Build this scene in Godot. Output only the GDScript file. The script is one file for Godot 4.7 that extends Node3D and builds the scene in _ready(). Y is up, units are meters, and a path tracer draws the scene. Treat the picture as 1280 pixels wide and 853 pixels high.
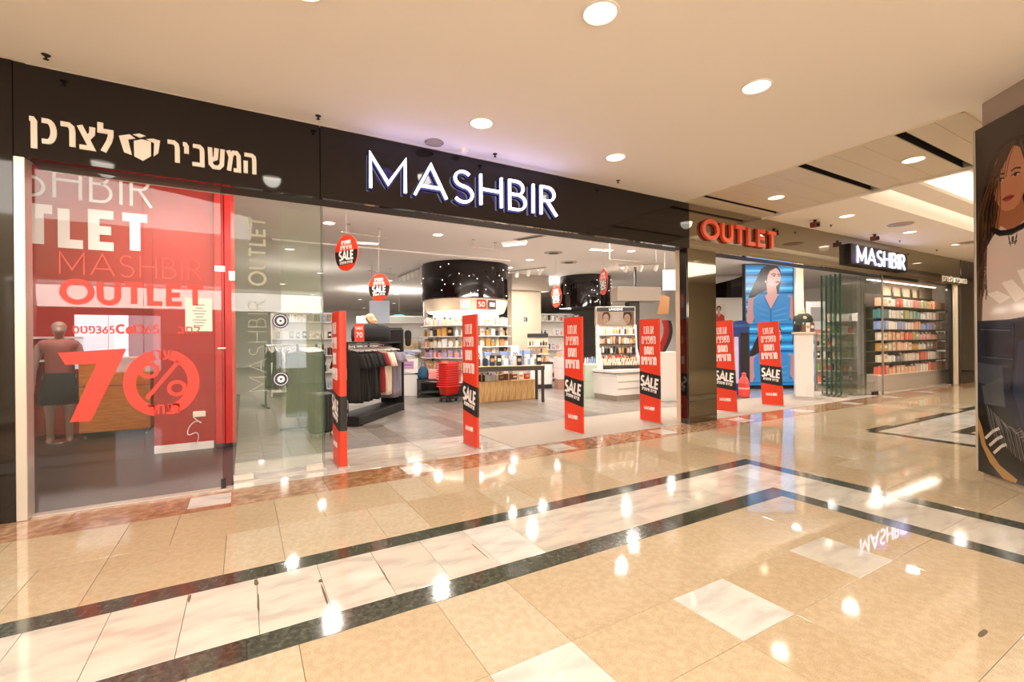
extends Node3D
# A shopping-mall corridor in front of a department store. Metres, y up; the shopfront lies in the plane z = 0, the store is at z < 0.

var mats := {}
var meshes := {}
var rng := RandomNumberGenerator.new()
const CEIL := 3.67
const SOFFIT := 2.91
const STORE_CEIL := 3.5
const ORD := ["first", "second", "third", "fourth", "fifth", "sixth", "seventh", "eighth", "ninth", "tenth", "eleventh", "twelfth", "thirteenth", "fourteenth", "fifteenth", "sixteenth", "seventeenth", "eighteenth", "nineteenth", "twentieth"]

func _ready():
	rng.seed = 4711
	var cam := Camera3D.new()
	cam.name = "camera"
	cam.fov = rad_to_deg(2.0 * atan(426.5 / 578.0))
	cam.near = 0.05
	cam.far = 120.0
	var yaw := deg_to_rad(30.1)
	var roll := deg_to_rad(0.53)
	var fwd := Vector3(sin(yaw), 0, -cos(yaw))
	var rgt := Vector3(cos(yaw), 0, sin(yaw))
	var cr := rgt * cos(roll) - Vector3.UP * sin(roll)
	var cu := Vector3.UP * cos(roll) + rgt * sin(roll)
	cam.transform = Transform3D(Basis(cr, cu, -fwd), Vector3(0, 1.4, 5.2))
	add_child(cam)
	cam.current = true
	var we := WorldEnvironment.new()
	we.name = "world_environment"
	var env := Environment.new()
	env.background_mode = Environment.BG_COLOR
	env.background_color = Color(0.02, 0.02, 0.02)
	env.tonemap_mode = Environment.TONE_MAPPER_LINEAR
	env.tonemap_exposure = 1.64
	env.sdfgi_enabled = true
	env.ssao_enabled = true
	env.ssil_enabled = true
	we.environment = env
	add_child(we)
	make_materials()
	build_light_panels()
	build_floor()
	build_ceiling()
	build_front()
	build_far_side()
	build_store_shell()
	build_mall_lamps()
	build_store_lamps()
	build_signs()
	build_red_window()
	build_glass_doors()
	build_gates()
	build_pillar()
	build_store_left()
	build_perfume()
	build_makeup()
	build_right_store()
	build_gift_window()
	build_small_ceiling_things()

# ---------------------------------------------------------------- nodes
func numbered(n: String, parent: Node) -> String:
	if not parent.has_node(NodePath(n)):
		return n
	var k := 1
	while parent.has_node(NodePath("%s_%03d" % [n, k])):
		k += 1
	return "%s_%03d" % [n, k]

func thing(called: String, label: String, category: String, at := Vector3.ZERO, turn := 0.0, group := "") -> Node3D:
	var o := Node3D.new()
	o.name = numbered(called, self)
	add_child(o)
	o.position = at
	o.rotation.y = turn
	return tag(o, label, category, group)

func tag(o: Node3D, label: String, category: String, group := "", kind := "") -> Node3D:
	o.set_meta("label", label)
	o.set_meta("category", category)
	if group != "":
		o.set_meta("group", group)
	if kind != "":
		o.set_meta("kind", kind)
	return o

func part(called: String, mesh: Mesh, m: Material, parent: Node = null, at := Vector3.ZERO, rot := Vector3.ZERO) -> MeshInstance3D:
	var p: Node = parent if parent != null else self
	var o := MeshInstance3D.new()
	o.name = numbered(called, p)
	o.mesh = mesh
	o.material_override = m
	o.position = at
	o.rotation = rot
	p.add_child(o)
	return o

func struct_node(called: String, label: String, category: String) -> Node3D:
	var o := Node3D.new()
	o.name = numbered(called, self)
	add_child(o)
	return tag(o, label, category, "", "structure")

func copy_of(o: Node3D, label: String, at: Vector3, turn := 0.0) -> Node3D:
	var base := String(o.name).rstrip("0123456789").trim_suffix("_")
	var c: Node3D = o.duplicate()
	c.name = numbered(base, self)
	add_child(c)
	c.position = at
	c.rotation.y = turn
	c.set_meta("label", label)
	return c

# ---------------------------------------------------------------- materials
func mk(key: String, col: Color, rough := 0.6, metal := 0.0, spec := 0.5) -> StandardMaterial3D:
	var m := StandardMaterial3D.new()
	m.resource_name = key
	m.albedo_color = col
	m.roughness = rough
	m.metallic = metal
	m.metallic_specular = spec
	mats[key] = m
	return m

func M(key: String) -> StandardMaterial3D:
	return mats[key]

func col_mat(c: Color, rough := 0.55) -> StandardMaterial3D:
	var key := "tint_%s_%d" % [c.to_html(false), int(rough * 100)]
	if not mats.has(key):
		mk(key, c, rough)
	return mats[key]

func glow(key: String, c: Color, energy: float, base := Color(0.9, 0.9, 0.9)) -> StandardMaterial3D:
	var m := mk(key, base, 0.5)
	m.emission_enabled = true
	m.emission = c
	m.emission_energy_multiplier = energy
	return m

func glass(key: String, c: Color, a: float, rough := 0.02) -> StandardMaterial3D:
	var m := mk(key, Color(c.r, c.g, c.b, a), rough)
	m.transparency = BaseMaterial3D.TRANSPARENCY_ALPHA
	m.cull_mode = BaseMaterial3D.CULL_DISABLED
	m.metallic_specular = 0.35
	return m

func noise_tex(freq: float, cols: Array, offs: Array, sd: int, size := 512, kind := FastNoiseLite.TYPE_SIMPLEX_SMOOTH, octaves := 5, warp := 0.0) -> NoiseTexture2D:
	var n := FastNoiseLite.new()
	n.noise_type = kind
	n.seed = sd
	n.frequency = freq
	n.fractal_type = FastNoiseLite.FRACTAL_FBM
	n.fractal_octaves = octaves
	if warp > 0.0:
		n.domain_warp_enabled = true
		n.domain_warp_amplitude = warp
		n.domain_warp_frequency = freq * 0.6
	var t := NoiseTexture2D.new()
	t.width = size
	t.height = size
	t.seamless = true
	t.noise = n
	var g := Gradient.new()
	g.offsets = PackedFloat32Array(offs)
	g.colors = PackedColorArray(cols)
	t.color_ramp = g
	return t

func stone(key: String, tex: Texture2D, scale: float, rough: float, tint := Color.WHITE, spec := 0.5) -> StandardMaterial3D:
	var m := mk(key, tint, rough, 0.0, spec)
	m.albedo_texture = tex
	m.uv1_triplanar = true
	m.uv1_world_triplanar = true
	m.uv1_scale = Vector3(scale, scale, scale)
	return m

func make_materials():
	var be := noise_tex(0.012, [Color("b1a38c"), Color("b5a791"), Color("b8ab95"), Color("bdb09a")], [0.15, 0.45, 0.6, 0.9], 11, 512, FastNoiseLite.TYPE_SIMPLEX_SMOOTH, 6, 20.0)
	var fleck := noise_tex(0.09, [Color("efe4d2"), Color("ffffff"), Color("faf4ea")], [0.25, 0.5, 0.8], 12, 512, FastNoiseLite.TYPE_CELLULAR, 3)
	for i in 4:
		var m := stone("beige%d" % i, be, 0.9, 0.045 + 0.01 * i, [Color("ffffff"), Color("f8f2ea"), Color("fcf7ef"), Color("f3ebe0")][i], 0.3)
		m.detail_enabled = true
		m.detail_albedo = fleck
		m.detail_blend_mode = BaseMaterial3D.BLEND_MODE_MUL
		m.uv1_offset = Vector3(0.31 * i, 0.0, 0.17 * i)
		m.uv1_scale = Vector3(2.6, 2.6, 2.6)
	mats["beige_polished"] = mats["beige1"].duplicate()
	mats["beige_polished"].roughness = 0.025
	mats["beige_polished"].metallic_specular = 0.42
	var wh := noise_tex(0.008, [Color("b3aea6"), Color("bdb8b0"), Color("c4bfb6"), Color("c9c4bb")], [0.18, 0.36, 0.5, 0.85], 21, 512, FastNoiseLite.TYPE_SIMPLEX_SMOOTH, 5, 60.0)
	for i in 3:
		var m := stone("white%d" % i, wh, 0.8, 0.07, [Color("ffffff"), Color("f3eee6"), Color("f8f4ee")][i])
		m.uv1_offset = Vector3(0.43 * i, 0.0, 0.29 * i)
		m.uv1_scale = Vector3(0.5, 0.8, 1.5)
	var dk := noise_tex(0.03, [Color("35362d"), Color("414238"), Color("4a4a40"), Color("5e6255")], [0.2, 0.5, 0.68, 0.95], 31, 512, FastNoiseLite.TYPE_SIMPLEX_SMOOTH, 6, 30.0)
	for i in 3:
		stone("dark%d" % i, dk, 1.6, 0.10, [Color("ffffff"), Color("e8efe0"), Color("e9dfdc")][i])
	var rd := noise_tex(0.016, [Color("8a664d"), Color("9a775b"), Color("a68366"), Color("b6977b")], [0.2, 0.42, 0.62, 0.9], 41, 512, FastNoiseLite.TYPE_SIMPLEX_SMOOTH, 6, 40.0)
	for i in 3:
		stone("rosso%d" % i, rd, 1.0, 0.10, [Color("ffffff"), Color("ecdcd0"), Color("f3e6d2")][i])
	mk("grout", Color("6e5a42"), 0.9)
	mk("fissure", Color("5e4c36"), 0.9)
	var pk := noise_tex(0.02, [Color("6d6761"), Color("807973"), Color("8c8680"), Color("9b958e")], [0.2, 0.45, 0.6, 0.9], 51, 512, FastNoiseLite.TYPE_SIMPLEX_SMOOTH, 5, 25.0)
	for i in 4:
		var m := stone("plank%d" % i, pk, 0.9, 0.3, [Color("ffffff"), Color("eae4de"), Color("dcd6d0"), Color("f4ede4")][i])
		m.uv1_offset = Vector3(0.2 * i, 0, 0.4 * i)
		m.uv1_scale = Vector3(0.35, 1.0, 2.2)
	stone("mat", noise_tex(0.25, [Color("94877a"), Color("b3a798"), Color("c6bbae")], [0.25, 0.5, 0.8], 61, 256, FastNoiseLite.TYPE_CELLULAR, 2), 4.0, 0.9)
	stone("granite", noise_tex(0.2, [Color("241d1b"), Color("3b302d"), Color("574a45")], [0.3, 0.5, 0.85], 71, 256, FastNoiseLite.TYPE_CELLULAR, 2), 3.0, 0.35)
	stone("wood", noise_tex(0.02, [Color("b98d58"), Color("cfa56d"), Color("dcb680")], [0.3, 0.5, 0.8], 81, 256, FastNoiseLite.TYPE_SIMPLEX_SMOOTH, 4, 10.0), 1.0, 0.5)
	mats["wood"].uv1_scale = Vector3(6.0, 0.5, 6.0)
	stone("orange_wood", noise_tex(0.02, [Color("dc8420"), Color("e58f2e"), Color("ec9a3c")], [0.3, 0.5, 0.8], 82, 256, FastNoiseLite.TYPE_SIMPLEX_SMOOTH, 4, 10.0), 1.0, 0.4)
	mats["orange_wood"].uv1_scale = Vector3(0.6, 5.0, 0.6)
	mk("plaster", Color("f0e9e0"), 0.9, 0.0, 0.3)
	mk("store_plaster", Color("ded8d2"), 0.9, 0.0, 0.3)
	mk("white_paint", Color("e9e5df"), 0.5)
	mk("cream", Color("dccbb0"), 0.6)
	mk("warm_grey", Color("a89a8c"), 0.6)
	mk("black_gloss", Color("160f0f"), 0.045, 0.0, 0.5)
	mk("black_mirror", Color("726a5c"), 0.04, 0.9)
	mk("fascia_mirror", Color("9a917f"), 0.04, 0.92)
	mk("black_column", Color("171311"), 0.05, 0.0, 0.72)
	mk("black", Color("151413"), 0.5)
	mk("black_matt", Color("100f0f"), 0.85)
	mk("dark_grey", Color("2e2b2a"), 0.6)
	mk("slot_black", Color("070606"), 0.9)
	mk("steel", Color("b9aea0"), 0.35, 0.8)
	mk("steel_light", Color("cfc7bc"), 0.3, 0.6)
	mk("chrome", Color("d8d8d8"), 0.15, 1.0)
	mk("board", Color("d6cab6"), 0.45, 0.0)
	mk("red_wall", Color("a50c0a"), 0.45)
	mk("red_trim", Color("c21a16"), 0.3)
	mk("gate_red", Color("dc3c20"), 0.4)
	mk("vinyl_red", Color("e03a2a"), 0.5)
	mk("vinyl_pink", Color("d8584a"), 0.5)
	mk("vinyl_faint", Color("a9aa98"), 0.6)
	mk("pale_wall", Color("b9ab95"), 0.7)
	mk("vinyl_white", Color("eee6df"), 0.6)
	mk("print_white", Color("f3ece4"), 0.6)
	mk("print_pink", Color("ef9a88"), 0.6)
	mk("print_black", Color("1d1a19"), 0.5)
	mk("letter_white", Color("efe6dc"), 0.45)
	mk("navy", Color("1c2450"), 0.4)
	mk("sign_navy", Color("0d0c1c"), 0.25)
	mk("outlet_red", Color("e85a34"), 0.4)
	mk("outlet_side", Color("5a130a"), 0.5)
	mk("paper", Color("ece3d2"), 0.8)
	mk("skin_dummy", Color("c79b74"), 0.35)
	mk("basket_red", Color("dd1f12"), 0.4)
	mk("brown_dark", Color("3c322b"), 0.35)
	glass("glass_clear", Color(0.75, 0.85, 0.8), 0.008)
	glass("glass_green", Color(0.55, 0.66, 0.54), 0.085)
	glass("glass_deep", Color(0.08, 0.24, 0.16), 0.1)
	mk("glass_edge", Color("2f5443"), 0.1)
	glow("lens", Color(1.0, 0.93, 0.82), 2.2)
	glow("store_lens", Color(1.0, 0.95, 0.88), 2.2)
	glow("letter_glow", Color(0.86, 0.87, 1.0), 2.4)
	glow("halo_glow", Color(0.25, 0.22, 1.0), 0.05, Color(0.05, 0.05, 0.2))
	glow("lightbox_white", Color(0.93, 0.93, 1.0), 0.34)
	glow("cove_glow", Color(1.0, 0.86, 0.68), 3.0)
	glow("panel_glow", Color(1.0, 0.96, 0.9), 0.6)
	glow("tube_glow", Color(1.0, 0.96, 0.92), 2.5)
	glow("exit_glow", Color(0.15, 0.75, 0.75), 0.7, Color(0.2, 0.6, 0.6))

# ---------------------------------------------------------------- geometry
func face(st: SurfaceTool, pts: Array, hint: Vector3, uvs: Array = []):
	# one flat convex polygon, turned so that its front looks along hint
	var n := Vector3.ZERO
	for i in range(1, pts.size() - 1):
		n += (pts[i + 1] - pts[0]).cross(pts[i] - pts[0])
	if n.length_squared() < 1e-18:
		return
	n = n.normalized()
	var order := range(pts.size())
	if n.dot(hint) < 0.0:
		order.reverse()
		n = -n
	for i in range(1, pts.size() - 1):
		for k in [0, i, i + 1]:
			st.set_normal(n)
			if uvs.size():
				st.set_uv(uvs[order[k]])
			st.add_vertex(pts[order[k]])

func begin() -> SurfaceTool:
	var st := SurfaceTool.new()
	st.begin(Mesh.PRIMITIVE_TRIANGLES)
	return st

func add_box(st: SurfaceTool, c: Vector3, s: Vector3, b := 0.0):
	# chamfered box, c its centre
	var h := s * 0.5
	if b <= 0.0:
		for ax in 3:
			for sg in [-1.0, 1.0]:
				var u := (ax + 1) % 3
				var v := (ax + 2) % 3
				var pts := []
				for q in [[-1, -1], [1, -1], [1, 1], [-1, 1]]:
					var p := Vector3.ZERO
					p[ax] = sg * h[ax]
					p[u] = q[0] * h[u]
					p[v] = q[1] * h[v]
					pts.append(c + p)
				var n := Vector3.ZERO
				n[ax] = sg
				face(st, pts, n)
		return
	b = minf(b, minf(h.x, minf(h.y, h.z)) * 0.9)
	for ax in 3:
		var u := (ax + 1) % 3
		var v := (ax + 2) % 3
		for sg in [-1.0, 1.0]:
			var pts := []
			for q in [[-1, -1], [1, -1], [1, 1], [-1, 1]]:
				var p := Vector3.ZERO
				p[ax] = sg * h[ax]
				p[u] = q[0] * (h[u] - b)
				p[v] = q[1] * (h[v] - b)
				pts.append(c + p)
			var n := Vector3.ZERO
			n[ax] = sg
			face(st, pts, n)
		for su in [-1.0, 1.0]:
			for sv in [-1.0, 1.0]:
				var pts := []
				for q in [-1.0, 1.0]:
					var p := Vector3.ZERO
					p[ax] = q * (h[ax] - b)
					p[u] = su * h[u]
					p[v] = sv * (h[v] - b)
					pts.append(c + p)
				for q in [1.0, -1.0]:
					var p := Vector3.ZERO
					p[ax] = q * (h[ax] - b)
					p[u] = su * (h[u] - b)
					p[v] = sv * h[v]
					pts.append(c + p)
				var n := Vector3.ZERO
				n[u] = su
				n[v] = sv
				face(st, pts, n)
	for sx in [-1.0, 1.0]:
		for sy in [-1.0, 1.0]:
			for sz in [-1.0, 1.0]:
				var sgn := Vector3(sx, sy, sz)
				var pts := []
				for ax in 3:
					var p := sgn * (h - Vector3(b, b, b))
					p[ax] = sgn[ax] * h[ax]
					pts.append(c + p)
				face(st, pts, sgn)

func box(s: Vector3, b := 0.0, lift := false) -> Mesh:
	# lift: the origin is under the box, else at its centre
	var key := "box %.4f %.4f %.4f %.4f %s" % [s.x, s.y, s.z, b, lift]
	if not meshes.has(key):
		var st := begin()
		add_box(st, Vector3(0, s.y * 0.5 if lift else 0.0, 0), s, b)
		meshes[key] = st.commit()
	return meshes[key]

func span(called: String, lo: Vector3, hi: Vector3, m: Material, parent: Node = null, b := 0.0) -> MeshInstance3D:
	# a box from corner to corner
	return part(called, box(hi - lo, b), m, parent, (lo + hi) * 0.5)

func lathe(profile: Array, seg := 24, cap := true) -> Mesh:
	# profile: [radius, y] from bottom to top, turned round y
	var key := "lathe %s %d %s" % [str(profile), seg, cap]
	if meshes.has(key):
		return meshes[key]
	var st := begin()
	add_lathe(st, profile, seg, Vector3.ZERO, cap)
	meshes[key] = st.commit()
	return meshes[key]

func add_lathe(st: SurfaceTool, profile: Array, seg: int, at: Vector3, cap := true):
	for i in range(profile.size() - 1):
		var r0: float = profile[i][0]
		var y0: float = profile[i][1]
		var r1: float = profile[i + 1][0]
		var y1: float = profile[i + 1][1]
		var nn := Vector2(y1 - y0, r0 - r1).normalized()
		for k in seg:
			var a0 := TAU * k / seg
			var a1 := TAU * (k + 1) / seg
			var d0 := Vector3(cos(a0), 0, sin(a0))
			var d1 := Vector3(cos(a1), 0, sin(a1))
			var q := [d0 * r0 + Vector3(0, y0, 0), d1 * r0 + Vector3(0, y0, 0), d1 * r1 + Vector3(0, y1, 0), d0 * r1 + Vector3(0, y1, 0)]
			var ns := [d0 * nn.x + Vector3(0, nn.y, 0), d1 * nn.x + Vector3(0, nn.y, 0), d1 * nn.x + Vector3(0, nn.y, 0), d0 * nn.x + Vector3(0, nn.y, 0)]
			for t in [[0, 1, 2], [0, 2, 3]]:
				for j in t:
					st.set_normal(ns[j])
					st.add_vertex(at + q[j])
	if cap:
		for e in [0, profile.size() - 1]:
			var r: float = profile[e][0]
			if r > 1e-4:
				var ring := []
				for k in seg:
					var a := TAU * k / seg
					ring.append(at + Vector3(cos(a) * r, profile[e][1], sin(a) * r))
				face(st, ring, Vector3(0, -1 if e == 0 else 1, 0))

func tube(pts: Array, r: float, seg := 8) -> Mesh:
	var st := begin()
	add_tube(st, pts, r, seg)
	return st.commit()

func add_tube(st: SurfaceTool, pts: Array, r: float, seg := 8):
	var rings := []
	var up := Vector3.UP
	for i in pts.size():
		var d: Vector3 = (pts[mini(i + 1, pts.size() - 1)] - pts[maxi(i - 1, 0)]).normalized()
		if absf(d.dot(up)) > 0.95:
			up = Vector3.RIGHT if absf(d.x) < 0.9 else Vector3.FORWARD
		var s := d.cross(up).normalized()
		up = s.cross(d).normalized()
		var ring := []
		for k in seg:
			var a := TAU * k / seg
			ring.append([pts[i] + (s * cos(a) + up * sin(a)) * r, s * cos(a) + up * sin(a)])
		rings.append(ring)
	for i in range(rings.size() - 1):
		for k in seg:
			var q := [rings[i][k], rings[i][(k + 1) % seg], rings[i + 1][(k + 1) % seg], rings[i + 1][k]]
			var n: Vector3 = (q[2][0] - q[0][0]).cross(q[1][0] - q[0][0])
			var flip: bool = n.dot(q[0][1]) < 0.0
			for t in [[0, 1, 2], [0, 2, 3]]:
				if flip:
					t = [t[0], t[2], t[1]]
				for j in t:
					st.set_normal(q[j][1])
					st.add_vertex(q[j][0])
	for e in [0, rings.size() - 1]:
		var ring := []
		for p in rings[e]:
			ring.append(p[0])
		var d: Vector3 = pts[0] - pts[1] if e == 0 else pts[-1] - pts[-2]
		face(st, ring, d)

func loft(rings: Array, cap := true) -> Mesh:
	# closed rings of equal count, joined with smooth normals
	var st := begin()
	add_loft(st, rings, cap)
	st.generate_normals()
	return st.commit()

func add_loft(st: SurfaceTool, rings: Array, cap := true):
	st.set_smooth_group(0)
	var n: int = rings[0].size()
	var mid := Vector3.ZERO
	for p in rings[0]:
		mid += p
	mid /= n
	var axis: Vector3 = Vector3.ZERO
	for p in rings[-1]:
		axis += p
	axis = axis / n - mid
	var turn := (rings[0][1] - rings[0][0]).cross(rings[0][n / 3] - rings[0][0]) as Vector3
	var flip := turn.dot(axis) < 0.0
	for i in range(rings.size() - 1):
		for k in n:
			var q := [rings[i][k], rings[i][(k + 1) % n], rings[i + 1][(k + 1) % n], rings[i + 1][k]]
			for t in [[0, 2, 1], [0, 3, 2]]:
				if flip:
					t = [t[0], t[2], t[1]]
				for j in t:
					st.add_vertex(q[j])
	if cap:
		for e in [0, rings.size() - 1]:
			var c := Vector3.ZERO
			for p in rings[e]:
				c += p
			c /= n
			var up: bool = (e != 0) != flip
			for k in n:
				var a: Vector3 = rings[e][k]
				var b: Vector3 = rings[e][(k + 1) % n]
				for p in ([c, b, a] if up else [c, a, b]):
					st.add_vertex(p)

func ellipse_ring(c: Vector3, a: float, b: float, n := 16, wave := 0.0, waves := 5, phase := 0.0) -> Array:
	var r := []
	for k in n:
		var t := TAU * k / n
		var f := 1.0 + wave * sin(waves * t + phase)
		r.append(c + Vector3(cos(t) * a, 0, sin(t) * b * f))
	return r

func prism(poly: Array, depth: float) -> Mesh:
	# outline in x and y, from z = 0 to depth
	var key := "prism %s %.4f" % [str(poly), depth]
	if not meshes.has(key):
		var st := begin()
		add_prism(st, poly, depth)
		meshes[key] = st.commit()
	return meshes[key]

func add_prism(st: SurfaceTool, poly: Array, depth: float, at := Vector3.ZERO):
	var pp := PackedVector2Array(poly)
	var tri := Geometry2D.triangulate_polygon(pp)
	for i in range(0, tri.size(), 3):
		var f := []
		var bk := []
		for k in 3:
			var p := pp[tri[i + k]]
			f.append(at + Vector3(p.x, p.y, depth))
			bk.append(at + Vector3(p.x, p.y, 0))
		face(st, f, Vector3(0, 0, 1))
		face(st, bk, Vector3(0, 0, -1))
	var cw := Geometry2D.is_polygon_clockwise(pp)
	for i in pp.size():
		var a := pp[i]
		var b := pp[(i + 1) % pp.size()]
		var d := b - a
		var o := Vector3(-d.y, d.x, 0) if cw else Vector3(d.y, -d.x, 0)
		face(st, [at + Vector3(a.x, a.y, 0), at + Vector3(b.x, b.y, 0), at + Vector3(b.x, b.y, depth), at + Vector3(a.x, a.y, depth)], o)

func slab(poly: Array, y0: float, y1: float) -> Mesh:
	# outline in x and z, from y0 to y1
	var st := begin()
	var pp := PackedVector2Array(poly)
	var tri := Geometry2D.triangulate_polygon(pp)
	for i in range(0, tri.size(), 3):
		var f := []
		var bk := []
		for k in 3:
			var p := pp[tri[i + k]]
			f.append(Vector3(p.x, y1, p.y))
			bk.append(Vector3(p.x, y0, p.y))
		face(st, f, Vector3.UP)
		face(st, bk, Vector3.DOWN)
	var cw := Geometry2D.is_polygon_clockwise(pp)
	for i in pp.size():
		var a := pp[i]
		var b := pp[(i + 1) % pp.size()]
		var d := b - a
		var o := Vector3(-d.y, 0, d.x) if cw else Vector3(d.y, 0, -d.x)
		face(st, [Vector3(a.x, y0, a.y), Vector3(b.x, y0, b.y), Vector3(b.x, y1, b.y), Vector3(a.x, y1, a.y)], o)
	return st.commit()

func picture(w: float, h: float) -> Mesh:
	# upright print, origin at its lower left, looking along z, with its whole texture
	var st := begin()
	face(st, [Vector3(0, 0, 0), Vector3(w, 0, 0), Vector3(w, h, 0), Vector3(0, h, 0)], Vector3(0, 0, 1), [Vector2(0, 1), Vector2(1, 1), Vector2(1, 0), Vector2(0, 0)])
	return st.commit()

# ---------------------------------------------------------------- lettering
func arc(cx: float, cy: float, rx: float, ry: float, a0: float, a1: float, n := 10) -> Array:
	var r := []
	for i in n + 1:
		var a := deg_to_rad(lerpf(a0, a1, float(i) / n))
		r.append(Vector2(cx + rx * cos(a), cy + ry * sin(a)))
	return r

func v2(a: Array) -> Array:
	var r := []
	for i in range(0, a.size(), 2):
		r.append(Vector2(a[i], a[i + 1]))
	return r

func glyph(ch: String) -> Array:
	# [width, strokes]; capitals are one unit tall
	match ch:
		"M": return [0.92, [v2([0.06, 0, 0.06, 0.97, 0.46, 0.2, 0.86, 0.97, 0.86, 0])]]
		"A": return [0.8, [v2([0, 0, 0.4, 0.97, 0.8, 0]), v2([0.13, 0.3, 0.67, 0.3])]]
		"S": return [0.56, [arc(0.28, 0.74, 0.22, 0.23, 40, 270, 12) + arc(0.28, 0.25, 0.25, 0.25, 90, -145, 12)]]
		"H": return [0.68, [v2([0.04, 0, 0.04, 1]), v2([0.64, 0, 0.64, 1]), v2([0.04, 0.52, 0.64, 0.52])]]
		"B": return [0.56, [v2([0.04, 0.53, 0.04, 0.98]) + arc(0.26, 0.755, 0.2, 0.225, 90, -90, 10) + arc(0.28, 0.275, 0.25, 0.255, 90, -90, 10) + v2([0.04, 0.02, 0.04, 0.53]), v2([0.06, 0.53, 0.28, 0.53])]]
		"I": return [0.1, [v2([0.05, 0, 0.05, 1])]]
		"R": return [0.58, [v2([0.04, 0, 0.04, 0.98]) + arc(0.26, 0.74, 0.22, 0.24, 90, -90, 10) + v2([0.085, 0.5]), v2([0.24, 0.5, 0.56, 0])]]
		"O": return [1.0, [arc(0.5, 0.5, 0.46, 0.48, 90, 450, 28)]]
		"U": return [0.72, [v2([0.06, 1]) + arc(0.36, 0.33, 0.3, 0.31, 180, 360, 14) + v2([0.66, 1])]]
		"T": return [0.64, [v2([0.32, 0, 0.32, 0.95]), v2([0, 0.94, 0.64, 0.94])]]
		"L": return [0.5, [v2([0.06, 1, 0.06, 0.06, 0.5, 0.06])]]
		"E": return [0.56, [v2([0.54, 0.94, 0.06, 0.94, 0.06, 0.06, 0.54, 0.06]), v2([0.06, 0.5, 0.48, 0.5])]]
		"C": return [0.8, [arc(0.46, 0.5, 0.42, 0.46, 45, 315, 16)]]
		"N": return [0.74, [v2([0.06, 0, 0.06, 0.97, 0.68, 0.03, 0.68, 1])]]
		"a": return [0.5, [arc(0.24, 0.33, 0.2, 0.3, 60, 330, 12) + v2([0.44, 0.2]), v2([0.45, 0.65, 0.45, 0])]]
		"l": return [0.12, [v2([0.06, 0, 0.06, 1])]]
		"3": return [0.5, [arc(0.22, 0.74, 0.22, 0.22, 150, -90, 10) + arc(0.22, 0.27, 0.25, 0.25, 90, -150, 10)]]
		"6": return [0.56, [v2([0.42, 0.97, 0.1, 0.45]), arc(0.28, 0.29, 0.24, 0.27, 90, 450, 18)]]
		"5": return [0.52, [v2([0.46, 0.96, 0.12, 0.96, 0.08, 0.55]) + arc(0.22, 0.3, 0.26, 0.28, 110, -130, 12)]]
		"0": return [0.66, [arc(0.33, 0.5, 0.28, 0.46, 90, 450, 22)]]
		"7": return [0.66, [v2([0.0, 0.93, 0.6, 0.93, 0.18, 0])]]
		"%": return [0.8, [v2([0.12, 0, 0.68, 1]), arc(0.16, 0.76, 0.14, 0.18, 90, 450, 16), arc(0.64, 0.24, 0.14, 0.18, 90, 450, 16)]]
		"א": return [0.72, [v2([0.05, 1, 0.67, 0]), v2([0.64, 1, 0.62, 0.66, 0.42, 0.42]), v2([0.07, 0, 0.1, 0.34, 0.27, 0.62])]]
		"ב": return [0.74, [v2([0.04, 0.94, 0.42, 0.94, 0.55, 0.85, 0.58, 0.7, 0.58, 0.06]), v2([0.0, 0.06, 0.72, 0.06])]]
		"ה": return [0.7, [v2([0.0, 0.94, 0.48, 0.94, 0.6, 0.86, 0.63, 0.7, 0.63, 0]), v2([0.08, 0, 0.08, 0.62])]]
		"ו": return [0.26, [v2([0.0, 0.94, 0.12, 0.94, 0.2, 0.85, 0.2, 0])]]
		"ח": return [0.72, [v2([0.0, 0.94, 0.5, 0.94, 0.62, 0.86, 0.65, 0.7, 0.65, 0]), v2([0.1, 0, 0.1, 0.94])]]
		"י": return [0.26, [v2([0.0, 0.94, 0.12, 0.94, 0.2, 0.85, 0.2, 0.5])]]
		"כ": return [0.6, [v2([0.02, 0.94]) + arc(0.28, 0.5, 0.27, 0.44, 90, -90, 10) + v2([0.02, 0.06])]]
		"ן": return [0.26, [v2([0.0, 0.94, 0.12, 0.94, 0.2, 0.85, 0.2, -0.3])]]
		"ל": return [0.62, [v2([0.06, 1.28, 0.06, 0.92, 0.56, 0.92, 0.56, 0.72, 0.48, 0.48, 0.2, 0])]]
		"ם": return [0.72, [v2([0.0, 0.94, 0.5, 0.94, 0.62, 0.85, 0.65, 0.7, 0.65, 0.06, 0.1, 0.06, 0.1, 0.94])]]
		"מ": return [0.76, [v2([0.02, 1, 0.18, 0.68, 0.06, 0]), v2([0.16, 0.72, 0.34, 0.93, 0.52, 0.94, 0.66, 0.8, 0.68, 0.06, 0.34, 0.06])]]
		"נ": return [0.44, [v2([0.1, 0.94, 0.26, 0.94, 0.36, 0.85, 0.37, 0.06, 0.0, 0.06])]]
		"פ": return [0.66, [v2([0.28, 0.46, 0.08, 0.5, 0.08, 0.94, 0.42, 0.94, 0.56, 0.84, 0.6, 0.5, 0.56, 0.16, 0.42, 0.06, 0.02, 0.06])]]
		"צ": return [0.68, [v2([0.02, 1, 0.58, 0.06, 0.0, 0.06]), v2([0.62, 1, 0.6, 0.7, 0.36, 0.46])]]
		"ר": return [0.6, [v2([0.0, 0.94, 0.36, 0.94, 0.5, 0.85, 0.54, 0.68, 0.54, 0])]]
		"ש": return [0.86, [v2([0.04, 1, 0.08, 0.2, 0.24, 0.06, 0.56, 0.06, 0.74, 0.22, 0.8, 1]), v2([0.43, 1, 0.38, 0.5, 0.1, 0.38])]]
		"ת": return [0.74, [v2([0.04, 0.94, 0.5, 0.94, 0.64, 0.84, 0.67, 0.68, 0.67, 0]), v2([0.18, 0.94, 0.18, 0.14, 0.02, 0.06])]]
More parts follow.
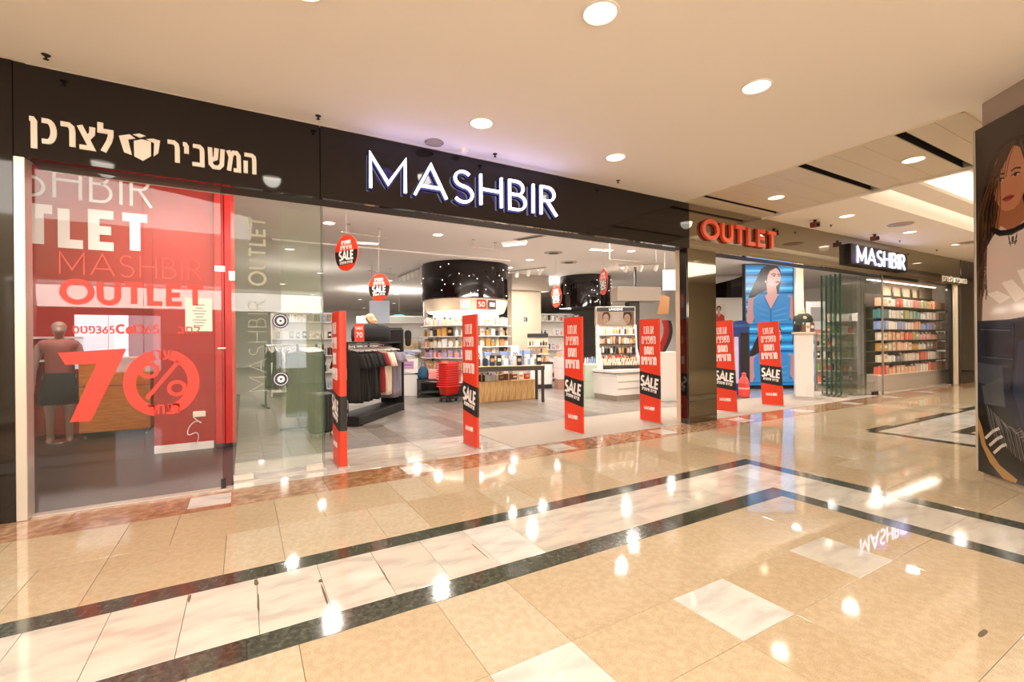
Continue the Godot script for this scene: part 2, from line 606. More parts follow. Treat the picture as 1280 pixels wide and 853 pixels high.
		"ט": return [0.72, [v2([0.06, 1, 0.06, 0.2, 0.2, 0.06, 0.5, 0.06, 0.64, 0.2, 0.66, 0.74, 0.54, 0.94, 0.34, 0.94])]]
		"ע": return [0.66, [v2([0.6, 1, 0.58, 0.5, 0.4, 0.2, 0.0, 0.0]), v2([0.08, 1, 0.3, 0.2])]]
		"ד": return [0.66, [v2([0.0, 0.94, 0.64, 0.94]), v2([0.52, 0.94, 0.52, 0])]]
		"ס": return [0.7, [arc(0.34, 0.48, 0.29, 0.44, 90, 450, 18), v2([0.0, 0.94, 0.4, 0.94])]]
		"ק": return [0.68, [v2([0.0, 0.94, 0.5, 0.94, 0.62, 0.84, 0.62, 0.6, 0.44, 0.2]), v2([0.1, -0.28, 0.1, 0.62])]]
		"'": return [0.2, [v2([0.08, 1, 0.04, 0.8])]]
	return [0.4, []]

func add_stroke(st: SurfaceTool, line: Array, w: float, depth: float, at: Vector3, sx: float, sy: float):
	var p := []
	for q in line:
		var s := Vector2(q.x * sx, q.y * sy)
		if p.is_empty() or p[-1].distance_to(s) > 1e-5:
			p.append(s)
	if p.size() < 2:
		return
	var closed: bool = p[0].distance_to(p[-1]) < 1e-4
	if closed:
		p.pop_back()
	var n := p.size()
	var lf := []
	var rt := []
	for i in n:
		var a: Vector2 = p[(i - 1 + n) % n] if closed or i > 0 else p[i] * 2.0 - p[i + 1]
		var b: Vector2 = p[(i + 1) % n] if closed or i < n - 1 else p[i] * 2.0 - p[i - 1]
		var d0: Vector2 = (p[i] - a).normalized()
		var d1: Vector2 = (b - p[i]).normalized()
		var n0 := Vector2(-d0.y, d0.x)
		var m := (n0 + Vector2(-d1.y, d1.x))
		m = n0 if m.length() < 0.1 else m.normalized()
		var k := w * 0.5 / maxf(0.42, m.dot(n0))
		lf.append(p[i] + m * k)
		rt.append(p[i] - m * k)
	var z0 := at
	var z1 := at + Vector3(0, 0, depth)
	for i in (n if closed else n - 1):
		var j := (i + 1) % n
		var l0 := Vector3(lf[i].x, lf[i].y, 0)
		var l1 := Vector3(lf[j].x, lf[j].y, 0)
		var r0 := Vector3(rt[i].x, rt[i].y, 0)
		var r1 := Vector3(rt[j].x, rt[j].y, 0)
		face(st, [z1 + l0, z1 + l1, z1 + r1, z1 + r0], Vector3(0, 0, 1))
		var d := l1 - l0
		face(st, [z0 + l0, z0 + l1, z1 + l1, z1 + l0], Vector3(-d.y, d.x, 0))
		d = r1 - r0
		face(st, [z0 + r0, z0 + r1, z1 + r1, z1 + r0], Vector3(d.y, -d.x, 0))
		if depth > 0.004:
			face(st, [z0 + l0, z0 + l1, z0 + r1, z0 + r0], Vector3(0, 0, -1))
	if not closed:
		for e in [0, n - 1]:
			var d: Vector2 = p[0] - p[1] if e == 0 else p[n - 1] - p[n - 2]
			var l := Vector3(lf[e].x, lf[e].y, 0)
			var r := Vector3(rt[e].x, rt[e].y, 0)
			face(st, [z0 + l, z0 + r, z1 + r, z1 + l], Vector3(d.x, d.y, 0))

func text_width(t: String, gap: float) -> float:
	var w := 0.0
	for ch in t:
		w += (0.34 if ch == " " else glyph(ch)[0]) + gap
	return w - gap

func visual(t: String) -> String:
	# Hebrew is written here in reading order and laid out from the right
	var heb := false
	for ch in t:
		if ch.unicode_at(0) >= 0x590:
			heb = true
	return t.reverse() if heb else t

func text_mesh(t: String, h: float, weight: float, width: float, depth: float, gap := 0.2) -> Mesh:
	# origin at the left end of the baseline; width 0 keeps the natural width
	var key := "text %s %.4f %.4f %.4f %.4f %.3f" % [t, h, weight, width, depth, gap]
	if meshes.has(key):
		return meshes[key]
	var st := begin()
	var sx := h
	if width > 0.0:
		sx = width / text_width(t, gap)
	var x := 0.0
	for ch in visual(t):
		var g := [0.34, []] if ch == " " else glyph(ch)
		for i in g[1].size():
			add_stroke(st, g[1][i], weight, depth + 0.0003 * i, Vector3(x * sx, 0, 0), sx, h)
		x += g[0] + gap
	meshes[key] = st.commit()
	return meshes[key]

func letters(parent: Node3D, called: String, t: String, h: float, weight: float, width: float, depth: float, m: Material, at: Vector3, rot := Vector3.ZERO, gap := 0.2):
	# every letter a part of its own
	var sx := width / text_width(t, gap)
	var x := 0.0
	var basis := Basis.from_euler(rot)
	for ch in visual(t):
		var g := [0.34, []] if ch == " " else glyph(ch)
		if g[1].size():
			var st := begin()
			for i in g[1].size():
				add_stroke(st, g[1][i], weight, depth + 0.0005 * i, Vector3.ZERO, sx, h)
			part(called, st.commit(), m, parent, at + basis * Vector3(x * sx, 0, 0), rot)
		x += g[0] + gap

# ---------------------------------------------------------------- bodies
func body(bones: Array, cell: float, blend := 0.03) -> Mesh:
	# smooth union of tapered capsules [a, b, ra, rb] meshed as surface nets
	var lo := Vector3(1e9, 1e9, 1e9)
	var hi := -lo
	for b in bones:
		for e in 2:
			var r: float = b[2 + e] + blend + cell * 2.0
			lo = lo.min(b[e] - Vector3(r, r, r))
			hi = hi.max(b[e] + Vector3(r, r, r))
	var nx := int((hi.x - lo.x) / cell) + 2
	var ny := int((hi.y - lo.y) / cell) + 2
	var nz := int((hi.z - lo.z) / cell) + 2
	var f := PackedFloat32Array()
	f.resize(nx * ny * nz)
	f.fill(1.0)
	for b in bones:
		var a: Vector3 = b[0]
		var d: Vector3 = b[1] - a
		var ra: float = b[2]
		var rb: float = b[3]
		var dd := maxf(d.length_squared(), 1e-9)
		var pad := maxf(ra, rb) + blend * 2.0 + cell * 2.0
		var l: Vector3 = (a.min(b[1]) - Vector3(pad, pad, pad) - lo) / cell
		var u: Vector3 = (a.max(b[1]) + Vector3(pad, pad, pad) - lo) / cell
		for iz in range(maxi(0, int(l.z)), mini(nz, int(u.z) + 1)):
			for iy in range(maxi(0, int(l.y)), mini(ny, int(u.y) + 1)):
				for ix in range(maxi(0, int(l.x)), mini(nx, int(u.x) + 1)):
					var p := lo + Vector3(ix, iy, iz) * cell
					var t := clampf((p - a).dot(d) / dd, 0.0, 1.0)
					var s := p.distance_to(a + d * t) - lerpf(ra, rb, t)
					var at := (iz * ny + iy) * nx + ix
					var o := f[at]
					var h := maxf(blend - absf(s - o), 0.0) / blend
					f[at] = minf(s, o) - h * h * blend * 0.25
	var ids := {}
	var vs := []
	var st := begin()
	for iz in nz - 1:
		for iy in ny - 1:
			for ix in nx - 1:
				var base := (iz * ny + iy) * nx + ix
				var inside := 0
				for k in 8:
					if f[base + (k & 1) + ((k >> 1) & 1) * nx + (k >> 2) * nx * ny] < 0.0:
						inside += 1
				if inside == 0 or inside == 8:
					continue
				var sum := Vector3.ZERO
				var cnt := 0
				for k in 8:
					for ax in 3:
						if k & (1 << ax):
							continue
						var k2 := k | (1 << ax)
						var f0 := f[base + (k & 1) + ((k >> 1) & 1) * nx + (k >> 2) * nx * ny]
						var f1 := f[base + (k2 & 1) + ((k2 >> 1) & 1) * nx + (k2 >> 2) * nx * ny]
						if (f0 < 0.0) != (f1 < 0.0):
							var q := Vector3(k & 1, (k >> 1) & 1, k >> 2)
							q[ax] += f0 / (f0 - f1)
							sum += q
							cnt += 1
				ids[base] = vs.size()
				vs.append(lo + (Vector3(ix, iy, iz) + sum / cnt) * cell)
	for v in vs:
		st.add_vertex(v)
	var step := [1, nx, nx * ny]
	for base in ids:
		for ax in 3:
			var o1: int = step[(ax + 1) % 3]
			var o2: int = step[(ax + 2) % 3]
			var a0: float = f[base]
			var a1: float = f[base + step[ax]]
			if (a0 < 0.0) == (a1 < 0.0) or not (ids.has(base - o1) and ids.has(base - o2) and ids.has(base - o1 - o2)):
				continue
			var q := [ids[base], ids[base - o1], ids[base - o1 - o2], ids[base - o2]]
			if a0 < 0.0:
				q.reverse()
			for k in [0, 1, 2, 0, 2, 3]:
				st.add_index(q[k])
	st.generate_normals()
	return st.commit()

# ---------------------------------------------------------------- prints
func poly(im: Image, pts: Array, c: Color):
	# pts: x, y, x, y ... from 0 to 1
	var w := im.get_width()
	var h := im.get_height()
	var p := []
	var lo := 1e9
	var hi := -1e9
	for i in range(0, pts.size(), 2):
		p.append(Vector2(pts[i] * w, pts[i + 1] * h))
		lo = minf(lo, pts[i + 1] * h)
		hi = maxf(hi, pts[i + 1] * h)
	for y in range(maxi(0, int(lo)), mini(h, int(hi) + 1)):
		var xs := []
		for i in p.size():
			var a: Vector2 = p[i]
			var b: Vector2 = p[(i + 1) % p.size()]
			if (a.y <= y + 0.5) != (b.y <= y + 0.5):
				xs.append(a.x + (y + 0.5 - a.y) / (b.y - a.y) * (b.x - a.x))
		xs.sort()
		for i in range(0, xs.size() - 1, 2):
			var x0 := clampi(roundi(xs[i]), 0, w)
			var x1 := clampi(roundi(xs[i + 1]), 0, w)
			if x1 > x0:
				im.fill_rect(Rect2i(x0, y, x1 - x0, 1), c)

func ell(im: Image, cx: float, cy: float, rx: float, ry: float, c: Color, turn := 0.0):
	var pts := []
	for i in 28:
		var a := TAU * i / 28.0
		var x := cos(a) * rx
		var y := sin(a) * ry
		pts.append(cx + x * cos(turn) - y * sin(turn))
		pts.append(cy + x * sin(turn) + y * cos(turn))
	poly(im, pts, c)

func line(im: Image, pts: Array, wd: float, c: Color):
	var asp := float(im.get_width()) / im.get_height()
	for i in range(0, pts.size() - 2, 2):
		var a := Vector2(pts[i], pts[i + 1])
		var b := Vector2(pts[i + 2], pts[i + 3])
		var d := Vector2((b.x - a.x) * asp, b.y - a.y).normalized() * wd * 0.5
		var n := Vector2(-d.y / asp, d.x)
		poly(im, [a.x + n.x, a.y + n.y, b.x + n.x, b.y + n.y, b.x - n.x, b.y - n.y, a.x - n.x, a.y - n.y], c)

func soften(im: Image, k: int):
	var w := im.get_width()
	var h := im.get_height()
	im.resize(w / k, h / k, Image.INTERPOLATE_BILINEAR)
	im.resize(w, h, Image.INTERPOLATE_CUBIC)

func print_mat(key: String, im: Image, rough := 0.4, emit := 0.0) -> StandardMaterial3D:
	var m := mk(key, Color.WHITE, rough)
	var t := ImageTexture.create_from_image(im)
	m.albedo_texture = t
	m.texture_repeat = false
	if emit > 0.0:
		m.albedo_color = Color(0.1, 0.1, 0.1)
		m.emission_enabled = true
		m.emission_texture = t
		m.emission = Color.WHITE
		m.emission_operator = BaseMaterial3D.EMISSION_OP_MULTIPLY
		m.emission_energy_multiplier = emit
	return m

func brush(im: Image, cx: float, cy: float, rx: float, ry: float, c: Color, strength: float):
	# soft round stroke of the airbrush
	var w := maxi(4, int(rx * 2.0 * im.get_width()))
	var h := maxi(4, int(ry * 2.0 * im.get_height()))
	var b := Image.create(24, 24, false, Image.FORMAT_RGBA8)
	for y in 24:
		for x in 24:
			var d := Vector2(x - 11.5, y - 11.5).length() / 11.5
			var f := clampf(1.0 - d, 0.0, 1.0)
			b.set_pixel(x, y, Color(c.r, c.g, c.b, strength * f * f * (3.0 - 2.0 * f)))
	b.resize(w, h, Image.INTERPOLATE_BILINEAR)
	im.blend_rect(b, Rect2i(0, 0, w, h), Vector2i(int(cx * im.get_width() - w * 0.5), int(cy * im.get_height() - h * 0.5)))

func speckle(im: Image, n: int, x0: float, y0: float, x1: float, y1: float, cols: Array, size: float, strength: float):
	for i in n:
		brush(im, rng.randf_range(x0, x1), rng.randf_range(y0, y1), size * rng.randf_range(0.4, 1.4), size * rng.randf_range(0.3, 0.9), cols[i % cols.size()], strength)

func paint_face(im: Image, cx: float, cy: float, w: float, h: float, skin: Color, shade: Color, lip: Color, look := 0.0):
	# a face of half width w and half height h, looking a little to one side
	var dark := skin.lerp(shade, 0.75)
	ell(im, cx, cy - h * 0.12, w, h * 0.86, skin)
	poly(im, [cx - w * 0.97, cy, cx - w * 0.84, cy + h * 0.5, cx - w * 0.5, cy + h * 0.86, cx - w * 0.2, cy + h * 0.98, cx + w * 0.2, cy + h * 0.98, cx + w * 0.5, cy + h * 0.86, cx + w * 0.84, cy + h * 0.5, cx + w * 0.97, cy], skin)
	var mx := cx + look * w
	brush(im, cx + w * 0.85, cy + h * 0.2, w * 0.6, h * 0.9, shade, 0.55)
	brush(im, cx - w * 0.9, cy + h * 0.25, w * 0.4, h * 0.8, shade, 0.35)
	brush(im, cx, cy + h * 0.98, w * 0.8, h * 0.2, shade, 0.5)
	for s in [-1.0, 1.0]:
		brush(im, mx + s * w * 0.42, cy - h * 0.07, w * 0.42, h * 0.2, dark, 0.75)
		brush(im, mx + s * w * 0.5, cy + h * 0.25, w * 0.35, h * 0.2, skin.lightened(0.18), 0.5)
	brush(im, mx, cy - h * 0.5, w * 0.6, h * 0.3, skin.lightened(0.2), 0.5)
	brush(im, mx + w * 0.14, cy + h * 0.12, w * 0.16, h * 0.36, dark, 0.6)
	brush(im, mx, cy + h * 0.1, w * 0.1, h * 0.34, skin.lightened(0.25), 0.6)
	brush(im, mx, cy + h * 0.36, w * 0.3, h * 0.09, dark, 0.85)
	brush(im, mx, cy + h * 0.76, w * 0.3, h * 0.1, dark, 0.5)
	for s in [-1.0, 1.0]:
		var ex: float = mx + s * w * 0.42
		line(im, [ex - s * -0.28 * w, cy - h * 0.19, ex, cy - h * 0.25, ex - s * 0.24 * w, cy - h * 0.2], h * 0.045, shade.darkened(0.55))
		ell(im, ex, cy - h * 0.055, w * 0.19, h * 0.045, Color(0.84, 0.79, 0.75))
		ell(im, ex + look * w * 0.2, cy - h * 0.055, w * 0.085, h * 0.05, Color(0.12, 0.08, 0.06))
		line(im, [ex - w * 0.23, cy - h * 0.055, ex, cy - h * 0.11, ex + w * 0.23, cy - h * 0.055], h * 0.032, Color(0.1, 0.06, 0.05))
	poly(im, [mx - w * 0.36, cy + h * 0.575, mx - w * 0.1, cy + h * 0.5, mx, cy + h * 0.52, mx + w * 0.1, cy + h * 0.5, mx + w * 0.36, cy + h * 0.575, mx + w * 0.15, cy + h * 0.67, mx - w * 0.15, cy + h * 0.67], lip)
	line(im, [mx - w * 0.34, cy + h * 0.575, mx, cy + h * 0.585, mx + w * 0.34, cy + h * 0.575], h * 0.02, lip.darkened(0.55))
	brush(im, mx, cy + h * 0.63, w * 0.15, h * 0.03, lip.lightened(0.4), 0.6)

# ---------------------------------------------------------------- area lights: unseen corridor ones and added store uplights
func area_light(called: String, at: Vector3, size: Vector2, toward: Vector3, energy: float, c: Color, parent: Node = null):
	var l := AreaLight3D.new()
	l.name = called
	l.area_size = size
	l.light_energy = energy
	l.light_color = c
	l.shadow_enabled = true
	l.set("area_range", 40.0)
	var up := Vector3.UP if absf(toward.y) < 0.9 else Vector3.FORWARD
	var p: Node = parent if parent != null else self
	p.add_child(l, true)
	l.transform = Transform3D(Basis.looking_at(toward, up), at)

func build_light_panels():
	# unseen lights of the shop opposite and the coffer, placed for soft light
	area_light("unseen_shop_light", Vector3(0.5, 2.86, 10.6), Vector2(10.0, 1.0), Vector3(0, -0.4, -1).normalized(), 32.0, Color(1.0, 0.95, 0.9))
	area_light("unseen_coffer_light", Vector3(-2.5, 4.36, 6.8), Vector2(5.4, 5.4), Vector3.DOWN, 40.0, Color(1.0, 0.965, 0.92))
	area_light("unseen_cove_light", Vector3(13.1, 3.76, 2.15), Vector2(8.6, 0.24), Vector3.UP, 1.9, Color(1.0, 0.965, 0.92))  # unseen, set in the trough to light the cove
	area_light("added_high_ceiling_light", Vector3(13.0, 4.07, 7.2), Vector2(7.0, 3.0), Vector3.DOWN, 34.0, Color(1.0, 0.965, 0.92))  # added fill, out of view, to brighten the right of the corridor
	# added uplights behind the fascia and on tall fittings, fill for the store ceiling
	area_light("added_fascia_uplight", Vector3(2.9, 3.1, -0.42), Vector2(6.0, 0.12), Vector3(0, 0.3, -1).normalized(), 11.0, Color(1.0, 0.97, 0.93))
	area_light("added_fascia_uplight", Vector3(10.2, 3.1, -0.42), Vector2(5.6, 0.12), Vector3(0, 0.3, -1).normalized(), 8.0, Color(1.0, 0.97, 0.93))
	area_light("added_shelf_top_light", Vector3(9.1, 2.36, -8.1), Vector2(2.0, 0.25), Vector3.UP, 4.0, Color(1.0, 0.97, 0.93))
	area_light("added_shelf_top_light", Vector3(5.2, 2.5, -13.4), Vector2(2.4, 0.25), Vector3.UP, 6.0, Color(1.0, 0.97, 0.93))
	area_light("added_shelf_top_light", Vector3(1.5, 2.25, -8.6), Vector2(1.6, 0.25), Vector3.UP, 1.0, Color(1.0, 0.97, 0.93))

# ---------------------------------------------------------------- floor
func tile(parent: Node3D, called: String, x0: float, x1: float, z0: float, z1: float, m: Material, sink := 0.0):
	var g := 0.0022
	var s := Vector3(x1 - x0 - g, 0.012, z1 - z0 - g)
	if s.x < 0.01 or s.z < 0.01:
		return
	var t := part(called, box(s, 0.0012), m, parent, Vector3((x0 + x1) * 0.5, -0.006 - sink + rng.randf_range(-0.0003, 0.0003), (z0 + z1) * 0.5))
	t.rotation = Vector3(rng.randf_range(-1, 1), 0, rng.randf_range(-1, 1)) * 0.0011

func strip(parent: Node3D, called: String, x0: float, x1: float, z0: float, z1: float, along_x: bool, step: float, key: String, kinds: int, first := 0.0):
	var a := x0 if along_x else z0
	var e := x1 if along_x else z1
	var p := a
	var q := a + (first if first > 0.0 else step)
	while p < e - 0.02:
		if q > e - 0.05:
			q = e
		var m := M("%s%d" % [key, rng.randi() % kinds])
		if along_x:
			tile(parent, called, p, q, z0, z1, m)
		else:
			tile(parent, called, x0, x1, p, q, m)
		p = q
		q = p + step

func build_floor():
	var f := struct_node("floor", "polished beige and white marble mall floor with dark green bands", "floor")
	span("floor_bed", Vector3(-7.2, -0.2, -0.05), Vector3(26.0, -0.014, 12.0), M("grout"), f)
	# red-brown border along the shopfront, with white insets
	var x := -3.8
	while x < 21.0:
		# one white inset every 1.92 m
		var k := ceilf((x + 0.43) / 1.92 - 0.001)
		var w0 := -0.43 + 1.92 * k
		if x < w0 - 0.02:
			var e := minf(x + 0.8, w0)
			tile(f, "red_slab", x, e, 0.0, 0.55, M("rosso%d" % (rng.randi() % 3)))
			x = e
		else:
			tile(f, "red_slab", w0, w0 + 0.32, 0.0, 0.1, M("rosso0"))
			tile(f, "inset_tile", w0, w0 + 0.32, 0.1, 0.43, M("white%d" % (rng.randi() % 3)))
			tile(f, "red_slab", w0, w0 + 0.32, 0.43, 0.55, M("rosso1"))
			x = w0 + 0.32
	# two rows of beige slabs before the first band
	for row in 2:
		var z0 := 0.55 + 0.67 * row
		var z1 := 1.22 if row == 0 else 1.89
		var px := -3.8 + 0.02
		var n := 0
		while px < 12.4:
			var w: float = [0.34, 0.66, 0.32, 0.68][n % 4] if row == 0 else [0.66, 0.34, 0.66, 0.34][n % 4]
			tile(f, "beige_tile", px, px + w, z0, z1, M("beige%d" % (rng.randi() % 4)))
			px += w
			n += 1
	# first frame: dark band, white band, dark band, turning the corner at x = 5
	strip(f, "dark_strip", -2.85, 5.05, 1.89, 2.05, true, 1.0, "dark", 3)
	strip(f, "dark_strip", 4.87, 5.05, 2.05, 8.0, false, 1.0, "dark", 3)
	strip(f, "white_tile", -2.95, 4.87, 2.05, 2.66, true, 0.333, "white", 3, 0.34)
	strip(f, "white_tile", 4.30, 4.87, 2.66, 8.0, false, 0.6, "white", 3)
	strip(f, "dark_strip", -2.85, 4.30, 2.66, 2.84, true, 0.95, "dark", 3)
	strip(f, "dark_strip", 4.13, 4.30, 2.84, 8.0, false, 1.0, "dark", 3)
	# inner field: beige with white squares
	var cols := [-3.25, -2.45, -2.03, -1.35, -0.93, -0.22, 0.21, 0.88, 1.31, 1.99, 2.41, 3.10, 3.52, 4.13]
	var rows := [2.84, 3.47, 3.88, 4.52, 4.94, 5.6, 6.02, 6.7]
	for r in rows.size() - 1:
		for c in cols.size() - 1:
			var white: bool = r % 2 == 1 and c % 2 == 1
			tile(f, "white_square" if white else "beige_tile", cols[c], cols[c + 1], rows[r], rows[r + 1], M("beige_polished" if not white and cols[c] > 3.0 and rows[r] < 3.9 else (("white%d" % (rng.randi() % 3)) if white else ("beige%d" % (rng.randi() % 4)))))
	# beige field right of the frame, then the next frame
	var zz := [1.89, 2.56, 3.23, 3.9, 4.57, 5.24, 5.91, 6.6]
	for r in zz.size() - 1:
		var px := 5.05
		var w := 0.34 if r % 2 == 0 else 0.6
		while px < 7.98:
			var e := minf(px + w, 8.0)
			tile(f, "beige_tile", px, e, zz[r], zz[r + 1], M("beige%d" % (rng.randi() % 4)))
			px = e
			w = 0.66
	strip(f, "dark_strip", 8.0, 20.0, 1.80, 1.96, true, 1.2, "dark", 3)
	strip(f, "dark_strip", 8.0, 8.17, 1.96, 7.0, false, 1.2, "dark", 3)
	strip(f, "white_tile", 8.17, 20.0, 1.96, 2.55, true, 0.6, "white", 3)
	strip(f, "white_tile", 8.17, 8.95, 2.55, 7.0, false, 0.6, "white", 3)
	strip(f, "dark_strip", 8.95, 20.0, 2.55, 2.72, true, 1.2, "dark", 3)
	strip(f, "dark_strip", 8.95, 9.12, 2.72, 7.0, false, 1.2, "dark", 3)
	# what lies beyond is one slab with the stone's own figure
	span("far_slab", Vector3(12.4, -0.012, 0.55), Vector3(26.0, -0.0006, 1.8), M("beige1"), f)
	span("far_slab", Vector3(9.12, -0.012, 2.72), Vector3(26.0, -0.0006, 12.0), M("beige2"), f)
	span("far_slab", Vector3(-7.2, -0.012, 0.55), Vector3(-3.8, -0.0006, 12.0), M("beige0"), f)
	span("far_slab", Vector3(-3.8, -0.012, 6.7), Vector3(4.13, -0.0006, 12.0), M("beige2"), f)
	span("far_slab", Vector3(4.13, -0.012, 8.0), Vector3(9.12, -0.0006, 12.0), M("beige1"), f)
	span("far_slab", Vector3(5.05, -0.012, 6.6), Vector3(8.0, -0.0006, 8.0), M("beige3"), f)
	span("far_slab", Vector3(-3.8, -0.012, 1.89), Vector3(-2.95, -0.0006, 2.84), M("beige3"), f)
	# chipped filler at a joint and a worn patch
	for d in [[0.05, 2.1, 0.03, 0.10], [0.38, 2.28, 0.028, 0.05], [0.055, 2.35, 0.012, 0.3], [0.375, 2.45, 0.014, 0.34], [-0.27, 2.1, 0.014, 0.1], [3.0, 4.42, 0.10, 0.03], [0.72, 2.38, 0.01, 0.3], [1.35, 2.4, 0.008, 0.3]]:
		var pts := []
		for i in 11:
			var a: float = TAU * i / 11.0
			var rr := rng.randf_range(0.6, 1.1) * 0.5
			pts.append(Vector2(cos(a) * d[2] * rr, sin(a) * d[3] * rr))
		part("joint_filler", slab(pts, 0.0, 0.0016), M("fissure"), f, Vector3(d[0], -0.0006, d[1]))

	var s := struct_node("floor", "grey wood-look plank floor inside the store", "floor")
	s.position.y = -0.001
	span("floor_bed", Vector3(-3.0, -0.2, -26.0), Vector3(21.0, -0.014, -0.05), M("dark_grey"), s)
	var lx := -0.1
	var col := 0
	while lx < 9.0:
		var pz := -1.12 - 0.31 * (col % 3) if lx < 3.0 else -1.42 - 0.31 * (col % 3)
		var z := -1.12 if lx < 3.0 else -1.42
		var first := true
		while z > -9.2:
			var e := z - (0.5 + 0.25 * (col % 3) if first else 1.2)
			tile(s, "plank", lx, lx + 0.3, e, z, M("plank%d" % (rng.randi() % 4)))
			first = false
			z = e
		lx += 0.3
		col += 1
	span("far_planks", Vector3(9.0, -0.013, -26.0), Vector3(21.0, -0.0006, -1.42), M("plank1"), s)
	span("far_planks", Vector3(-3.0, -0.013, -26.0), Vector3(9.0, -0.0006, -9.6), M("plank2"), s)
	span("window_floor", Vector3(-3.0, -0.012, -4.6), Vector3(-0.12, 0.004, -0.12), M("granite"), s)
	for i in 3:
		tile(s, "threshold_slab", -0.1 + 1.05 * i, -0.1 + 1.05 * (i + 1), -0.56, -0.02, M("white%d" % i))
		tile(s, "threshold_slab", -0.1 + 1.05 * i, -0.1 + 1.05 * (i + 1), -1.12, -0.56, M("white%d" % ((i + 1) % 3)))
	span("entrance_mat", Vector3(3.06, -0.012, -1.42), Vector3(13.2, 0.001, -0.02), M("mat"), s)
	span("entrance_slab", Vector3(13.2, -0.012, -1.42), Vector3(21.0, 0.001, -0.02), M("beige2"), s)

# ---------------------------------------------------------------- ceiling
func build_ceiling():
	var c := struct_node("ceiling", "smooth beige plaster ceiling of the mall corridor", "ceiling")
	var circle := []
	for i in 72:
		circle.append(Vector2(-2.5 + 3.9 * cos(TAU * i / 72.0), 6.8 + 3.9 * sin(TAU * i / 72.0)))
	for half in [[0.03, 6.8], [6.8, 12.0]]:
		var rect := PackedVector2Array([Vector2(-7.2, half[0]), Vector2(6.3, half[0]), Vector2(6.3, half[1]), Vector2(-7.2, half[1])])
		for piece in Geometry2D.clip_polygons(rect, PackedVector2Array(circle)):
			part("plaster_field", slab(Array(piece), CEIL, CEIL + 0.12), M("plaster"), c)
	# round coffer: upstand and dome
	var ring := begin()
	for i in 72:
		var a := TAU * i / 72.0
		var b := TAU * (i + 1) / 72.0
		var o := Vector3(-2.5, 0, 6.8)
		var p0 := o + Vector3(cos(a), 0, sin(a)) * 3.9
		var p1 := o + Vector3(cos(b), 0, sin(b)) * 3.9
		var q0 := o + Vector3(cos(a), 0, sin(a)) * 4.2
		var q1 := o + Vector3(cos(b), 0, sin(b)) * 4.2
		var inward := o - p0
		face(ring, [p0 + Vector3(0, CEIL, 0), p1 + Vector3(0, CEIL, 0), p1 + Vector3(0, 3.95, 0), p0 + Vector3(0, 3.95, 0)], inward)
		face(ring, [p0 + Vector3(0, 3.95, 0), p1 + Vector3(0, 3.95, 0), q1 + Vector3(0, 3.95, 0), q0 + Vector3(0, 3.95, 0)], Vector3.UP)
		face(ring, [q0 + Vector3(0, 3.95, 0), q1 + Vector3(0, 3.95, 0), q1 + Vector3(0, 4.4, 0), q0 + Vector3(0, 4.4, 0)], inward)
	part("coffer_ring", ring.commit(), M("plaster"), c)
	span("coffer_dome", Vector3(-7.2, 4.4, 2.0), Vector3(2.0, 4.5, 12.0), M("plaster"), c)
	# metal strip with three black slots
	var zs := [0.05, 0.33, 0.43, 0.78, 1.12, 1.47, 1.80, 1.92, 2.24, 2.55, 2.86, 2.97, 3.22, 3.45]
	for i in zs.size() - 1:
		var slot: bool = i in [1, 6, 10]
		span("ceiling_slot" if slot else "ceiling_board", Vector3(6.3, CEIL + (0.1 if slot else 0.0), zs[i] + (0.0 if slot else 0.002)), Vector3(8.42, CEIL + (0.12 if slot else 0.02), zs[i + 1] - (0.0 if slot else 0.002)), M("slot_black") if slot else M("board"), c, 0.0 if slot else 0.003)
		if slot:
			span("slot_side", Vector3(6.3, CEIL + 0.02, zs[i] - 0.02), Vector3(8.42, CEIL + 0.1, zs[i]), M("slot_black"), c)
			span("slot_side", Vector3(6.3, CEIL + 0.02, zs[i + 1]), Vector3(8.42, CEIL + 0.1, zs[i + 1] + 0.02), M("slot_black"), c)
	span("edge_trim", Vector3(6.285, CEIL - 0.012, 0.05), Vector3(6.3, CEIL + 0.02, 3.465), M("cream"), c)
	span("edge_trim", Vector3(8.42, CEIL - 0.03, 0.05), Vector3(8.47, CEIL + 0.02, 3.465), M("plaster"), c)
	span("edge_trim", Vector3(6.285, CEIL - 0.012, 3.45), Vector3(8.47, CEIL + 0.02, 3.465), M("cream"), c)
	# right of the strip: plaster, then the stepped cove
	span("plaster_field", Vector3(8.47, CEIL, 0.03), Vector3(26.0, CEIL + 0.12, 1.5), M("plaster"), c)
	span("plaster_field", Vector3(6.3, CEIL + 0.01, 3.465), Vector3(8.6, CEIL + 0.13, 12.0), M("plaster"), c)
	span("cove_face", Vector3(8.6, CEIL, 1.5), Vector3(26.0, 4.1, 1.56), M("plaster"), c)
	span("cove_end", Vector3(8.47, CEIL, 1.5), Vector3(8.6, 4.2, 3.465), M("plaster"), c)
	span("cove_top", Vector3(8.5, 4.1, 1.5), Vector3(26.0, 4.2, 12.0), M("plaster"), c)
	span("cove_trough", Vector3(8.6, CEIL, 1.98), Vector3(26.0, CEIL + 0.05, 2.32), M("plaster"), c, 0.003)
	span("unseen_trough_lamp", Vector3(8.8, CEIL + 0.05, 2.05), Vector3(17.4, CEIL + 0.07, 2.25), M("panel_glow"), c)  # out of view on the trough, glows with the cove uplight
	span("unseen_glow_panel", Vector3(9.5, 4.08, 5.7), Vector3(16.5, 4.1, 8.7), M("panel_glow"), c)  # added glow panel for the high-ceiling fill
	span("unseen_glow_panel", Vector3(-5.2, 4.37, 4.1), Vector3(0.2, 4.4, 9.5), M("panel_glow"), c)  # out of view, glows with the coffer light
	span("cove_beam", Vector3(8.6, CEIL + 0.12, 2.75), Vector3(26.0, 4.1, 3.3), M("plaster"), c)
	var sc := struct_node("ceiling", "white plaster ceiling of the store with recessed lights", "ceiling")
